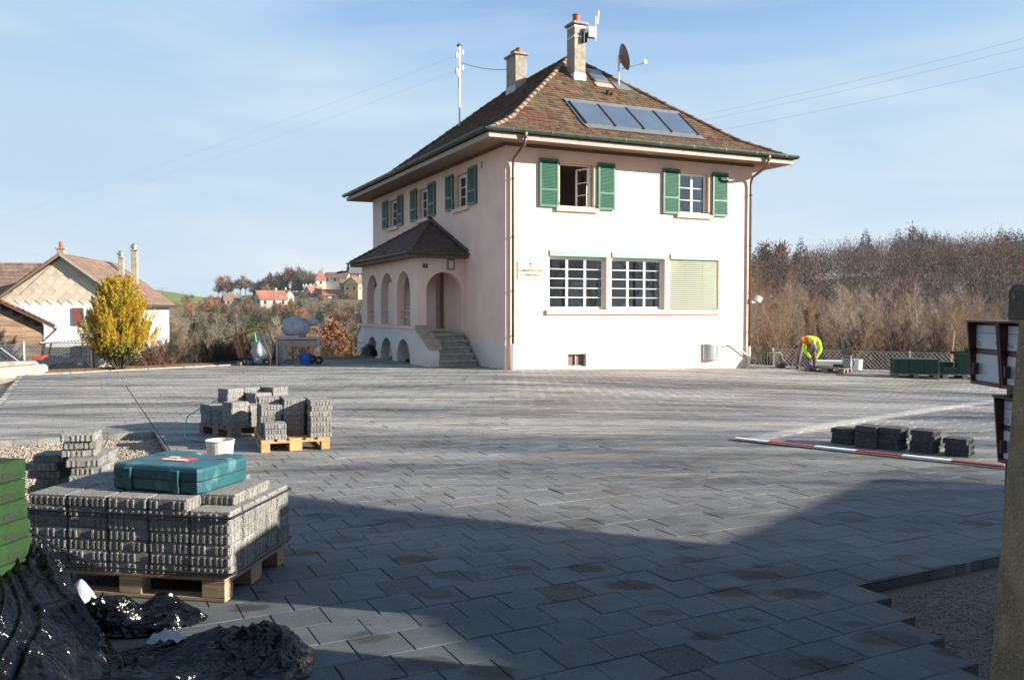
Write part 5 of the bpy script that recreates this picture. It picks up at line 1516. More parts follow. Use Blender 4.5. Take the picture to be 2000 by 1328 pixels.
# ------------------------------------------------------------------ worker and things at the back right
WX, WY = 9.42, 27.30
wz = gz(WX, WY) + .002
def make_person():
    P = {}
    J = [  # name, pos, radius, region
        ('pelvis', (0.0, .34, .90), .150, 't'), ('waist', (.02, .20, 1.0), .16, 's'), ('chest', (.06, -.06, 1.02), .19, 's'), ('neckb', (.09, -.24, .96), .12, 's'),
        ('neck', (.10, -.36, .86), .055, 'k'), ('head', (.11, -.40, .74), .088, 'k'), ('chin', (.11, -.41, .65), .062, 'k'),
        ('shL', (-.12, -.16, .95), .09, 'o'), ('elL', (-.17, -.30, .66), .058, 's'), ('wrL', (-.02, -.40, .46), .038, 's'), ('haL', (.03, -.42, .38), .034, 'k'),
        ('shR', (.27, -.16, .94), .09, 's'), ('elR', (.33, -.30, .66), .058, 's'), ('wrR', (.20, -.42, .45), .038, 's'), ('haR', (.15, -.44, .37), .034, 'k'),
        ('hipL', (-.15, .34, .82), .12, 't'), ('knL', (-.27, .16, .46), .09, 't'), ('anL', (-.30, .22, .10), .065, 't'), ('toL', (-.31, .06, .045), .045, 'b'),
        ('hipR', (.13, .34, .82), .105, 't'), ('knR', (.20, .20, .46), .078, 't'), ('anR', (.22, .26, .10), .06, 't'), ('toR', (.24, .10, .045), .045, 'b')]
    idx = {j[0]: i for i, j in enumerate(J)}
    E = [('pelvis', 'waist'), ('waist', 'chest'), ('chest', 'neckb'), ('neckb', 'neck'), ('neck', 'head'), ('head', 'chin'), ('chest', 'shL'), ('shL', 'elL'), ('elL', 'wrL'), ('wrL', 'haL'), ('chest', 'shR'), ('shR', 'elR'), ('elR', 'wrR'), ('wrR', 'haR'),
         ('pelvis', 'hipL'), ('hipL', 'knL'), ('knL', 'anL'), ('anL', 'toL'), ('pelvis', 'hipR'), ('hipR', 'knR'), ('knR', 'anR'), ('anR', 'toR')]
    me = bpy.data.meshes.new('person'); me.from_pydata([j[1] for j in J], [(idx[a], idx[b]) for a, b in E], [])
    ob = bpy.data.objects.new('tmp_person', me); COL.objects.link(ob)
    ob.modifiers.new('skin', 'SKIN'); sv = me.skin_vertices[0].data
    for i, j in enumerate(J): sv[i].radius = (j[2], j[2] * (1.0 if j[0] not in ('chest', 'waist', 'pelvis') else .8)); sv[i].use_root = (i == 0)
    ss_ = ob.modifiers.new('sub', 'SUBSURF'); ss_.levels = 2; ss_.render_levels = 2
    dg = bpy.context.evaluated_depsgraph_get()
    m2 = bpy.data.meshes.new_from_object(ob.evaluated_get(dg)); bpy.data.objects.remove(ob)
    m2.materials.clear()
    for k_ in ('hivis', 'trousers', 'skin', 'hior', 'rubber'): m2.materials.append(MT[k_])
    segs = [(Vector(J[idx[a]][1]), Vector(J[idx[b]][1]), J[idx[a]][3], J[idx[b]][3]) for a, b in E]
    mi = {'s': 0, 't': 1, 'k': 2, 'o': 3, 'b': 4}
    for p in m2.polygons:
        c = p.center; best = None
        for a, b, ra_, rb_ in segs:
            d = b - a; t = max(0, min(1, (c - a).dot(d) / d.length_squared)); q = (c - (a + d * t)).length
            if best is None or q < best[0]: best = (q, ra_ if t < .5 else rb_)
        p.material_index = mi[best[1]]; p.use_smooth = True
    return m2
pm = make_person()
per = tag(inst('person', pm, None, (WX, WY, wz), (0, 0, R(-12))), 'worker in yellow and orange hi-vis shirt bending over a pallet', 'person')
mb = MB(); mb.lathe([(.100, -.02), (.104, .03), (.088, .085), (.05, .118), (.004, .128)], (0, 0, 0), 16, caps=False)
hb = mb.build('beanie', MT['hat'], per, smooth=True); hb.location = (.11, -.42, .73); hb.rotation_euler = (R(118), 0, 0)
def finger_set(parent, c, s):
    mb = MB()
    for i in range(4):
        b = Vector(c) + Vector((s * (-.024 + .016 * i), -.005, -.03)); ln = (.045, .055, .052, .04)[i]
        mb.tube([b, b + Vector((0, -.012, -ln * .6)), b + Vector((0, .004, -ln))], [.0085, .008, .006], 6)
    b = Vector(c) + Vector((-s * .035, -.01, -.005)); mb.tube([b, b + Vector((-s * .015, -.012, -.03)), b + Vector((-s * .008, -.015, -.05))], [.0095, .009, .007], 6)
    mb.build('fingers', MT['skin'], parent, smooth=True)
finger_set(per, (.03, -.42, .36), 1); finger_set(per, (.15, -.44, .35), -1)
PWP, PWR = (9.80, 26.62), R(-38)
pallet(PWP, PWR, MT['wood_grey'], 'sun-bleached pallet used as a workbench in front of the worker')
Fw = frame(PWP, PWR)
def put_on(name, m, x, y, d, label, cat, z=.1465, rz=0.0, parent=None):
    o = MB().cbox((0, 0, d[2] / 2), d, min(d) * .1).build(name, MT[m], parent, loc=tuple(Fw @ Vector((x, y, z))), rz=PWR + rz)
    return tag(o, label, cat)
put_on('green_slab', 'greengrid', -.15, -.12, (.55, .35, .035), 'flat dark green grid slab being cut on the workbench pallet', 'slab', rz=.1)
put_on('ochre_board', 'yellow', .12, -.30, (.6, .08, .02), 'narrow ochre board on the workbench pallet', 'board', rz=-.05)
put_on('blue_tool', 'bluepl', -.50, -.22, (.14, .10, .08), 'small blue tool on the corner of the workbench pallet', 'tool', rz=.5)
put_on('black_toolbox', 'darkmetal', .28, .12, (.30, .16, .10), 'low black toolbox on the workbench pallet', 'tool box', rz=.1)
cs = empty('stone_cutter', tuple(Fw @ Vector((.50, .25, .147))), PWR + .2, 'small grey stone cutter with a tilted plate on the workbench pallet', 'machine')
MB().cbox((0, 0, .14), (.26, .34, .28), .02).build('body', MT['zinc'], cs)
MB().cbox((0, .02, .42), (.30, .03, .30), .006, rot=Euler((.35, 0, .1)).to_matrix()).build('tilted_plate', MT['wood_grey'], cs)
mb = MB(); mb.tube([(-.12, -.15, .28), (-.12, -.15, .36), (.12, -.15, .36), (.12, -.15, .28)], .015, 6); mb.build('handle', MT['metal'], cs)
mb = MB(); mb.tube([(.15, .0, .3), (.2, -.05, .15), (.17, -.1, .0)], .02, 6); mb.build('hose', MT['rubber'], cs)
tag(MB().cbox((0, 0, .15), (1.25, .5, .30), .01).build('foam_boards', MT['white'], None, loc=(10.35, 27.75, gz(10.3, 27.7) + .003), rz=R(-12)), 'white foam boards stacked behind the worker', 'boards')
bucket((10.98, 27.35), .155, .18, .38, MT['white'], 'clean white tub beside the workbench pallet')
o = MB().cbox((0, 0, .04), (1.6, .12, .05), .006).build('white_plank', MT['white'], None, loc=(11.3, 27.1, gz(11.3, 27.1) + .003), rz=R(-24)); tag(o, 'long white plank lying at the foot of the wire fence', 'plank')
# green railing at the cellar stairs
ra_ = empty('stair_railing', (0, 0, 0), 0, 'green metal railing guarding the stairs beside the hall', 'railing')
p0, p1 = Vector((7.95, 28.15, -.25)), Vector((8.98, 28.65, -.28))
mb = MB(); mb.tube([p0 + Vector((0, 0, .50)), p1 + Vector((-.05, 0, .50)), p1 + Vector((0, 0, .44)), p1 - Vector((0, 0, .1))], .028, 8); mb.build('top_rail', MT['gutter'], ra_, smooth=True)
mb = MB(); mb.tube([p0 + Vector((0, 0, .06)), p1 + Vector((0, 0, .06))], .018, 6); mb.build('bottom_rail', MT['gutter'], ra_)
for i in range(9):
    p = p0.lerp(p1, (i + .5) / 9.6); MB().tube([p + Vector((0, 0, -.05)), p + Vector((0, 0, .49))], .013, 6).build('baluster', MT['gutter'], ra_)
blob('rubbish_bag', MT['bagblack'], (8.85, 28.05, gz(8.85, 28.05) + .003), (.24, .2, .17), 8.3, 'small black sack lying by the green stair railing', 'bag')
# wire fence along the back right edge
def chain_fence(name, pts, h, z0, label, posts, sp=.11, pr=.025, mesh_r=.0042, top=True):
    f = empty(name, (0, 0, 0), 0, label, 'fence')
    for (x, y, zb, ht) in posts: MB().tube([(x, y, zb - .3), (x, y, zb + ht)], pr, 7).build('fence_post', MT['metal'], f)
    for (a, b) in zip(pts[:-1], pts[1:]):
        a, b = Vector(a), Vector(b); L = (b - a).length; e = (b - a) / L
        mb = MB()
        n = int(L / sp)
        for i in range(-int(h / sp), n + 1):
            for sg in (1, -1):
                s0, s1 = i * sp, i * sp + h
                t0, t1 = 0.0, 1.0
                if s0 < 0: t0 = -s0 / h
                if s1 > L: t1 = (L - s0) / h
                if t1 <= t0: continue
                q0, q1 = s0 + h * t0, s0 + h * t1
                za, zb = (t0 * h, t1 * h) if sg > 0 else (h - t0 * h, h - t1 * h)
                A = a + e * q0 + Vector((0, 0, za)); B = a + e * q1 + Vector((0, 0, zb))
                mb.tube([A, B], mesh_r, 3, caps=False)
        if top: mb.tube([a + Vector((0, 0, h)), b + Vector((0, 0, h))], .006, 4); mb.tube([a, b], .006, 4)
        tag(mb.build('wire_mesh', MT['metal'], f, fix=False), kind='stuff')
    return f
fl = lambda x: 30.5 - (x - 7.5) * .54 / .84 - .15
chain_fence('wire_fence', [(x, fl(x), -.45) for x in (8.95, 10.7, 12.6, 14.6, 17.0)], .78, 0, 'low wire mesh fence along the wooded edge of the yard', [(x, fl(x), -.45, .82) for x in (8.95, 12.55, 13.9, 16.9)], .13, .03, .005)
tag(MB().tube([(13.6, fl(13.6) + .3, -.6), (13.75, fl(13.6) + .3, 1.0)], .022, 6).build('timber_stake', MT['wood']), 'tall thin timber stake standing behind the wire fence', 'stake')
# loads of green grid slabs
gg = MB(); gg.cbox((0, 0, .024), (.38, .38, .046), .004)
for i in range(9):
    t = -.17 + i * .0425
    for s in (-1, 1): gg.b2(t - .008, t + .008, s * .19, s * .198, .004, .042); gg.b2(s * .19, s * .198, t - .008, t + .008, .004, .042)
ggm = gg.mesh('grid_slab', MT['greengrid'])
def grid_load(loc, rz, hts, lab, grp, plab):
    pallet(loc, rz, MT['wood_grey'], plab)
    Fm = frame(loc, rz)
    for i, row in enumerate(hts):
        for j, n in enumerate(row):
            for k_ in range(n):
                if k_ < n - 2 and 0 < i < len(hts) - 1 and j == 1: continue
                p = Fm @ Vector((-.4 + i * .4, -.2 + j * .4, .1465 + k_ * .0465))
                tag(inst('grid_slab', ggm, None, p, (0, 0, rz + rnd.uniform(-.015, .015))), lab, 'slab', grp)
grid_load((11.70, 24.98), R(-16.5), [[9, 9], [9, 9], [9, 9]], 'dark green grid slab in the level-topped load by the wire fence', 'green grid slabs, level load', 'weathered pallet under the level load of green grid slabs')
grid_load((13.20, 25.25), R(-10), [[4, 7], [13, 14], [16, 16]], 'dark green grid slab in the stepped load beside the mailboxes', 'green grid slabs, stepped load', 'weathered pallet under the stepped load of green grid slabs')
tb = empty('plasterers_tub', (12.85, 25.8, gz(12.8, 25.8) + .003), 0, 'white flared tub between the two green loads', 'tub')
MB().lathe([(.16, 0), (.30, .34), (.33, .36), (.28, .34), (.15, .03), (0.001, .03)], (0, 0, 0), 18).build('tub', MT['white'], tb)

# ------------------------------------------------------------------ left neighbours
def simple_roof_tiles(parent, m, O, e, up, L, t1, exp, w, lift=.03, x0=None, x1=None):
    st_ = ([], [], []); e, up = Vector(e), Vector(up); n_ = e.cross(up); n_ = n_ if n_.z > 0 else -n_
    tile_rows(st_, O, e, up, n_, x0 or (lambda t: 0.0), x1 or (lambda t: L), 0.0, t1, exp, w, lift)
    build_tiles('roof_tiles', st_, m, parent)
# white house with shingled gable
NK = 1.38
NH = empty('neighbour_house', (-18.75 * NK, 42.0 * NK, 1.7 - 1.7 * NK), math.atan2(.17, .985), 'white neighbouring house with brown roof and diamond-shingled gable', 'house')
NH.scale = (NK, NK, NK)
# local: x to the right along the gable (gable spans x -6..0), y into the depth
gb_, ge, gr_ = -1.6, 2.05, 4.28
mb = MB(); mb.b2(-5.9, 0, 0, 9.0, gb_, ge + .1)
mb.build('wall', MT['wallwhite'], NH)
mb = MB(); mb.prism([(-5.9, -.003, ge - .02), (0, -.003, ge - .02), (-2.95, -.003, gr_ - .08)], (0, 9.0, 0)); mb.build('gable', MT['shingle'], NH)
sgl = MB(); s_ = .235; sgl.prism([(0, 0, -s_), (s_, 0, 0), (0, 0, s_), (-s_, 0, 0)], (0, .02, 0)); sgm = sgl.mesh('shingle', MT['shingle'])
gap_c = [(-2.75, 3.72), (-2.45, 3.45), (-2.6, 3.2), (-2.2, 3.2)]
for j in range(12):
    for i in range(-14, 2):
        x = -2.95 + (i + 6) * .48 + (.24 if j % 2 else 0); z = ge + .06 + j * .235
        lim = (gr_ - .12 - (z + .16)) / (gr_ - ge) * 2.95
        if abs(x + 2.95) > lim: continue
        if any(abs(x - a) < .2 and abs(z - b) < .12 for a, b in gap_c): continue
        inst('shingle', sgm, NH, (x, -.028 - .006 * (j % 2), z), (R(2.0), 0, 0))
hsl = math.hypot(3.2, (gr_ - ge) * 3.2 / 2.95)
for sgn in (1, -1):
    up = Vector((-sgn * 2.95, 0, gr_ - ge)).normalized(); l3 = math.hypot(2.95, gr_ - ge) + .38
    o3 = Vector((-2.95, -.3, gr_)) - up * l3
    mb = MB(); nrm = Vector((sgn * (gr_ - ge), 0, 2.95)).normalized()
    q = [o3, o3 + Vector((0, 9.6, 0)), o3 + Vector((0, 9.6, 0)) + up * l3, o3 + up * l3]
    mb.prism(q, nrm * .09); rf = mb.build('roof', MT['under'], NH)
    simple_roof_tiles(rf, MT['brownroof'], o3 + nrm * .09, (0, 1, 0), up, 9.6, l3, .30, .26, .03)
mb = MB(); halfgutter((.40, -.3, ge - .22), (.40, 9.3, ge - .22), .07); mb.build('gutter', MT['gutter'], NH, fix=False)
mb = MB(); mb.prism([(-2.95, -.33, gr_ + .12), (-2.95, -.33, gr_ - .06), (-6.25, -.33, gr_ - 2.56), (-6.25, -.33, gr_ - 2.46)], (0, .03, 0)); mb.build('verge_board', MT['brownroof'], NH)
mb = MB(); mb.prism([(-2.95, -.33, gr_ + .12), (-2.95, -.33, gr_ - .06), (.35, -.33, gr_ - 2.56), (.35, -.33, gr_ - 2.38)], (0, .03, 0)); mb.build('verge_board', MT['fascia'], NH)
wn_ = MB(); bars(wn_, TF, -2.00, -1.35, .95, 1.72, .07, -.03, .05); wnd = wn_.build('window', MT['white'], NH)
MB().b2(-1.93, -1.42, -.004, -.001, 1.02, 1.65).build('pane', MT['collector'], wnd)
MB().b2(-2.05, -1.30, -.1, .0, .86, .945).build('window_sill', MT['concrete'], wnd)
for a in (-2.50, -1.30): MB().b2(a, a + .46, -.06, -.006, .90, 1.74).build('shutter', MT['shut_brown'], NH)
mb = MB(); mb.b2(-.62, -.5, -.03, 0, .5, .62); mb.build('wall_lamp', MT['darkmetal'], NH)
def n_chim(x, y, z0, z1, w, pot, m='chim'):
    c = MB().cbox((x, y, (z0 + z1) / 2), (w, w, z1 - z0), .02).build('chimney', MT[m], NH)
    MB().cbox((x, y, z1 + .04), (w + .1, w + .1, .07), .01).build('chimney_cap', MT[m], c)
    if pot: MB().lathe([(.11, 0), (.10, .3)], (x, y, z1 + .075), 10).build('chimney_pot', MT['terracotta'], c)
    else: MB().lathe([(.14, 0), (.14, .1), (.22, .12), (.20, .2), (.10, .34)], (x, y, z1 + .075), 10).build('cowl', MT['zinc'], c)
n_chim(-3.35, 1.2, 3.4, 4.62, .34, True); n_chim(-1.95, 6.5, 3.2, 4.50, .26, False); n_chim(-1.35, 6.9, 2.8, 4.95, .31, False)
# its lower wing with dark tiles
mb = MB(); mb.b2(-14, -5.905, 3.4, 8.4, gb_, 1.8); wg = mb.build('wing_wall', MT['wallwhite'], NH)
mb = MB(); o3 = Vector((-14, 3.0, 1.75)); up = Vector((0, 2.9, 2.35)); l3 = up.length
mb.prism([o3, o3 + Vector((10.3, 0, 0)), o3 + Vector((10.3, 0, 0)) + up, o3 + up], (0, -.04, .07)); rf = mb.build('wing_roof', MT['under'], NH)
simple_roof_tiles(rf, MT['brownroof'], o3 + Vector((0, -.04, .07)), (1, 0, 0), up, 10.3, l3, .32, .27, .035)
# timber shed with red tiles
SX, SY = -14.15, 25.9
sz = tz(SX, SY) - .05
SH = empty('timber_shed', (SX, SY, sz), R(28), 'small weathered timber shed with red tiled roof', 'shed')
# local: gable side faces -y (x from -2.6..0), long side faces +x
we = 1.25 - sz; wr = we + .72
mb = MB(); mb.b2(-2.6, -.02, .02, 3.0, 0, we); mb.prism([(-2.6, .02, we), (-.02, .02, we), (-1.3, .02, wr - .03)], (0, 2.9, 0)); mb.build('wall', MT['under'], SH)
n = int((wr - .1) / .155)
for i in range(2, n):
    z = i * .155; half = 1.3 if z + .15 < we else max(0.05, 1.3 * (wr - z - .18) / (wr - we))
    MB().cbox((-1.3, 0, z + .077), (half * 2, .03, .15), .004, rot=Euler((-.06, 0, 0)).to_matrix()).build('siding_board', MT['plank'], SH)
for i in range(2, int(we / .155)):
    MB().cbox((0, 1.5, i * .155 + .077), (.03, 2.96, .15), .004, rot=Euler((0, -.06, 0)).to_matrix()).build('siding_board', MT['plank_red'], SH)
MB().b2(-2.62, .03, -.02, 3.02, -.2, .31).build('stone_base', MT['sand'], SH)
for sgn in (1, -1):
    up = Vector((-sgn * 1.3, 0, wr - we)).normalized(); l3 = math.hypot(1.3, wr - we) + .35
    o3 = Vector((-1.3, -.30, wr + .02)) - up * l3; nrm = Vector((sgn * (wr - we), 0, 1.3)).normalized()
    mb = MB(); mb.prism([o3, o3 + Vector((0, 3.7, 0)), o3 + Vector((0, 3.7, 0)) + up * l3, o3 + up * l3], nrm * .06); rf = mb.build('roof', MT['under'], SH)
    simple_roof_tiles(rf, MT['redroof'], o3 + nrm * .06, (0, 1, 0), up, 3.7, l3, .17, .17, .025)
mb = MB(); halfgutter((.34, -.3, we - .16), (.34, 3.3, we - .16), .05); mb.tube([(.34, -.2, we - .2), (.1, -.06, we - .45), (.02, -.05, we - .6)], .03, 6); mb.build('gutter', MT['zinc'], SH)
# mesh fence and gate at the left
lf_ = [(-14.55, 22.6, -.28), (-13.35, 23.5, -.25), (-12.85, 23.75, -.22), (-11.55, 24.75, -.12)]
chain_fence('wire_fence', lf_, .98, 0, 'silver chain-link fence in front of the little red vehicle', [(-14.55, 22.6, -.3, 1.5), (-13.9, 23.1, -.3, 1.25), (-13.35, 23.5, -.3, 1.1), (-11.95, 24.42, -.25, 1.12), (-11.55, 24.75, -.2, 1.0)], .085, .03, .0075)
tag(MB().tube([(-13.75, 23.1, .65), (-13.1, 23.3, .05), (-12.95, 23.4, -.1)], .018, 6).build('fence_brace', MT['metal']), 'slanting metal brace beside the chain-link fence', 'post')
tag(MB().tube([(-12.85, 23.7, -.1), (-12.05, 24.28, .62)], .018, 6).build('fence_brace', MT['wood']), 'slanting brown brace across the chain-link fence', 'post')
pn = empty('panel_gate', (-11.98, 24.55, -.2), R(38), 'narrow pale panel gate at the end of the chain-link fence', 'gate')
for i in range(3): MB().cbox((.10 + i * .17, 0, .45), (.155, .02, .92), .004).build('gate_board', MT['offwhite'], pn)
MB().box((.02, 0, .42), (.04, .05, 1.0)).build('gate_post', MT['redroof'], pn)
# little utility vehicle
VX, VY = -13.75, 26.4
VZ = -.14
ve = empty('utility_vehicle', (VX, VY, VZ), R(16), 'small red and dark utility vehicle with white roof behind the fence', 'vehicle'); ve.scale = (.8, .8, .56)
tag(MB().b2(-15.6, -11.8, 25.2, 28.5, -1.1, -.142).build('garden_path', MT['soil']), 'trodden earth path behind the chain-link fence', 'path', kind='structure')
MB().cbox((0, 0, .46), (1.9, 1.1, .42), .06).build('body', MT['rubber'], ve)
MB().cbox((-.80, 0, .62), (.50, 1.12, .36), .08).build('bonnet', MT['orange'], ve)
MB().cbox((.05, 0, 1.46), (1.55, 1.16, .075), .03).build('roof', MT['white'], ve)
for (x, y) in ((-.55, -.5), (-.55, .5), (.72, -.5), (.72, .5)): MB().tube([(x - (.12 if x < 0 else 0), y, .62), (x, y, 1.43)], .028, 7).build('roof_post', MT['darkmetal'], ve)
MB().b2(-.60, -.58, -.46, .46, .85, 1.4).build('windscreen', MT['glass'], ve)
for y in (-.26, .26):
    MB().cbox((.2, y, .72), (.45, .44, .14), .03).build('seat', mat('blue_seat', (.05, .10, .22), .7, .1), ve)
    MB().cbox((.42, y, .98), (.12, .44, .46), .03).build('seat', MT['wire'], ve)
for (x, y) in ((-.66, -.52), (-.66, .52), (.64, -.52), (.64, .52)): wheel('wheel', (x, y, .27), .27, .2, ve, 'Y')
MB().cbox((.60, 0, .95), (.62, 1.0, .55), .03).build('cargo_box', MT['rubber'], ve)
for y in (-.38, .38):
    MB().lathe([(.10, 0), (.09, .04), (.02, .05)], (0, 0, 0), 14).build('headlight', MT['white'], ve).location = (-1.03, y, .62)
    o = ve.children[-1]; o.rotation_euler = (0, R(-90), 0)
# rough low wall, sand strip and soil bank at the left
mb = MB()
pts = [(-13.9, 21.2), (-13.1, 22.5), (-12.75, 23.0)]
tag(MB().cbox((-13.0, 21.0, .02), (.5, 3.9, .42), .07, rz=R(-14)).build('low_wall', MT['concrete']), 'low rough concrete wall along the left edge of the yard', 'wall')
tag(MB().cbox((-13.55, 22.95, .06), (1.6, .40, .46), .09, rz=R(32)).build('low_wall', MT['concrete']), 'short rough concrete wall end beside the chain-link fence', 'wall')
mb = MB(); sv = []
for (x, y) in ((-8.0, 12.0), (-9.85, 15.8), (-11.7, 19.6), (-12.35, 22.0), (-13.8, 22.0), (-13.8, 12.0)): sv.append((x, y, -.03))
tag(mb.add(sv, [tuple(range(6))]).build('sand_strip', MT['sand']), 'pale sand strip beside the paving edge', 'sand', kind='structure')
sb_v, sb_f = [], []
for i in range(40):
    t = i / 39; c = Vector((-12.1, 22.45, 0)) + Vector((.7149, .6992, 0)) * (t * 10.5); n_ = Vector((-.6992, .7149, 0))
    for j, (d_, h_) in enumerate(((.06, -.06), (.35, .045), (.9, .06), (1.9, -.1), (3.2, -.7))):
        p = c + n_ * d_; sb_v.append((p.x, p.y, h_ + .04 * noise.noise(Vector((p.x * 2, p.y * 2, 0)))))
for i in range(39):
    for j in range(4): sb_f.append((i*5+j, i*5+j+1, (i+1)*5+j+1, (i+1)*5+j))
tag(MB().add(sb_v, sb_f).build('soil_bank', MT['soil'], smooth=True), 'brown soil bank behind the kerb', 'soil', kind='structure')
# ------------------------------------------------------------------ vegetation
def seg_mesh(name, segs, m):
    """segs: (n,8) p0 p1 r0 r1 -> three-sided tapered twigs"""
    S = np.asarray(segs, float); n = len(S)
    p0, p1, r0, r1 = S[:, :3], S[:, 3:6], S[:, 6:7], S[:, 7:8]
    d = p1 - p0; d /= np.maximum(np.linalg.norm(d, axis=1, keepdims=True), 1e-9)
    a = np.where(np.abs(d[:, 2:3]) < .9, np.array([[0, 0, 1.]]), np.array([[1., 0, 0]]))
    e1 = np.cross(d, a); e1 /= np.linalg.norm(e1, axis=1, keepdims=True); e2 = np.cross(e1, d)
    V = np.zeros((n, 6, 3))
    for k in range(3):
        c, s = math.cos(2.0944 * k), math.sin(2.0944 * k)
        V[:, k] = p0 + (e1 * c + e2 * s) * r0; V[:, 3 + k] = p1 + (e1 * c + e2 * s) * r1
    F = np.array([(0, 1, 4, 3), (1, 2, 5, 4), (2, 0, 3, 5)])
    F = (F[None] + (np.arange(n) * 6)[:, None, None]).reshape(-1, 4)
    return nmesh(name, V.reshape(-1, 3), F, m)
def leaf_mesh(name, C, D, L, Wd, m, seed=0, attr=None):
    """diamond leaves: centres C, directions D, length L, width Wd"""
    rs = np.random.RandomState(seed); n = len(C)
    D = D / np.maximum(np.linalg.norm(D, axis=1, keepdims=True), 1e-9)
    r = rs.normal(size=(n, 3)); e = np.cross(D, r); e /= np.maximum(np.linalg.norm(e, axis=1, keepdims=True), 1e-9)
    L = np.broadcast_to(np.asarray(L, float).reshape(-1, 1), (n, 1)); Wd = np.broadcast_to(np.asarray(Wd, float).reshape(-1, 1), (n, 1))
    V = np.stack([C - D * L * .5, C + e * Wd * .5, C + D * L * .5, C - e * Wd * .5], 1)
    F = np.arange(n * 4).reshape(n, 4)
    return nmesh(name, V.reshape(-1, 3), F, m, attr)
def grow(seed, h, r0, first=.25, n1=14, n2=7, n3=6, up=.55, spread=.42, wander=.10, multi=1):
    rr = np.random.RandomState(seed); trunk, br, tips = [], [], []
    def unit(v): return v / max(1e-9, np.linalg.norm(v))
    def limb(p, d, L, ra, rb, n, store, curve):
        out = [p]
        for i in range(n):
            d = unit(d + rr.normal(size=3) * wander + np.array([0, 0, curve]))
            q = p + d * L / n; f0, f1 = i / n, (i + 1) / n
            store.append(np.concatenate([p, q, [ra + (rb - ra) * f0, ra + (rb - ra) * f1]])); p = q; out.append(p)
        return out, d
    for mth in range(multi):
        d0 = unit(np.array([rr.normal() * .06, rr.normal() * .06, 1]) + (rr.normal(size=3) * .22 if multi > 1 else 0))
        pts, _ = limb(np.array([rr.normal() * .15 * (multi > 1), rr.normal() * .15 * (multi > 1), -.3]), d0, h * rr.uniform(.85, 1), r0 * (1 if multi == 1 else .7), r0 * .12, 11, trunk, .02)
        for i in range(n1):
            f = first + (1 - first) * (i + rr.rand()) / n1; k = min(10, int(f * 11)); p = pts[k] + (pts[k + 1] - pts[k]) * (f * 11 - k)
            an = rr.uniform(0, 6.283); d = unit(np.array([math.cos(an), math.sin(an), up + .5 * f]))
            L = h * spread * (1.12 - f) * rr.uniform(.7, 1.2) + h * .05
            b1, _ = limb(p, d, L, r0 * .42 * (1.15 - f), r0 * .08, 5, br, .05)
            for j in range(n2):
                g_ = .2 + .8 * (j + rr.rand()) / n2; k = min(4, int(g_ * 5)); p2 = b1[k] + (b1[k + 1] - b1[k]) * (g_ * 5 - k)
                d2 = unit(d + rr.normal(size=3) * .75 + np.array([0, 0, .25])); L2 = L * .42 * (1.2 - g_) + h * .025
                b2, _ = limb(p2, d2, L2, r0 * .11, r0 * .035, 3, br, .06)
                for q in range(n3):
                    w_ = .15 + .85 * rr.rand(); k = min(2, int(w_ * 3)); p3 = b2[k] + (b2[k + 1] - b2[k]) * (w_ * 3 - k)
                    d3 = unit(d2 + rr.normal(size=3) * .7 + np.array([0, 0, .3])); L3 = h * rr.uniform(.025, .06)
                    b3, _ = limb(p3, d3, L3, r0 * .045, r0 * .018, 2, br, .05); tips.append(b3[-1])
    return trunk, br, np.array(tips)
bark = lambda nm, c, v=.25: mat(nm, c, .95, .2, 3, rnd_v=v)
MT['bark'] = bark('grey_brown_bark', (.215, .165, .115)); MT['bark_dark'] = bark('dark_bark', (.075, .058, .043)); MT['bark_red'] = bark('reddish_twigs', (.20, .11, .065))
MT['bark_pale'] = bark('pale_birch_bark', (.34, .29, .23)); MT['ivy'] = mat('ivy_leaf', (.028, .055, .014), .7, .35, 2, rnd_v=.25); MT['beech'] = mat('copper_beech_leaf', (.27, .115, .045), .9, .3, 2, rnd_v=.25)
MT['olive'] = mat('olive_leaf', (.10, .085, .035), .9, .3, 1, rnd_v=.25)
PROTO = {}
def tree_proto(key, seed, h, r0, m, leaves=None, ivy=0, **kw):
    t, b, tips = grow(seed, h, r0, **kw)
    d = {'trunk': seg_mesh('trunk', t, m), 'crown': seg_mesh('crown', b, m)}
    rs = np.random.RandomState(seed + 50)
    if leaves:
        c = np.repeat(tips, leaves[1], 0) + rs.normal(size=(len(tips) * leaves[1], 3)) * h * .02
        d['foliage'] = leaf_mesh('foliage', c, rs.normal(size=c.shape), rs.uniform(.6, 1.2, len(c)) * leaves[2], leaves[2] * .6, MT[leaves[0]], seed)
    if ivy:
        T = np.array(t); k = rs.randint(0, min(8, len(T)), ivy); f = rs.rand(ivy, 1)
        c = T[k, :3] * (1 - f) + T[k, 3:6] * f; an = rs.uniform(0, 6.283, ivy); rr = rs.uniform(.05, .45, ivy) * h * .06
        c = c + np.stack([np.cos(an) * rr, np.sin(an) * rr, rs.normal(size=ivy) * .2], 1)
        d['ivy'] = leaf_mesh('ivy', c, rs.normal(size=c.shape), .28, .2, MT['ivy'], seed)
    PROTO[key] = d
def plant_tree(key, x, y, z, s, rz, name, label, cat, group):
    o = empty(name, (x, y, z), rz, label, cat, group); o.scale = (s, s, s)
    for nm, me in PROTO[key].items():
        c = inst('stems' if nm == 'trunk' and key[:5] in ('scrub', 'hedge') else nm, me, o)
        if nm in ('foliage', 'ivy', 'crown') or c.name.startswith('stems'): c['kind'] = 'stuff'
    return o
for i in range(6): tree_proto('wood%d' % i, 100 + i, 12.0, .13, MT['bark'] if i % 3 else MT['bark_pale'], None, 0 if i not in (2, 5) else 2000, first=.30, n1=17, n2=8, n3=7, up=.85, spread=.30)
for i in range(3): tree_proto('scrub%d' % i, 200 + i, 6.0, .06, MT['bark_red'] if i != 1 else MT['bark'], None, 0, first=.12, n1=11, n2=7, n3=6, up=.9, spread=.38, multi=3)
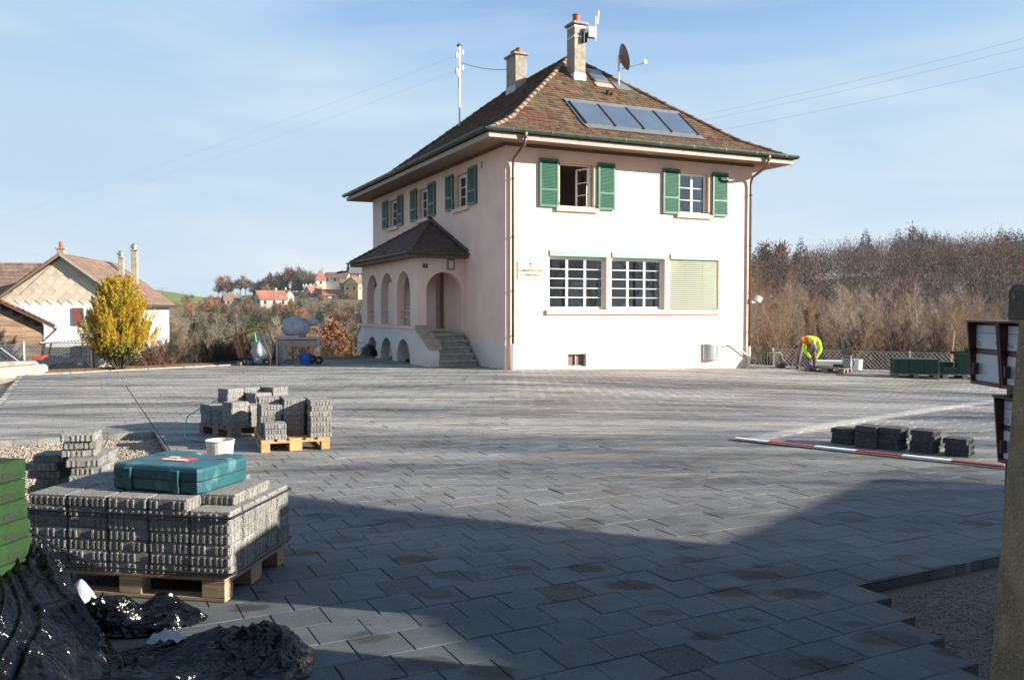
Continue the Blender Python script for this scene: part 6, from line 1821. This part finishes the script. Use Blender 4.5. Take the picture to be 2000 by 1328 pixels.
for i in range(2): tree_proto('beech%d' % i, 300 + i, 5.0, .09, MT['bark_dark'], ('beech', 4, .16), 0, first=.10, n1=16, n2=7, n3=5, up=.5, spread=.36)
for i in range(2): tree_proto('olive%d' % i, 320 + i, 6.0, .09, MT['bark'], ('olive', 2, .18), 0, first=.12, n1=14, n2=7, n3=5, up=.7, spread=.36)
for i in range(3): tree_proto('hedge%d' % i, 400 + i, 1.25, .040, MT['bark_dark'] if i else MT['bark_red'], None, 0, first=.05, n1=9, n2=6, n3=5, up=.8, spread=.42, multi=7)
# conifers
def conifer(seed, h, rad, m, n=1900, droop=.35):
    rs = np.random.RandomState(seed)
    t = np.sqrt(rs.rand(n)) ; t = 1 - t * .96; an = rs.uniform(0, 6.283, n)
    lay = t
    R_ = rad * (1 - lay) ** .85 * rs.uniform(.35, 1.05, n) + .04
    C = np.stack([np.cos(an) * R_, np.sin(an) * R_, h * (.06 + .94 * lay) - droop * R_ * .6], 1)
    D = np.stack([np.cos(an), np.sin(an), -droop + rs.normal(size=n) * .25], 1) + rs.normal(size=(n, 3)) * .25
    return {'trunk': seg_mesh('trunk', [[0, 0, -.4, 0, 0, h * .98, h * .018, .01]], MT['bark_dark']), 'crown': leaf_mesh('crown', C, D, rad * .34 * (1.1 - t), rad * .16 * (1.15 - t), m, seed)}
MT['spruce'] = mat('spruce_needle', (.018, .042, .022), .85, .3, 1, rnd_v=.25); MT['spruce2'] = mat('olive_spruce_needle', (.045, .060, .022), .85, .3, 1, rnd_v=.2)
MT['larch'] = mat('orange_larch_needle', (.30, .13, .035), .9, .25, 1, rnd_v=.2); MT['rust'] = mat('rusty_conifer_needle', (.22, .10, .045), .9, .25, 1, rnd_v=.2)
for i in range(2): PROTO['spruce%d' % i] = conifer(500 + i, 10, 3.0, MT['spruce'])
PROTO['olivespruce'] = conifer(503, 10, 2.2, MT['spruce2']); PROTO['larch'] = conifer(504, 10, 2.0, MT['larch'], 600); PROTO['rust'] = conifer(505, 10, 2.7, MT['rust'])
# round bare crowns for the far hill
def puff(seed, h, rad, m, n=1300):
    rs = np.random.RandomState(seed); cl = rs.normal(size=(26, 3)); cl /= np.linalg.norm(cl, axis=1, keepdims=True); cl *= rs.uniform(.35, .95, (26, 1))
    c = cl[rs.randint(0, 26, n)] + rs.normal(size=(n, 3)) * .16
    C = c * np.array([rad, rad, h * .36]) + np.array([0, 0, h * .62])
    base = np.array([0, 0, h * .25]); D = C - base + rs.normal(size=C.shape) * rad * .4
    d = {'trunk': seg_mesh('trunk', [[0, 0, -.5, 0, 0, h * .4, h * .022, h * .016]] + [[0, 0, h * .3, *(q * np.array([rad, rad, h * .34]) * .8 + np.array([0, 0, h * .6])), h * .012, h * .003] for q in cl[:14]], MT['bark_dark'])}
    d['crown'] = leaf_mesh('crown', C, D, h * .085, h * .020, m, seed); return d
MT['tw1'] = mat('hazy_brown_twigs', (.19, .125, .075), .95, .2, 1, rnd_v=.25); MT['tw2'] = mat('hazy_grey_twigs', (.165, .135, .11), .95, .2, 1, rnd_v=.2); MT['tw3'] = mat('russet_leaves', (.25, .115, .05), .95, .25, 1, rnd_v=.2)
for i, m in enumerate(('tw1', 'tw2', 'tw3')): PROTO['puff%d' % i] = puff(600 + i, 10, 3.6, MT[m])

G1 = 'bare trees in the wood behind the wire fence'
L1 = {'wood': 'tall bare grey-brown tree in the wood behind the wire fence', 'ivy': 'bare tree with ivy-covered trunk in the wood behind the wire fence', 'scrub': 'many-stemmed bare brushwood at the foot of the wood'}
cnt = 0
rv = random.Random(21)
def wood_spot(a0, a1, d0, d1):
    a = rv.uniform(a0, a1); d = rv.uniform(d0, d1); return a * d, d
for i in range(70):
    x, y = wood_spot(.27, .66, 37, 52) if i < 46 else wood_spot(.66, 1.0, 33, 48); k = rv.randrange(6)
    plant_tree('wood%d' % k, x, y, tz(x, y), (3.1 + 1.0 * rv.random() + (y - 40) * .05 - tz(x, y)) / 13.8, rv.uniform(0, 6.28), 'bare_tree', L1['ivy'] if k in (2, 5) else L1['wood'], 'tree', G1 if k not in (2, 5) else 'ivy-clad trees behind the wire fence')
for i in range(44):
    x, y = wood_spot(.26, .66, 52, 76); k = rv.randrange(6)
    plant_tree('wood%d' % k, x, y, tz(x, y), (4.0 + 1.0 * rv.random() - tz(x, y)) / 13.8, rv.uniform(0, 6.28), 'bare_tree', L1['ivy'] if k in (2, 5) else L1['wood'], 'tree', G1 if k not in (2, 5) else 'ivy-clad trees behind the wire fence')
for i in range(26):
    x, y = wood_spot(.28, .64, 31, 38); k = rv.randrange(3)
    plant_tree('scrub%d' % (1 if k else 2), x, y, tz(x, y) - .2, rv.uniform(.38, .75), rv.uniform(0, 6.28), 'brushwood', L1['scrub'], 'shrub', 'brushwood at the foot of the wood')
for i in range(34):  # dark-barked bushes added to darken the shadowed foot of the wood
    x, y = wood_spot(.28, .64, 33, 46)
    plant_tree('hedge%d' % rv.choice((1, 2)), x, y, tz(x, y) - .2, rv.uniform(1.6, 3.0), rv.uniform(0, 6.28), 'brushwood', 'dark many-stemmed bush standing in for the shade low in the wood', 'shrub', 'dark bushes standing in for wood shade')
# valley at the left: scrub, copper beeches, young spruces
GL = 'bare scrub trees on the slope behind the machines'
for i in range(96):
    a = rv.uniform(-.47, -.12); d = rv.uniform(31, 72); x, y = a * d, d
    k = rv.randrange(3); top = 1.7 + (603 - rv.uniform(604, 655)) / 1680 * d
    z = tz(x, y); s = max(.3, (top - z) / 7.6)
    plant_tree('scrub%d' % k, x, y, z, s, rv.uniform(0, 6.28), 'scrub_tree', ('reddish-brown', 'grey-brown', 'reddish-brown')[k] + ' bare scrub tree on the slope behind the machines', 'tree', GL + (' (grey)' if k == 1 else ''))
for i in range(130):
    a = rv.uniform(-.46, -.14); d = rv.uniform(75, 210); x, y = a * d, d
    k = rv.randrange(10); z = tz(x, y); top = 1.7 + (603 - rv.uniform(588, 614)) / 1680 * d
    s = max(.35, (top - z) / 7.6)
    key = ('scrub0', 'scrub1', 'olive0', 'olive1', 'scrub1', 'wood0', 'wood1', 'scrub2', 'wood3', 'scrub1')[k]
    if key.startswith('wood'): s = max(.4, (top - z) / 13.5)
    plant_tree(key, x, y, z, min(s, 2.6), rv.uniform(0, 6.28), 'valley_tree', 'olive-leaved tree in the valley wood' if 'olive' in key else 'slim bare tree in the valley wood' if 'wood' in key else 'bushy bare tree in the valley wood', 'tree', 'valley wood ' + key[:4])
def ptree(key, px_, py_top, d, hh, name, label, cat='tree', group=None, base=None):
    """plant by bearing: centre column px_, top row py_top at distance d"""
    x = (px_ - 1000) / 1680 * d; top = 1.7 + (603 - py_top) / 1680 * d; z = tz(x, d) if base is None else base
    s = max(.05, (top - z) / hh); return plant_tree(key, x, d, z, s, rv.uniform(0, 6.28), name, label, cat, group)
for (px_, py_, d, key) in ((612, 622, 60, 'beech0'), (632, 636, 50, 'beech1'), (676, 622, 58, 'beech1'), (694, 640, 47, 'beech0'), (655, 650, 46, 'olive0')):
    ptree(key, px_, py_, d, 5.0 if 'beech' in key else 6.0, 'copper_beech' if 'beech' in key else 'olive_tree', 'copper-leaved beech on the slope beside the porch' if 'beech' in key else 'olive-brown tree among the copper beeches', 'tree', 'copper beeches beside the porch' if 'beech' in key else None)
for (px_, py_, d, key, lab) in ((683, 600, 95, 'olivespruce', 'olive-green spruce beyond the porch corner'), (697, 608, 90, 'spruce0', 'dark spruce beyond the porch corner'),
    (455, 590, 190, 'olivespruce', None), (470, 598, 180, 'spruce1', None), (478, 592, 190, 'olivespruce', None), (487, 598, 185, 'olivespruce', None), (498, 600, 185, 'spruce0', None), (504, 589, 200, 'olivespruce', None), (516, 590, 200, 'olivespruce', None),
    (565, 583, 180, 'spruce1', None), (552, 596, 185, 'spruce0', None), (433, 607, 170, 'olivespruce', None), (387, 596, 170, 'spruce0', None)):
    ptree(key, px_, py_, d, 10, 'young_spruce', lab or 'young green spruce below the farmhouse', 'tree', None if lab else 'young spruces below the farmhouse')
# trees along the far left crest
crest = [(437, 532, 'puff2'), (428, 546, 'puff1'), (452, 541, 'puff1'), (470, 534, 'puff1'), (480, 532, 'puff1'), (445, 547, 'puff0'), (495, 546, 'puff0'), (505, 538, 'spruce0'), (512, 540, 'puff1'), (520, 536, 'olive'), (530, 528, 'puff0'), (541, 527, 'puff1'), (548, 533, 'puff0'), (556, 528, 'spruce1'),
         (563, 516, 'puff2'), (575, 517, 'puff0'), (590, 515, 'puff1'), (603, 522, 'puff1'), (578, 527, 'rust'), (585, 524, 'olivespruce'), (596, 524, 'puff1'), (612, 523, 'puff1'), (648, 532, 'spruce0'), (655, 529, 'spruce1'), (674, 539, 'olivespruce'), (530, 545, 'puff0'), (540, 548, 'puff1'), (519, 550, 'puff0'), (700, 530, 'puff0'), (690, 536, 'puff1'), (635, 540, 'puff1'), (660, 545, 'puff0'), (555, 560, 'puff0'), (580, 562, 'puff1'), (592, 570, 'puff0'), (605, 566, 'olive'), (570, 585, 'puff2'), (645, 575, 'puff0'), (665, 582, 'puff1'), (630, 590, 'puff0'), (610, 592, 'puff1'), (590, 595, 'puff0'), (680, 590, 'puff1')]
for (px_, py_, key) in crest:
    d = 445 if py_ < 550 else 395; py_ += 5
    if key == 'olive': key = 'puff0'
    x = (px_ - 1000) / 1680 * d; z = tz(x, d); top = 1.7 + (603 - py_) / 1680 * d
    s = max(.8, min(2.4, (top - z) / 10))
    lab = {'puff0': 'hazy brown bare tree on the far hill', 'puff1': 'hazy grey bare tree on the far hill', 'puff2': 'russet-leaved tree on the far hill', 'spruce0': 'dark spruce on the far hill', 'spruce1': 'dark spruce on the far hill', 'olivespruce': 'olive-green spruce on the far hill', 'rust': 'rust-coloured conifer on the far hill'}[key]
    plant_tree(key, x, d, top - 10 * s, s, rv.uniform(0, 6.28), 'hill_tree', lab, 'tree', 'far hill: ' + lab[:22])
for i in range(120):
    px_ = rv.uniform(360, 715); d = rv.uniform(235, 385); py_ = 612 - (d - 235) / 150 * 30 + rv.uniform(-16, 4); key = rv.choice(('puff0', 'puff1', 'puff0', 'puff2', 'olivespruce', 'spruce0'))
    s = rv.uniform(.45, .8); x = (px_ - 1000) / 1680 * d; top = 1.7 + (603 - py_) / 1680 * d
    plant_tree(key, x, d, top - 10 * s, s, rv.uniform(0, 6.28), 'village_tree', {'puff0': 'small brown bare tree among the far houses', 'puff1': 'small grey bare tree among the far houses', 'puff2': 'small russet tree among the far houses', 'olivespruce': 'small olive spruce among the far houses', 'spruce0': 'small dark spruce among the far houses'}[key], 'tree', 'village trees ' + key)
# wooded ridge on the right: trees that stand out, then the mass
for (px_, py_, key, d) in ((1480, 476, 'spruce0', 215), (1492, 480, 'spruce1', 215), (1513, 477, 'puff2', 220), (1531, 486, 'olivespruce', 215), (1562, 466, 'spruce0', 225), (1523, 504, 'spruce1', 205), (1688, 450, 'spruce1', 260), (1752, 451, 'spruce0', 260), (1790, 449, 'puff1', 260), (1803, 450, 'spruce1', 260), (1822, 452, 'olivespruce', 255), (1830, 455, 'spruce0', 255), (1846, 459, 'spruce1', 255),
    (1790, 488, 'spruce0', 220), (1858, 488, 'spruce1', 215), (1875, 478, 'spruce0', 225), (1952, 444, 'spruce1', 240), (1965, 456, 'spruce0', 240), (1972, 448, 'spruce0', 240), (1988, 449, 'spruce1', 240), (1955, 474, 'spruce0', 205), (1970, 480, 'spruce1', 205), (1995, 470, 'spruce0', 205), (1940, 482, 'olivespruce', 205), (1915, 478, 'larch', 225), (1930, 480, 'larch', 225), (1890, 476, 'larch', 230), (1905, 486, 'larch', 215), (1877, 498, 'larch', 205), (1757, 478, 'rust', 215), (1845, 490, 'larch', 230), (2010, 462, 'spruce1', 225)):
    x = (px_ - 1000) / 1680 * d; top = 1.7 + (611 - py_) / 1680 * d; s = {'spruce0': 1.5, 'spruce1': 1.45, 'puff2': 1.2, 'puff1': 1.4, 'olivespruce': 1.3, 'larch': 1.0, 'rust': 1.3}[key]
    lab = {'spruce0': 'dark spruce on the wooded ridge', 'spruce1': 'dark spruce on the wooded ridge', 'puff2': 'russet tree on the wooded ridge', 'puff1': 'wispy bare tree on the wooded ridge', 'olivespruce': 'olive-green conifer on the wooded ridge', 'larch': 'small orange larch on the wooded ridge', 'rust': 'tall rust-brown tree on the wooded ridge'}[key]
    plant_tree(key, x, d, top - 10 * s, s, rv.uniform(0, 6.28), 'ridge_tree', lab, 'tree', 'ridge: ' + lab[:18])
def far_mass(name, label, n, a0, a1, d0, d1, seed, cols, hh=9.0, kk=240):
    rs = np.random.RandomState(seed); Cs, Ds, Ls, hue = [], [], [], []
    for i in range(n):
        a, d = rs.uniform(a0, a1), rs.uniform(d0, d1); x, y = a * d, d; z = tz(x, y); h = hh * rs.uniform(.75, 1.25)
        k = kk; cl = rs.normal(size=(9, 3)); cl /= np.linalg.norm(cl, axis=1, keepdims=True)
        c = cl[rs.randint(0, 9, k)] * .62 + rs.normal(size=(k, 3)) * .28
        Cs.append(c * np.array([h * .34, h * .34, h * .40]) + np.array([x, y, z + h * .58])); D = c + np.array([0, 0, .9]) + rs.normal(size=(k, 3)) * .3; Ds.append(D)
        Ls.append(np.full(k, h * .062)); hue.append(np.full(k, rs.uniform(-1, 1)))
    C, D, L, Hh = np.concatenate(Cs), np.concatenate(Ds), np.concatenate(Ls), np.concatenate(hue)
    m = mat(name + '_twigs', cols[0], .95, .2, .02, attr='hue', attr_amt=.35, col2=cols[1], lo=.3, hi=.7)
    return tag(inst(name, leaf_mesh(name, C, D, L, L * .15, m, seed, {'hue': Hh})), label, 'wood', kind='stuff')
far_mass('ridge_wood', 'brown leafless wood covering the right-hand ridge', 1650, .25, 1.0, 110, 266, 5, ((.175, .082, .048), (.105, .085, .070)), 8.6, 320)
far_mass('valley_wood', 'pale brown wood filling the valley below the far houses', 1150, -.47, -.13, 150, 335, 6, ((.17, .12, .07), (.20, .16, .11)), 5.0, 150)

# dark bare hedge and the golden cypress
for i in range(26):
    t = (i + rv.random() * .6) / 26; p = Vector((-10.9, 24.75, 0)) + Vector((.7149, .6992, 0)) * t * 3.9 + Vector((-.7, .71, 0)) * rv.uniform(.1, .9)
    plant_tree('hedge%d' % rv.randrange(3), p.x, p.y, -.03, rv.uniform(.62, .92), rv.uniform(0, 6.28), 'hedge_shrub', 'dark leafless shrub in the hedge behind the kerb', 'shrub', 'shrubs of the bare hedge')
CY = empty('golden_cypress', (-10.95, 23.95, -.02), 0, 'bright golden-yellow cypress bush beside the fence', 'tree')
rs = np.random.RandomState(77); n = 60000
sprays = []
for i in range(520):
    hgt = rs.rand() ** .85; an = rs.uniform(0, 6.283); rad = 1.0 * min(1, hgt / .34 + .5) * (1 - hgt) ** .58 * rs.uniform(.5, 1.06)
    sprays.append((math.cos(an) * rad, math.sin(an) * rad, .42 + hgt * 1.82, an))
sp = np.array(sprays); k = rs.randint(0, len(sp), n); f = rs.rand(n) ** .7
out = np.stack([np.cos(sp[k, 3]) * .40, np.sin(sp[k, 3]) * .40, np.full(n, .9)], 1); out /= np.linalg.norm(out, axis=1, keepdims=True)
C = sp[k, :3] * np.array([1, 1, 1]) + out * (f[:, None] * rs.uniform(.3, .62, (len(sp), 1))[k]) + rs.normal(size=(n, 3)) * (.048 * (1.1 - f[:, None]))
D = out + rs.normal(size=(n, 3)) * .38
MT['gold'] = mat('golden_scale_leaf', (.50, .29, .012), .7, .25, 2.5, attr='tint', attr_amt=.55, col2=(.33, .27, .02))
depth = np.linalg.norm(sp[k, :2], axis=1); hue = np.clip(rs.normal(0, .35, n), -1, 1)
tag(inst('crown', leaf_mesh('crown', C, D, rs.uniform(.04, .09, n), rs.uniform(.009, .017, n), MT['gold'], 3, {'tint': hue}), CY), kind='stuff')
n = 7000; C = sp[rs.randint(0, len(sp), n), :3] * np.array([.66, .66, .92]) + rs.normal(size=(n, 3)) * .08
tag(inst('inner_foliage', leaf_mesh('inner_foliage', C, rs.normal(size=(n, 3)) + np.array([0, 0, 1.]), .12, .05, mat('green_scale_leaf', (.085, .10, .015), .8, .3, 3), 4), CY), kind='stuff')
sg_ = []
for i in range(26):
    an = rs.uniform(0, 6.283); r1 = rs.uniform(.2, .75); sg_.append([math.cos(an) * .08, math.sin(an) * .08, 0, math.cos(an) * r1, math.sin(an) * r1, rs.uniform(.7, 1.3), .02, .006])
tag(inst('stems', seg_mesh('stems', sg_, MT['bark_dark']), CY), kind='stuff')
# thin bare bushes around the cypress and in front of the white house
for (x, y, s, lab) in ((-11.7, 25.6, .9, 'leafless garden bush against the white house, next to the gate'), (-12.6, 27.2, 1.1, 'leafless garden bush behind the little red vehicle'), (-10.2, 25.1, .7, 'leafless bush at the right foot of the golden cypress'), (-17.2, 52, 4.2, 'tall bare garden tree rising behind the white house roof')):
    plant_tree('hedge0' if s < 2 else 'scrub1', x, y, tz(x, y) + (.2 if s < 2 else 0), s if s < 2 else 1.0, rv.uniform(0, 6.28), 'garden_bush' if s < 2 else 'garden_tree', lab, 'shrub' if s < 2 else 'tree', None)

# ------------------------------------------------------------------ houses on the far hill
def far_house(px_, py_base, d, w, dp, wall_h, roof_h, rz, wallm, roofm, label, hip=False, wins=3, extra=None):
    x = (px_ - 1000) / 1680 * d; z = 1.7 + (603 - py_base) / 1680 * d
    h = empty('far_house', (x, d, z), rz, label, 'house')
    MB().b2(-w/2, w/2, -dp/2, dp/2, -4, wall_h).build('wall', wallm, h)
    mb = MB(); o = .5
    if hip: mb.add([(-w/2-o, -dp/2-o, wall_h), (w/2+o, -dp/2-o, wall_h), (w/2+o, dp/2+o, wall_h), (-w/2-o, dp/2+o, wall_h), (-w*.08, 0, wall_h+roof_h), (w*.08, 0, wall_h+roof_h)], [(0, 1, 5, 4), (1, 2, 5), (2, 3, 4, 5), (3, 0, 4), (3, 2, 1, 0)])
    else:
        mb.add([(-w/2-o, -dp/2-o, wall_h-.2), (w/2+o, -dp/2-o, wall_h-.2), (w/2+o, dp/2+o, wall_h-.2), (-w/2-o, dp/2+o, wall_h-.2), (-w/2-o, 0, wall_h+roof_h), (w/2+o, 0, wall_h+roof_h)], [(0, 1, 5, 4), (2, 3, 4, 5), (3, 2, 1, 0)])
        mb2 = MB(); mb2.prism([(-w/2, -dp/2, wall_h+.003), (-w/2, dp/2, wall_h+.003), (-w/2, 0, wall_h+roof_h-.3)], (w, 0, 0)); mb2.build('gable', wallm, h)
    rf = mb.build('roof', roofm, h)
    MB().b2(w*.18, w*.18+.8, -.4, .4, wall_h + roof_h*.4, wall_h+roof_h+1.0).build('chimney', MT['chim'], rf)
    for i in range(wins):
        xx = -w/2 + w*(i+.5)/wins; MB().b2(xx-.5, xx+.5, -dp/2-.05, -dp/2+.02, wall_h*.5, wall_h*.5+1.3).build('window', MT['dark'], h)
    for i in range(2):
        yy = -dp/2 + dp*(i+.6)/2.2; MB().b2(-w/2-.05, -w/2+.02, yy-.5, yy+.5, wall_h*.5, wall_h*.5+1.3).build('window', MT['dark'], h)
    return h
RR = mat('far_red_tiles', (.30, .125, .08), .9, .2, .5); BR = mat('far_brown_tiles', (.19, .12, .085), .9, .2, .5); WB = mat('far_white_wall', (.48, .45, .40), .9, .05, .3); WY_ = mat('far_yellow_wall', (.60, .46, .22), .9, .05, .3); WD = mat('far_timber_wall', (.20, .12, .075), .9, .2, .5)
far_house(528, 603, 330, 10.5, 9, 3.6, 3.4, R(35), WB, RR, 'big cream farmhouse with red roof below the far wood')
far_house(550, 590, 352, 8, 6, 2.6, 2.4, R(-20), WB, RR, 'small house with red roof behind the farmhouse')
far_house(452, 600, 330, 5.5, 5, 2.4, 2.8, R(30), WB, BR, 'small white house with brown roof below the meadow', wins=2)
far_house(626, 562, 430, 5, 5, 3.6, 5.2, R(20), WB, RR, 'tower-like white house with steep red roof on the far hill', hip=True, wins=1)
far_house(614, 586, 395, 7, 6, 3, 3.4, R(48), WB, RR, 'white gabled house with pink-red roof on the far slope', wins=2)
far_house(697, 578, 385, 8, 8, 5.2, 3.4, R(62), WY_, BR, 'yellow gabled house beside the timber house', wins=3)
far_house(684, 577, 392, 8, 7, 4.6, 3.0, R(5), WD, BR, 'brown timber house next to the yellow house')
far_house(702, 553, 440, 12, 8, 5.0, 3.2, R(8), WD, MT['zinc'], 'dark chalet with grey roof high on the far hill')
far_house(660, 556, 435, 12, 7, 3.4, 2.8, R(-10), WB, BR, 'long white house with brown roof near the tower house')
far_house(652, 588, 385, 9, 6, 2.6, 2.6, R(10), WB, RR, 'low house with red roof half hidden by scrub')

# ------------------------------------------------------------------ overhead wires
def wire(p, q, sag, label, r_=.0011):
    p, q = Vector(p), Vector(q)
    pts = [p.lerp(q, t) - Vector((0, 0, sag * 4 * t * (1 - t))) for t in np.linspace(0, 1, 17)]
    tag(MB().tube(pts, r_, 4, caps=False).build('overhead_wire', MT['wire'], None, fix=False), label, 'wire', 'overhead wires')
for i, (du, dv, z) in enumerate(INS):
    a = hw(du, dv, z); wire(a, (a[0] - 28.4, a[1] + 8 - i * .3, z - 7.2), .35, 'thin overhead wire running from the roof mast over the left garden')
for a, b in (((4.0, 38.3, 9.45), (17.0, 16.0, 8.75)), ((4.0, 38.3, 9.25), (17.0, 16.0, 8.5)), ((4.2, 40, 9.1), (17.0, 16.0, 8.0))): wire(a, b, .35, 'thin overhead wire passing behind the hall roof', .0028)
a = hw(2.7, 10.2, 11.42); wire(a, hw(3.75, 7.5, 10.6), .12, 'short stay wire from the roof mast to the chimney', .012)
for z in (5.9, 5.2): wire((-36, 52, z + 3.2), (-23.5, 43, 4.4), .8, 'sagging service wire to the white house')

# ------------------------------------------------------------------ out of view: roadside trees, and casters added to shade the foreground
hd = Vector((SUNV.x, SUNV.y, 0)).normalized(); te = math.tan(SUN_EL)
sh_d = hd
ns = empty('shadow_shed', (10.0, 0, 0), 0, 'unseen shed form outside the view, shaped to cast the foreground shadow', 'shadow_shed')  # unseen caster, its outline worked back from the foreground shadow
def back(gx, gy, zp=0.0):
    """height and place at x = 10 from which a roof edge throws its shadow on (gx, gy)"""
    t = (10.0 - gx) / hd.x; return (gy + hd.y * t, zp + te * t)
def slab(name, poly, L, m): MB().prism([(0, y, z) for y, z in poly], sh_d * L).build(name, m, ns)
A_, B_, C_, D_, E_ = back(4.73, 8.18), back(3.59, 8.55), back(1.44, 6.13), back(-1.32, 7.33), back(-2.16, 7.84)
F_, G_, I_ = back(-1.5, 5.42), back(-.57, 4.77), back(0, 3.88)
slab('low_caster', [(A_[0], -.4), A_, B_, C_, (C_[0], -.4)], 3.0, MT['plank'])
slab('roof', [(3.6, 2.4), (3.6, 3.2), (1.4, 3.0), (-5, 1.3), (-5, 1.2), (1.3, 2.4)], 4.2, MT['redroof'])
slab('wall', [(C_[0] - .005, -.4), (C_[0] - .005, C_[1] - .02), (I_[0], I_[1] - .2), (-5, 1.2), (-5, -.4)], 4.0, MT['plank'])
slab('roof', [C_, D_, E_, (3.9, E_[1] + .12), (F_[0], F_[1] + .12), G_, I_, (-5.3, I_[1] - 2.0), (-5.3, I_[1] - 2.15), (I_[0], I_[1] - .19)], .22, MT['redroof'])
tree_proto('road0', 901, 11, .14, MT['bark'], None, 0, first=.3, n1=9, n2=5, n3=3, up=.7, spread=.34)
tree_proto('road1', 905, 11, .14, MT['bark'], None, 0, first=.3, n1=8, n2=5, n3=3, up=.9, spread=.30)
for (x, y, s_, k) in ((23, 7.2, .85, 'road0'), (30, 12.2, 1.0, 'road1'), (34, 7.0, 1.1, 'road0'), (21, 3.4, .62, 'wood0'), (27, 13.6, .80, 'wood1'), (33, 9.4, .95, 'wood3'), (25, 9.6, .6, 'road1'), (26, 5.2, .72, 'wood4'), (29, 15.6, .85, 'wood1'), (31, 3.0, .9, 'wood0'), (22, 11.6, .5, 'road0')):
    plant_tree(k, x, y, -.4, s_, x * 1.7, 'roadside_tree', 'bare roadside tree outside the view', 'tree', 'bare roadside trees')
sh2 = empty('sky_block_house', (-1.0, -1.9, -.4), 0, 'tall unseen house added behind the camera to block sky light', 'house')  # added out of view to cut sky light and reflections up front
MB().b2(-9, 7, -8, 0, 0, 7.6).build('wall', MT['wood_grey'], sh2)
MB().prism([(-9.5, -8.5, 7.6), (-9.5, .5, 7.6), (-9.5, -4, 10.6)], (17, 0, 0)).build('roof', MT['brownroof'], sh2)
for i in range(4):
    for z in (1.2, 4.0): MB().b2(-7.6 + i * 3.8, -6.5 + i * 3.8, -.02, .03, z, z + 1.4).build('window', MT['collector'], sh2)

# ------------------------------------------------------------------ thin winter air
hzm = bpy.data.materials.new('winter_haze'); hzm.use_nodes = True
hn = hzm.node_tree.nodes; hl_ = hzm.node_tree.links
for q in list(hn):
    if q.type == 'BSDF_PRINCIPLED': hn.remove(q)
pv = hn.new('ShaderNodeVolumePrincipled'); pv.inputs['Color'].default_value = (.88, .93, 1.0, 1); pv.inputs['Density'].default_value = 0.00016; pv.inputs['Anisotropy'].default_value = 0.2
hl_.new(pv.outputs[0], [q for q in hn if q.type == 'OUTPUT_MATERIAL'][0].inputs['Volume'])
hzo = MB().b2(-700, 700, -60, 720, -60, 52).build('haze', hzm)
tag(hzo, 'thin pale winter haze filling the valley', 'haze', kind='stuff')
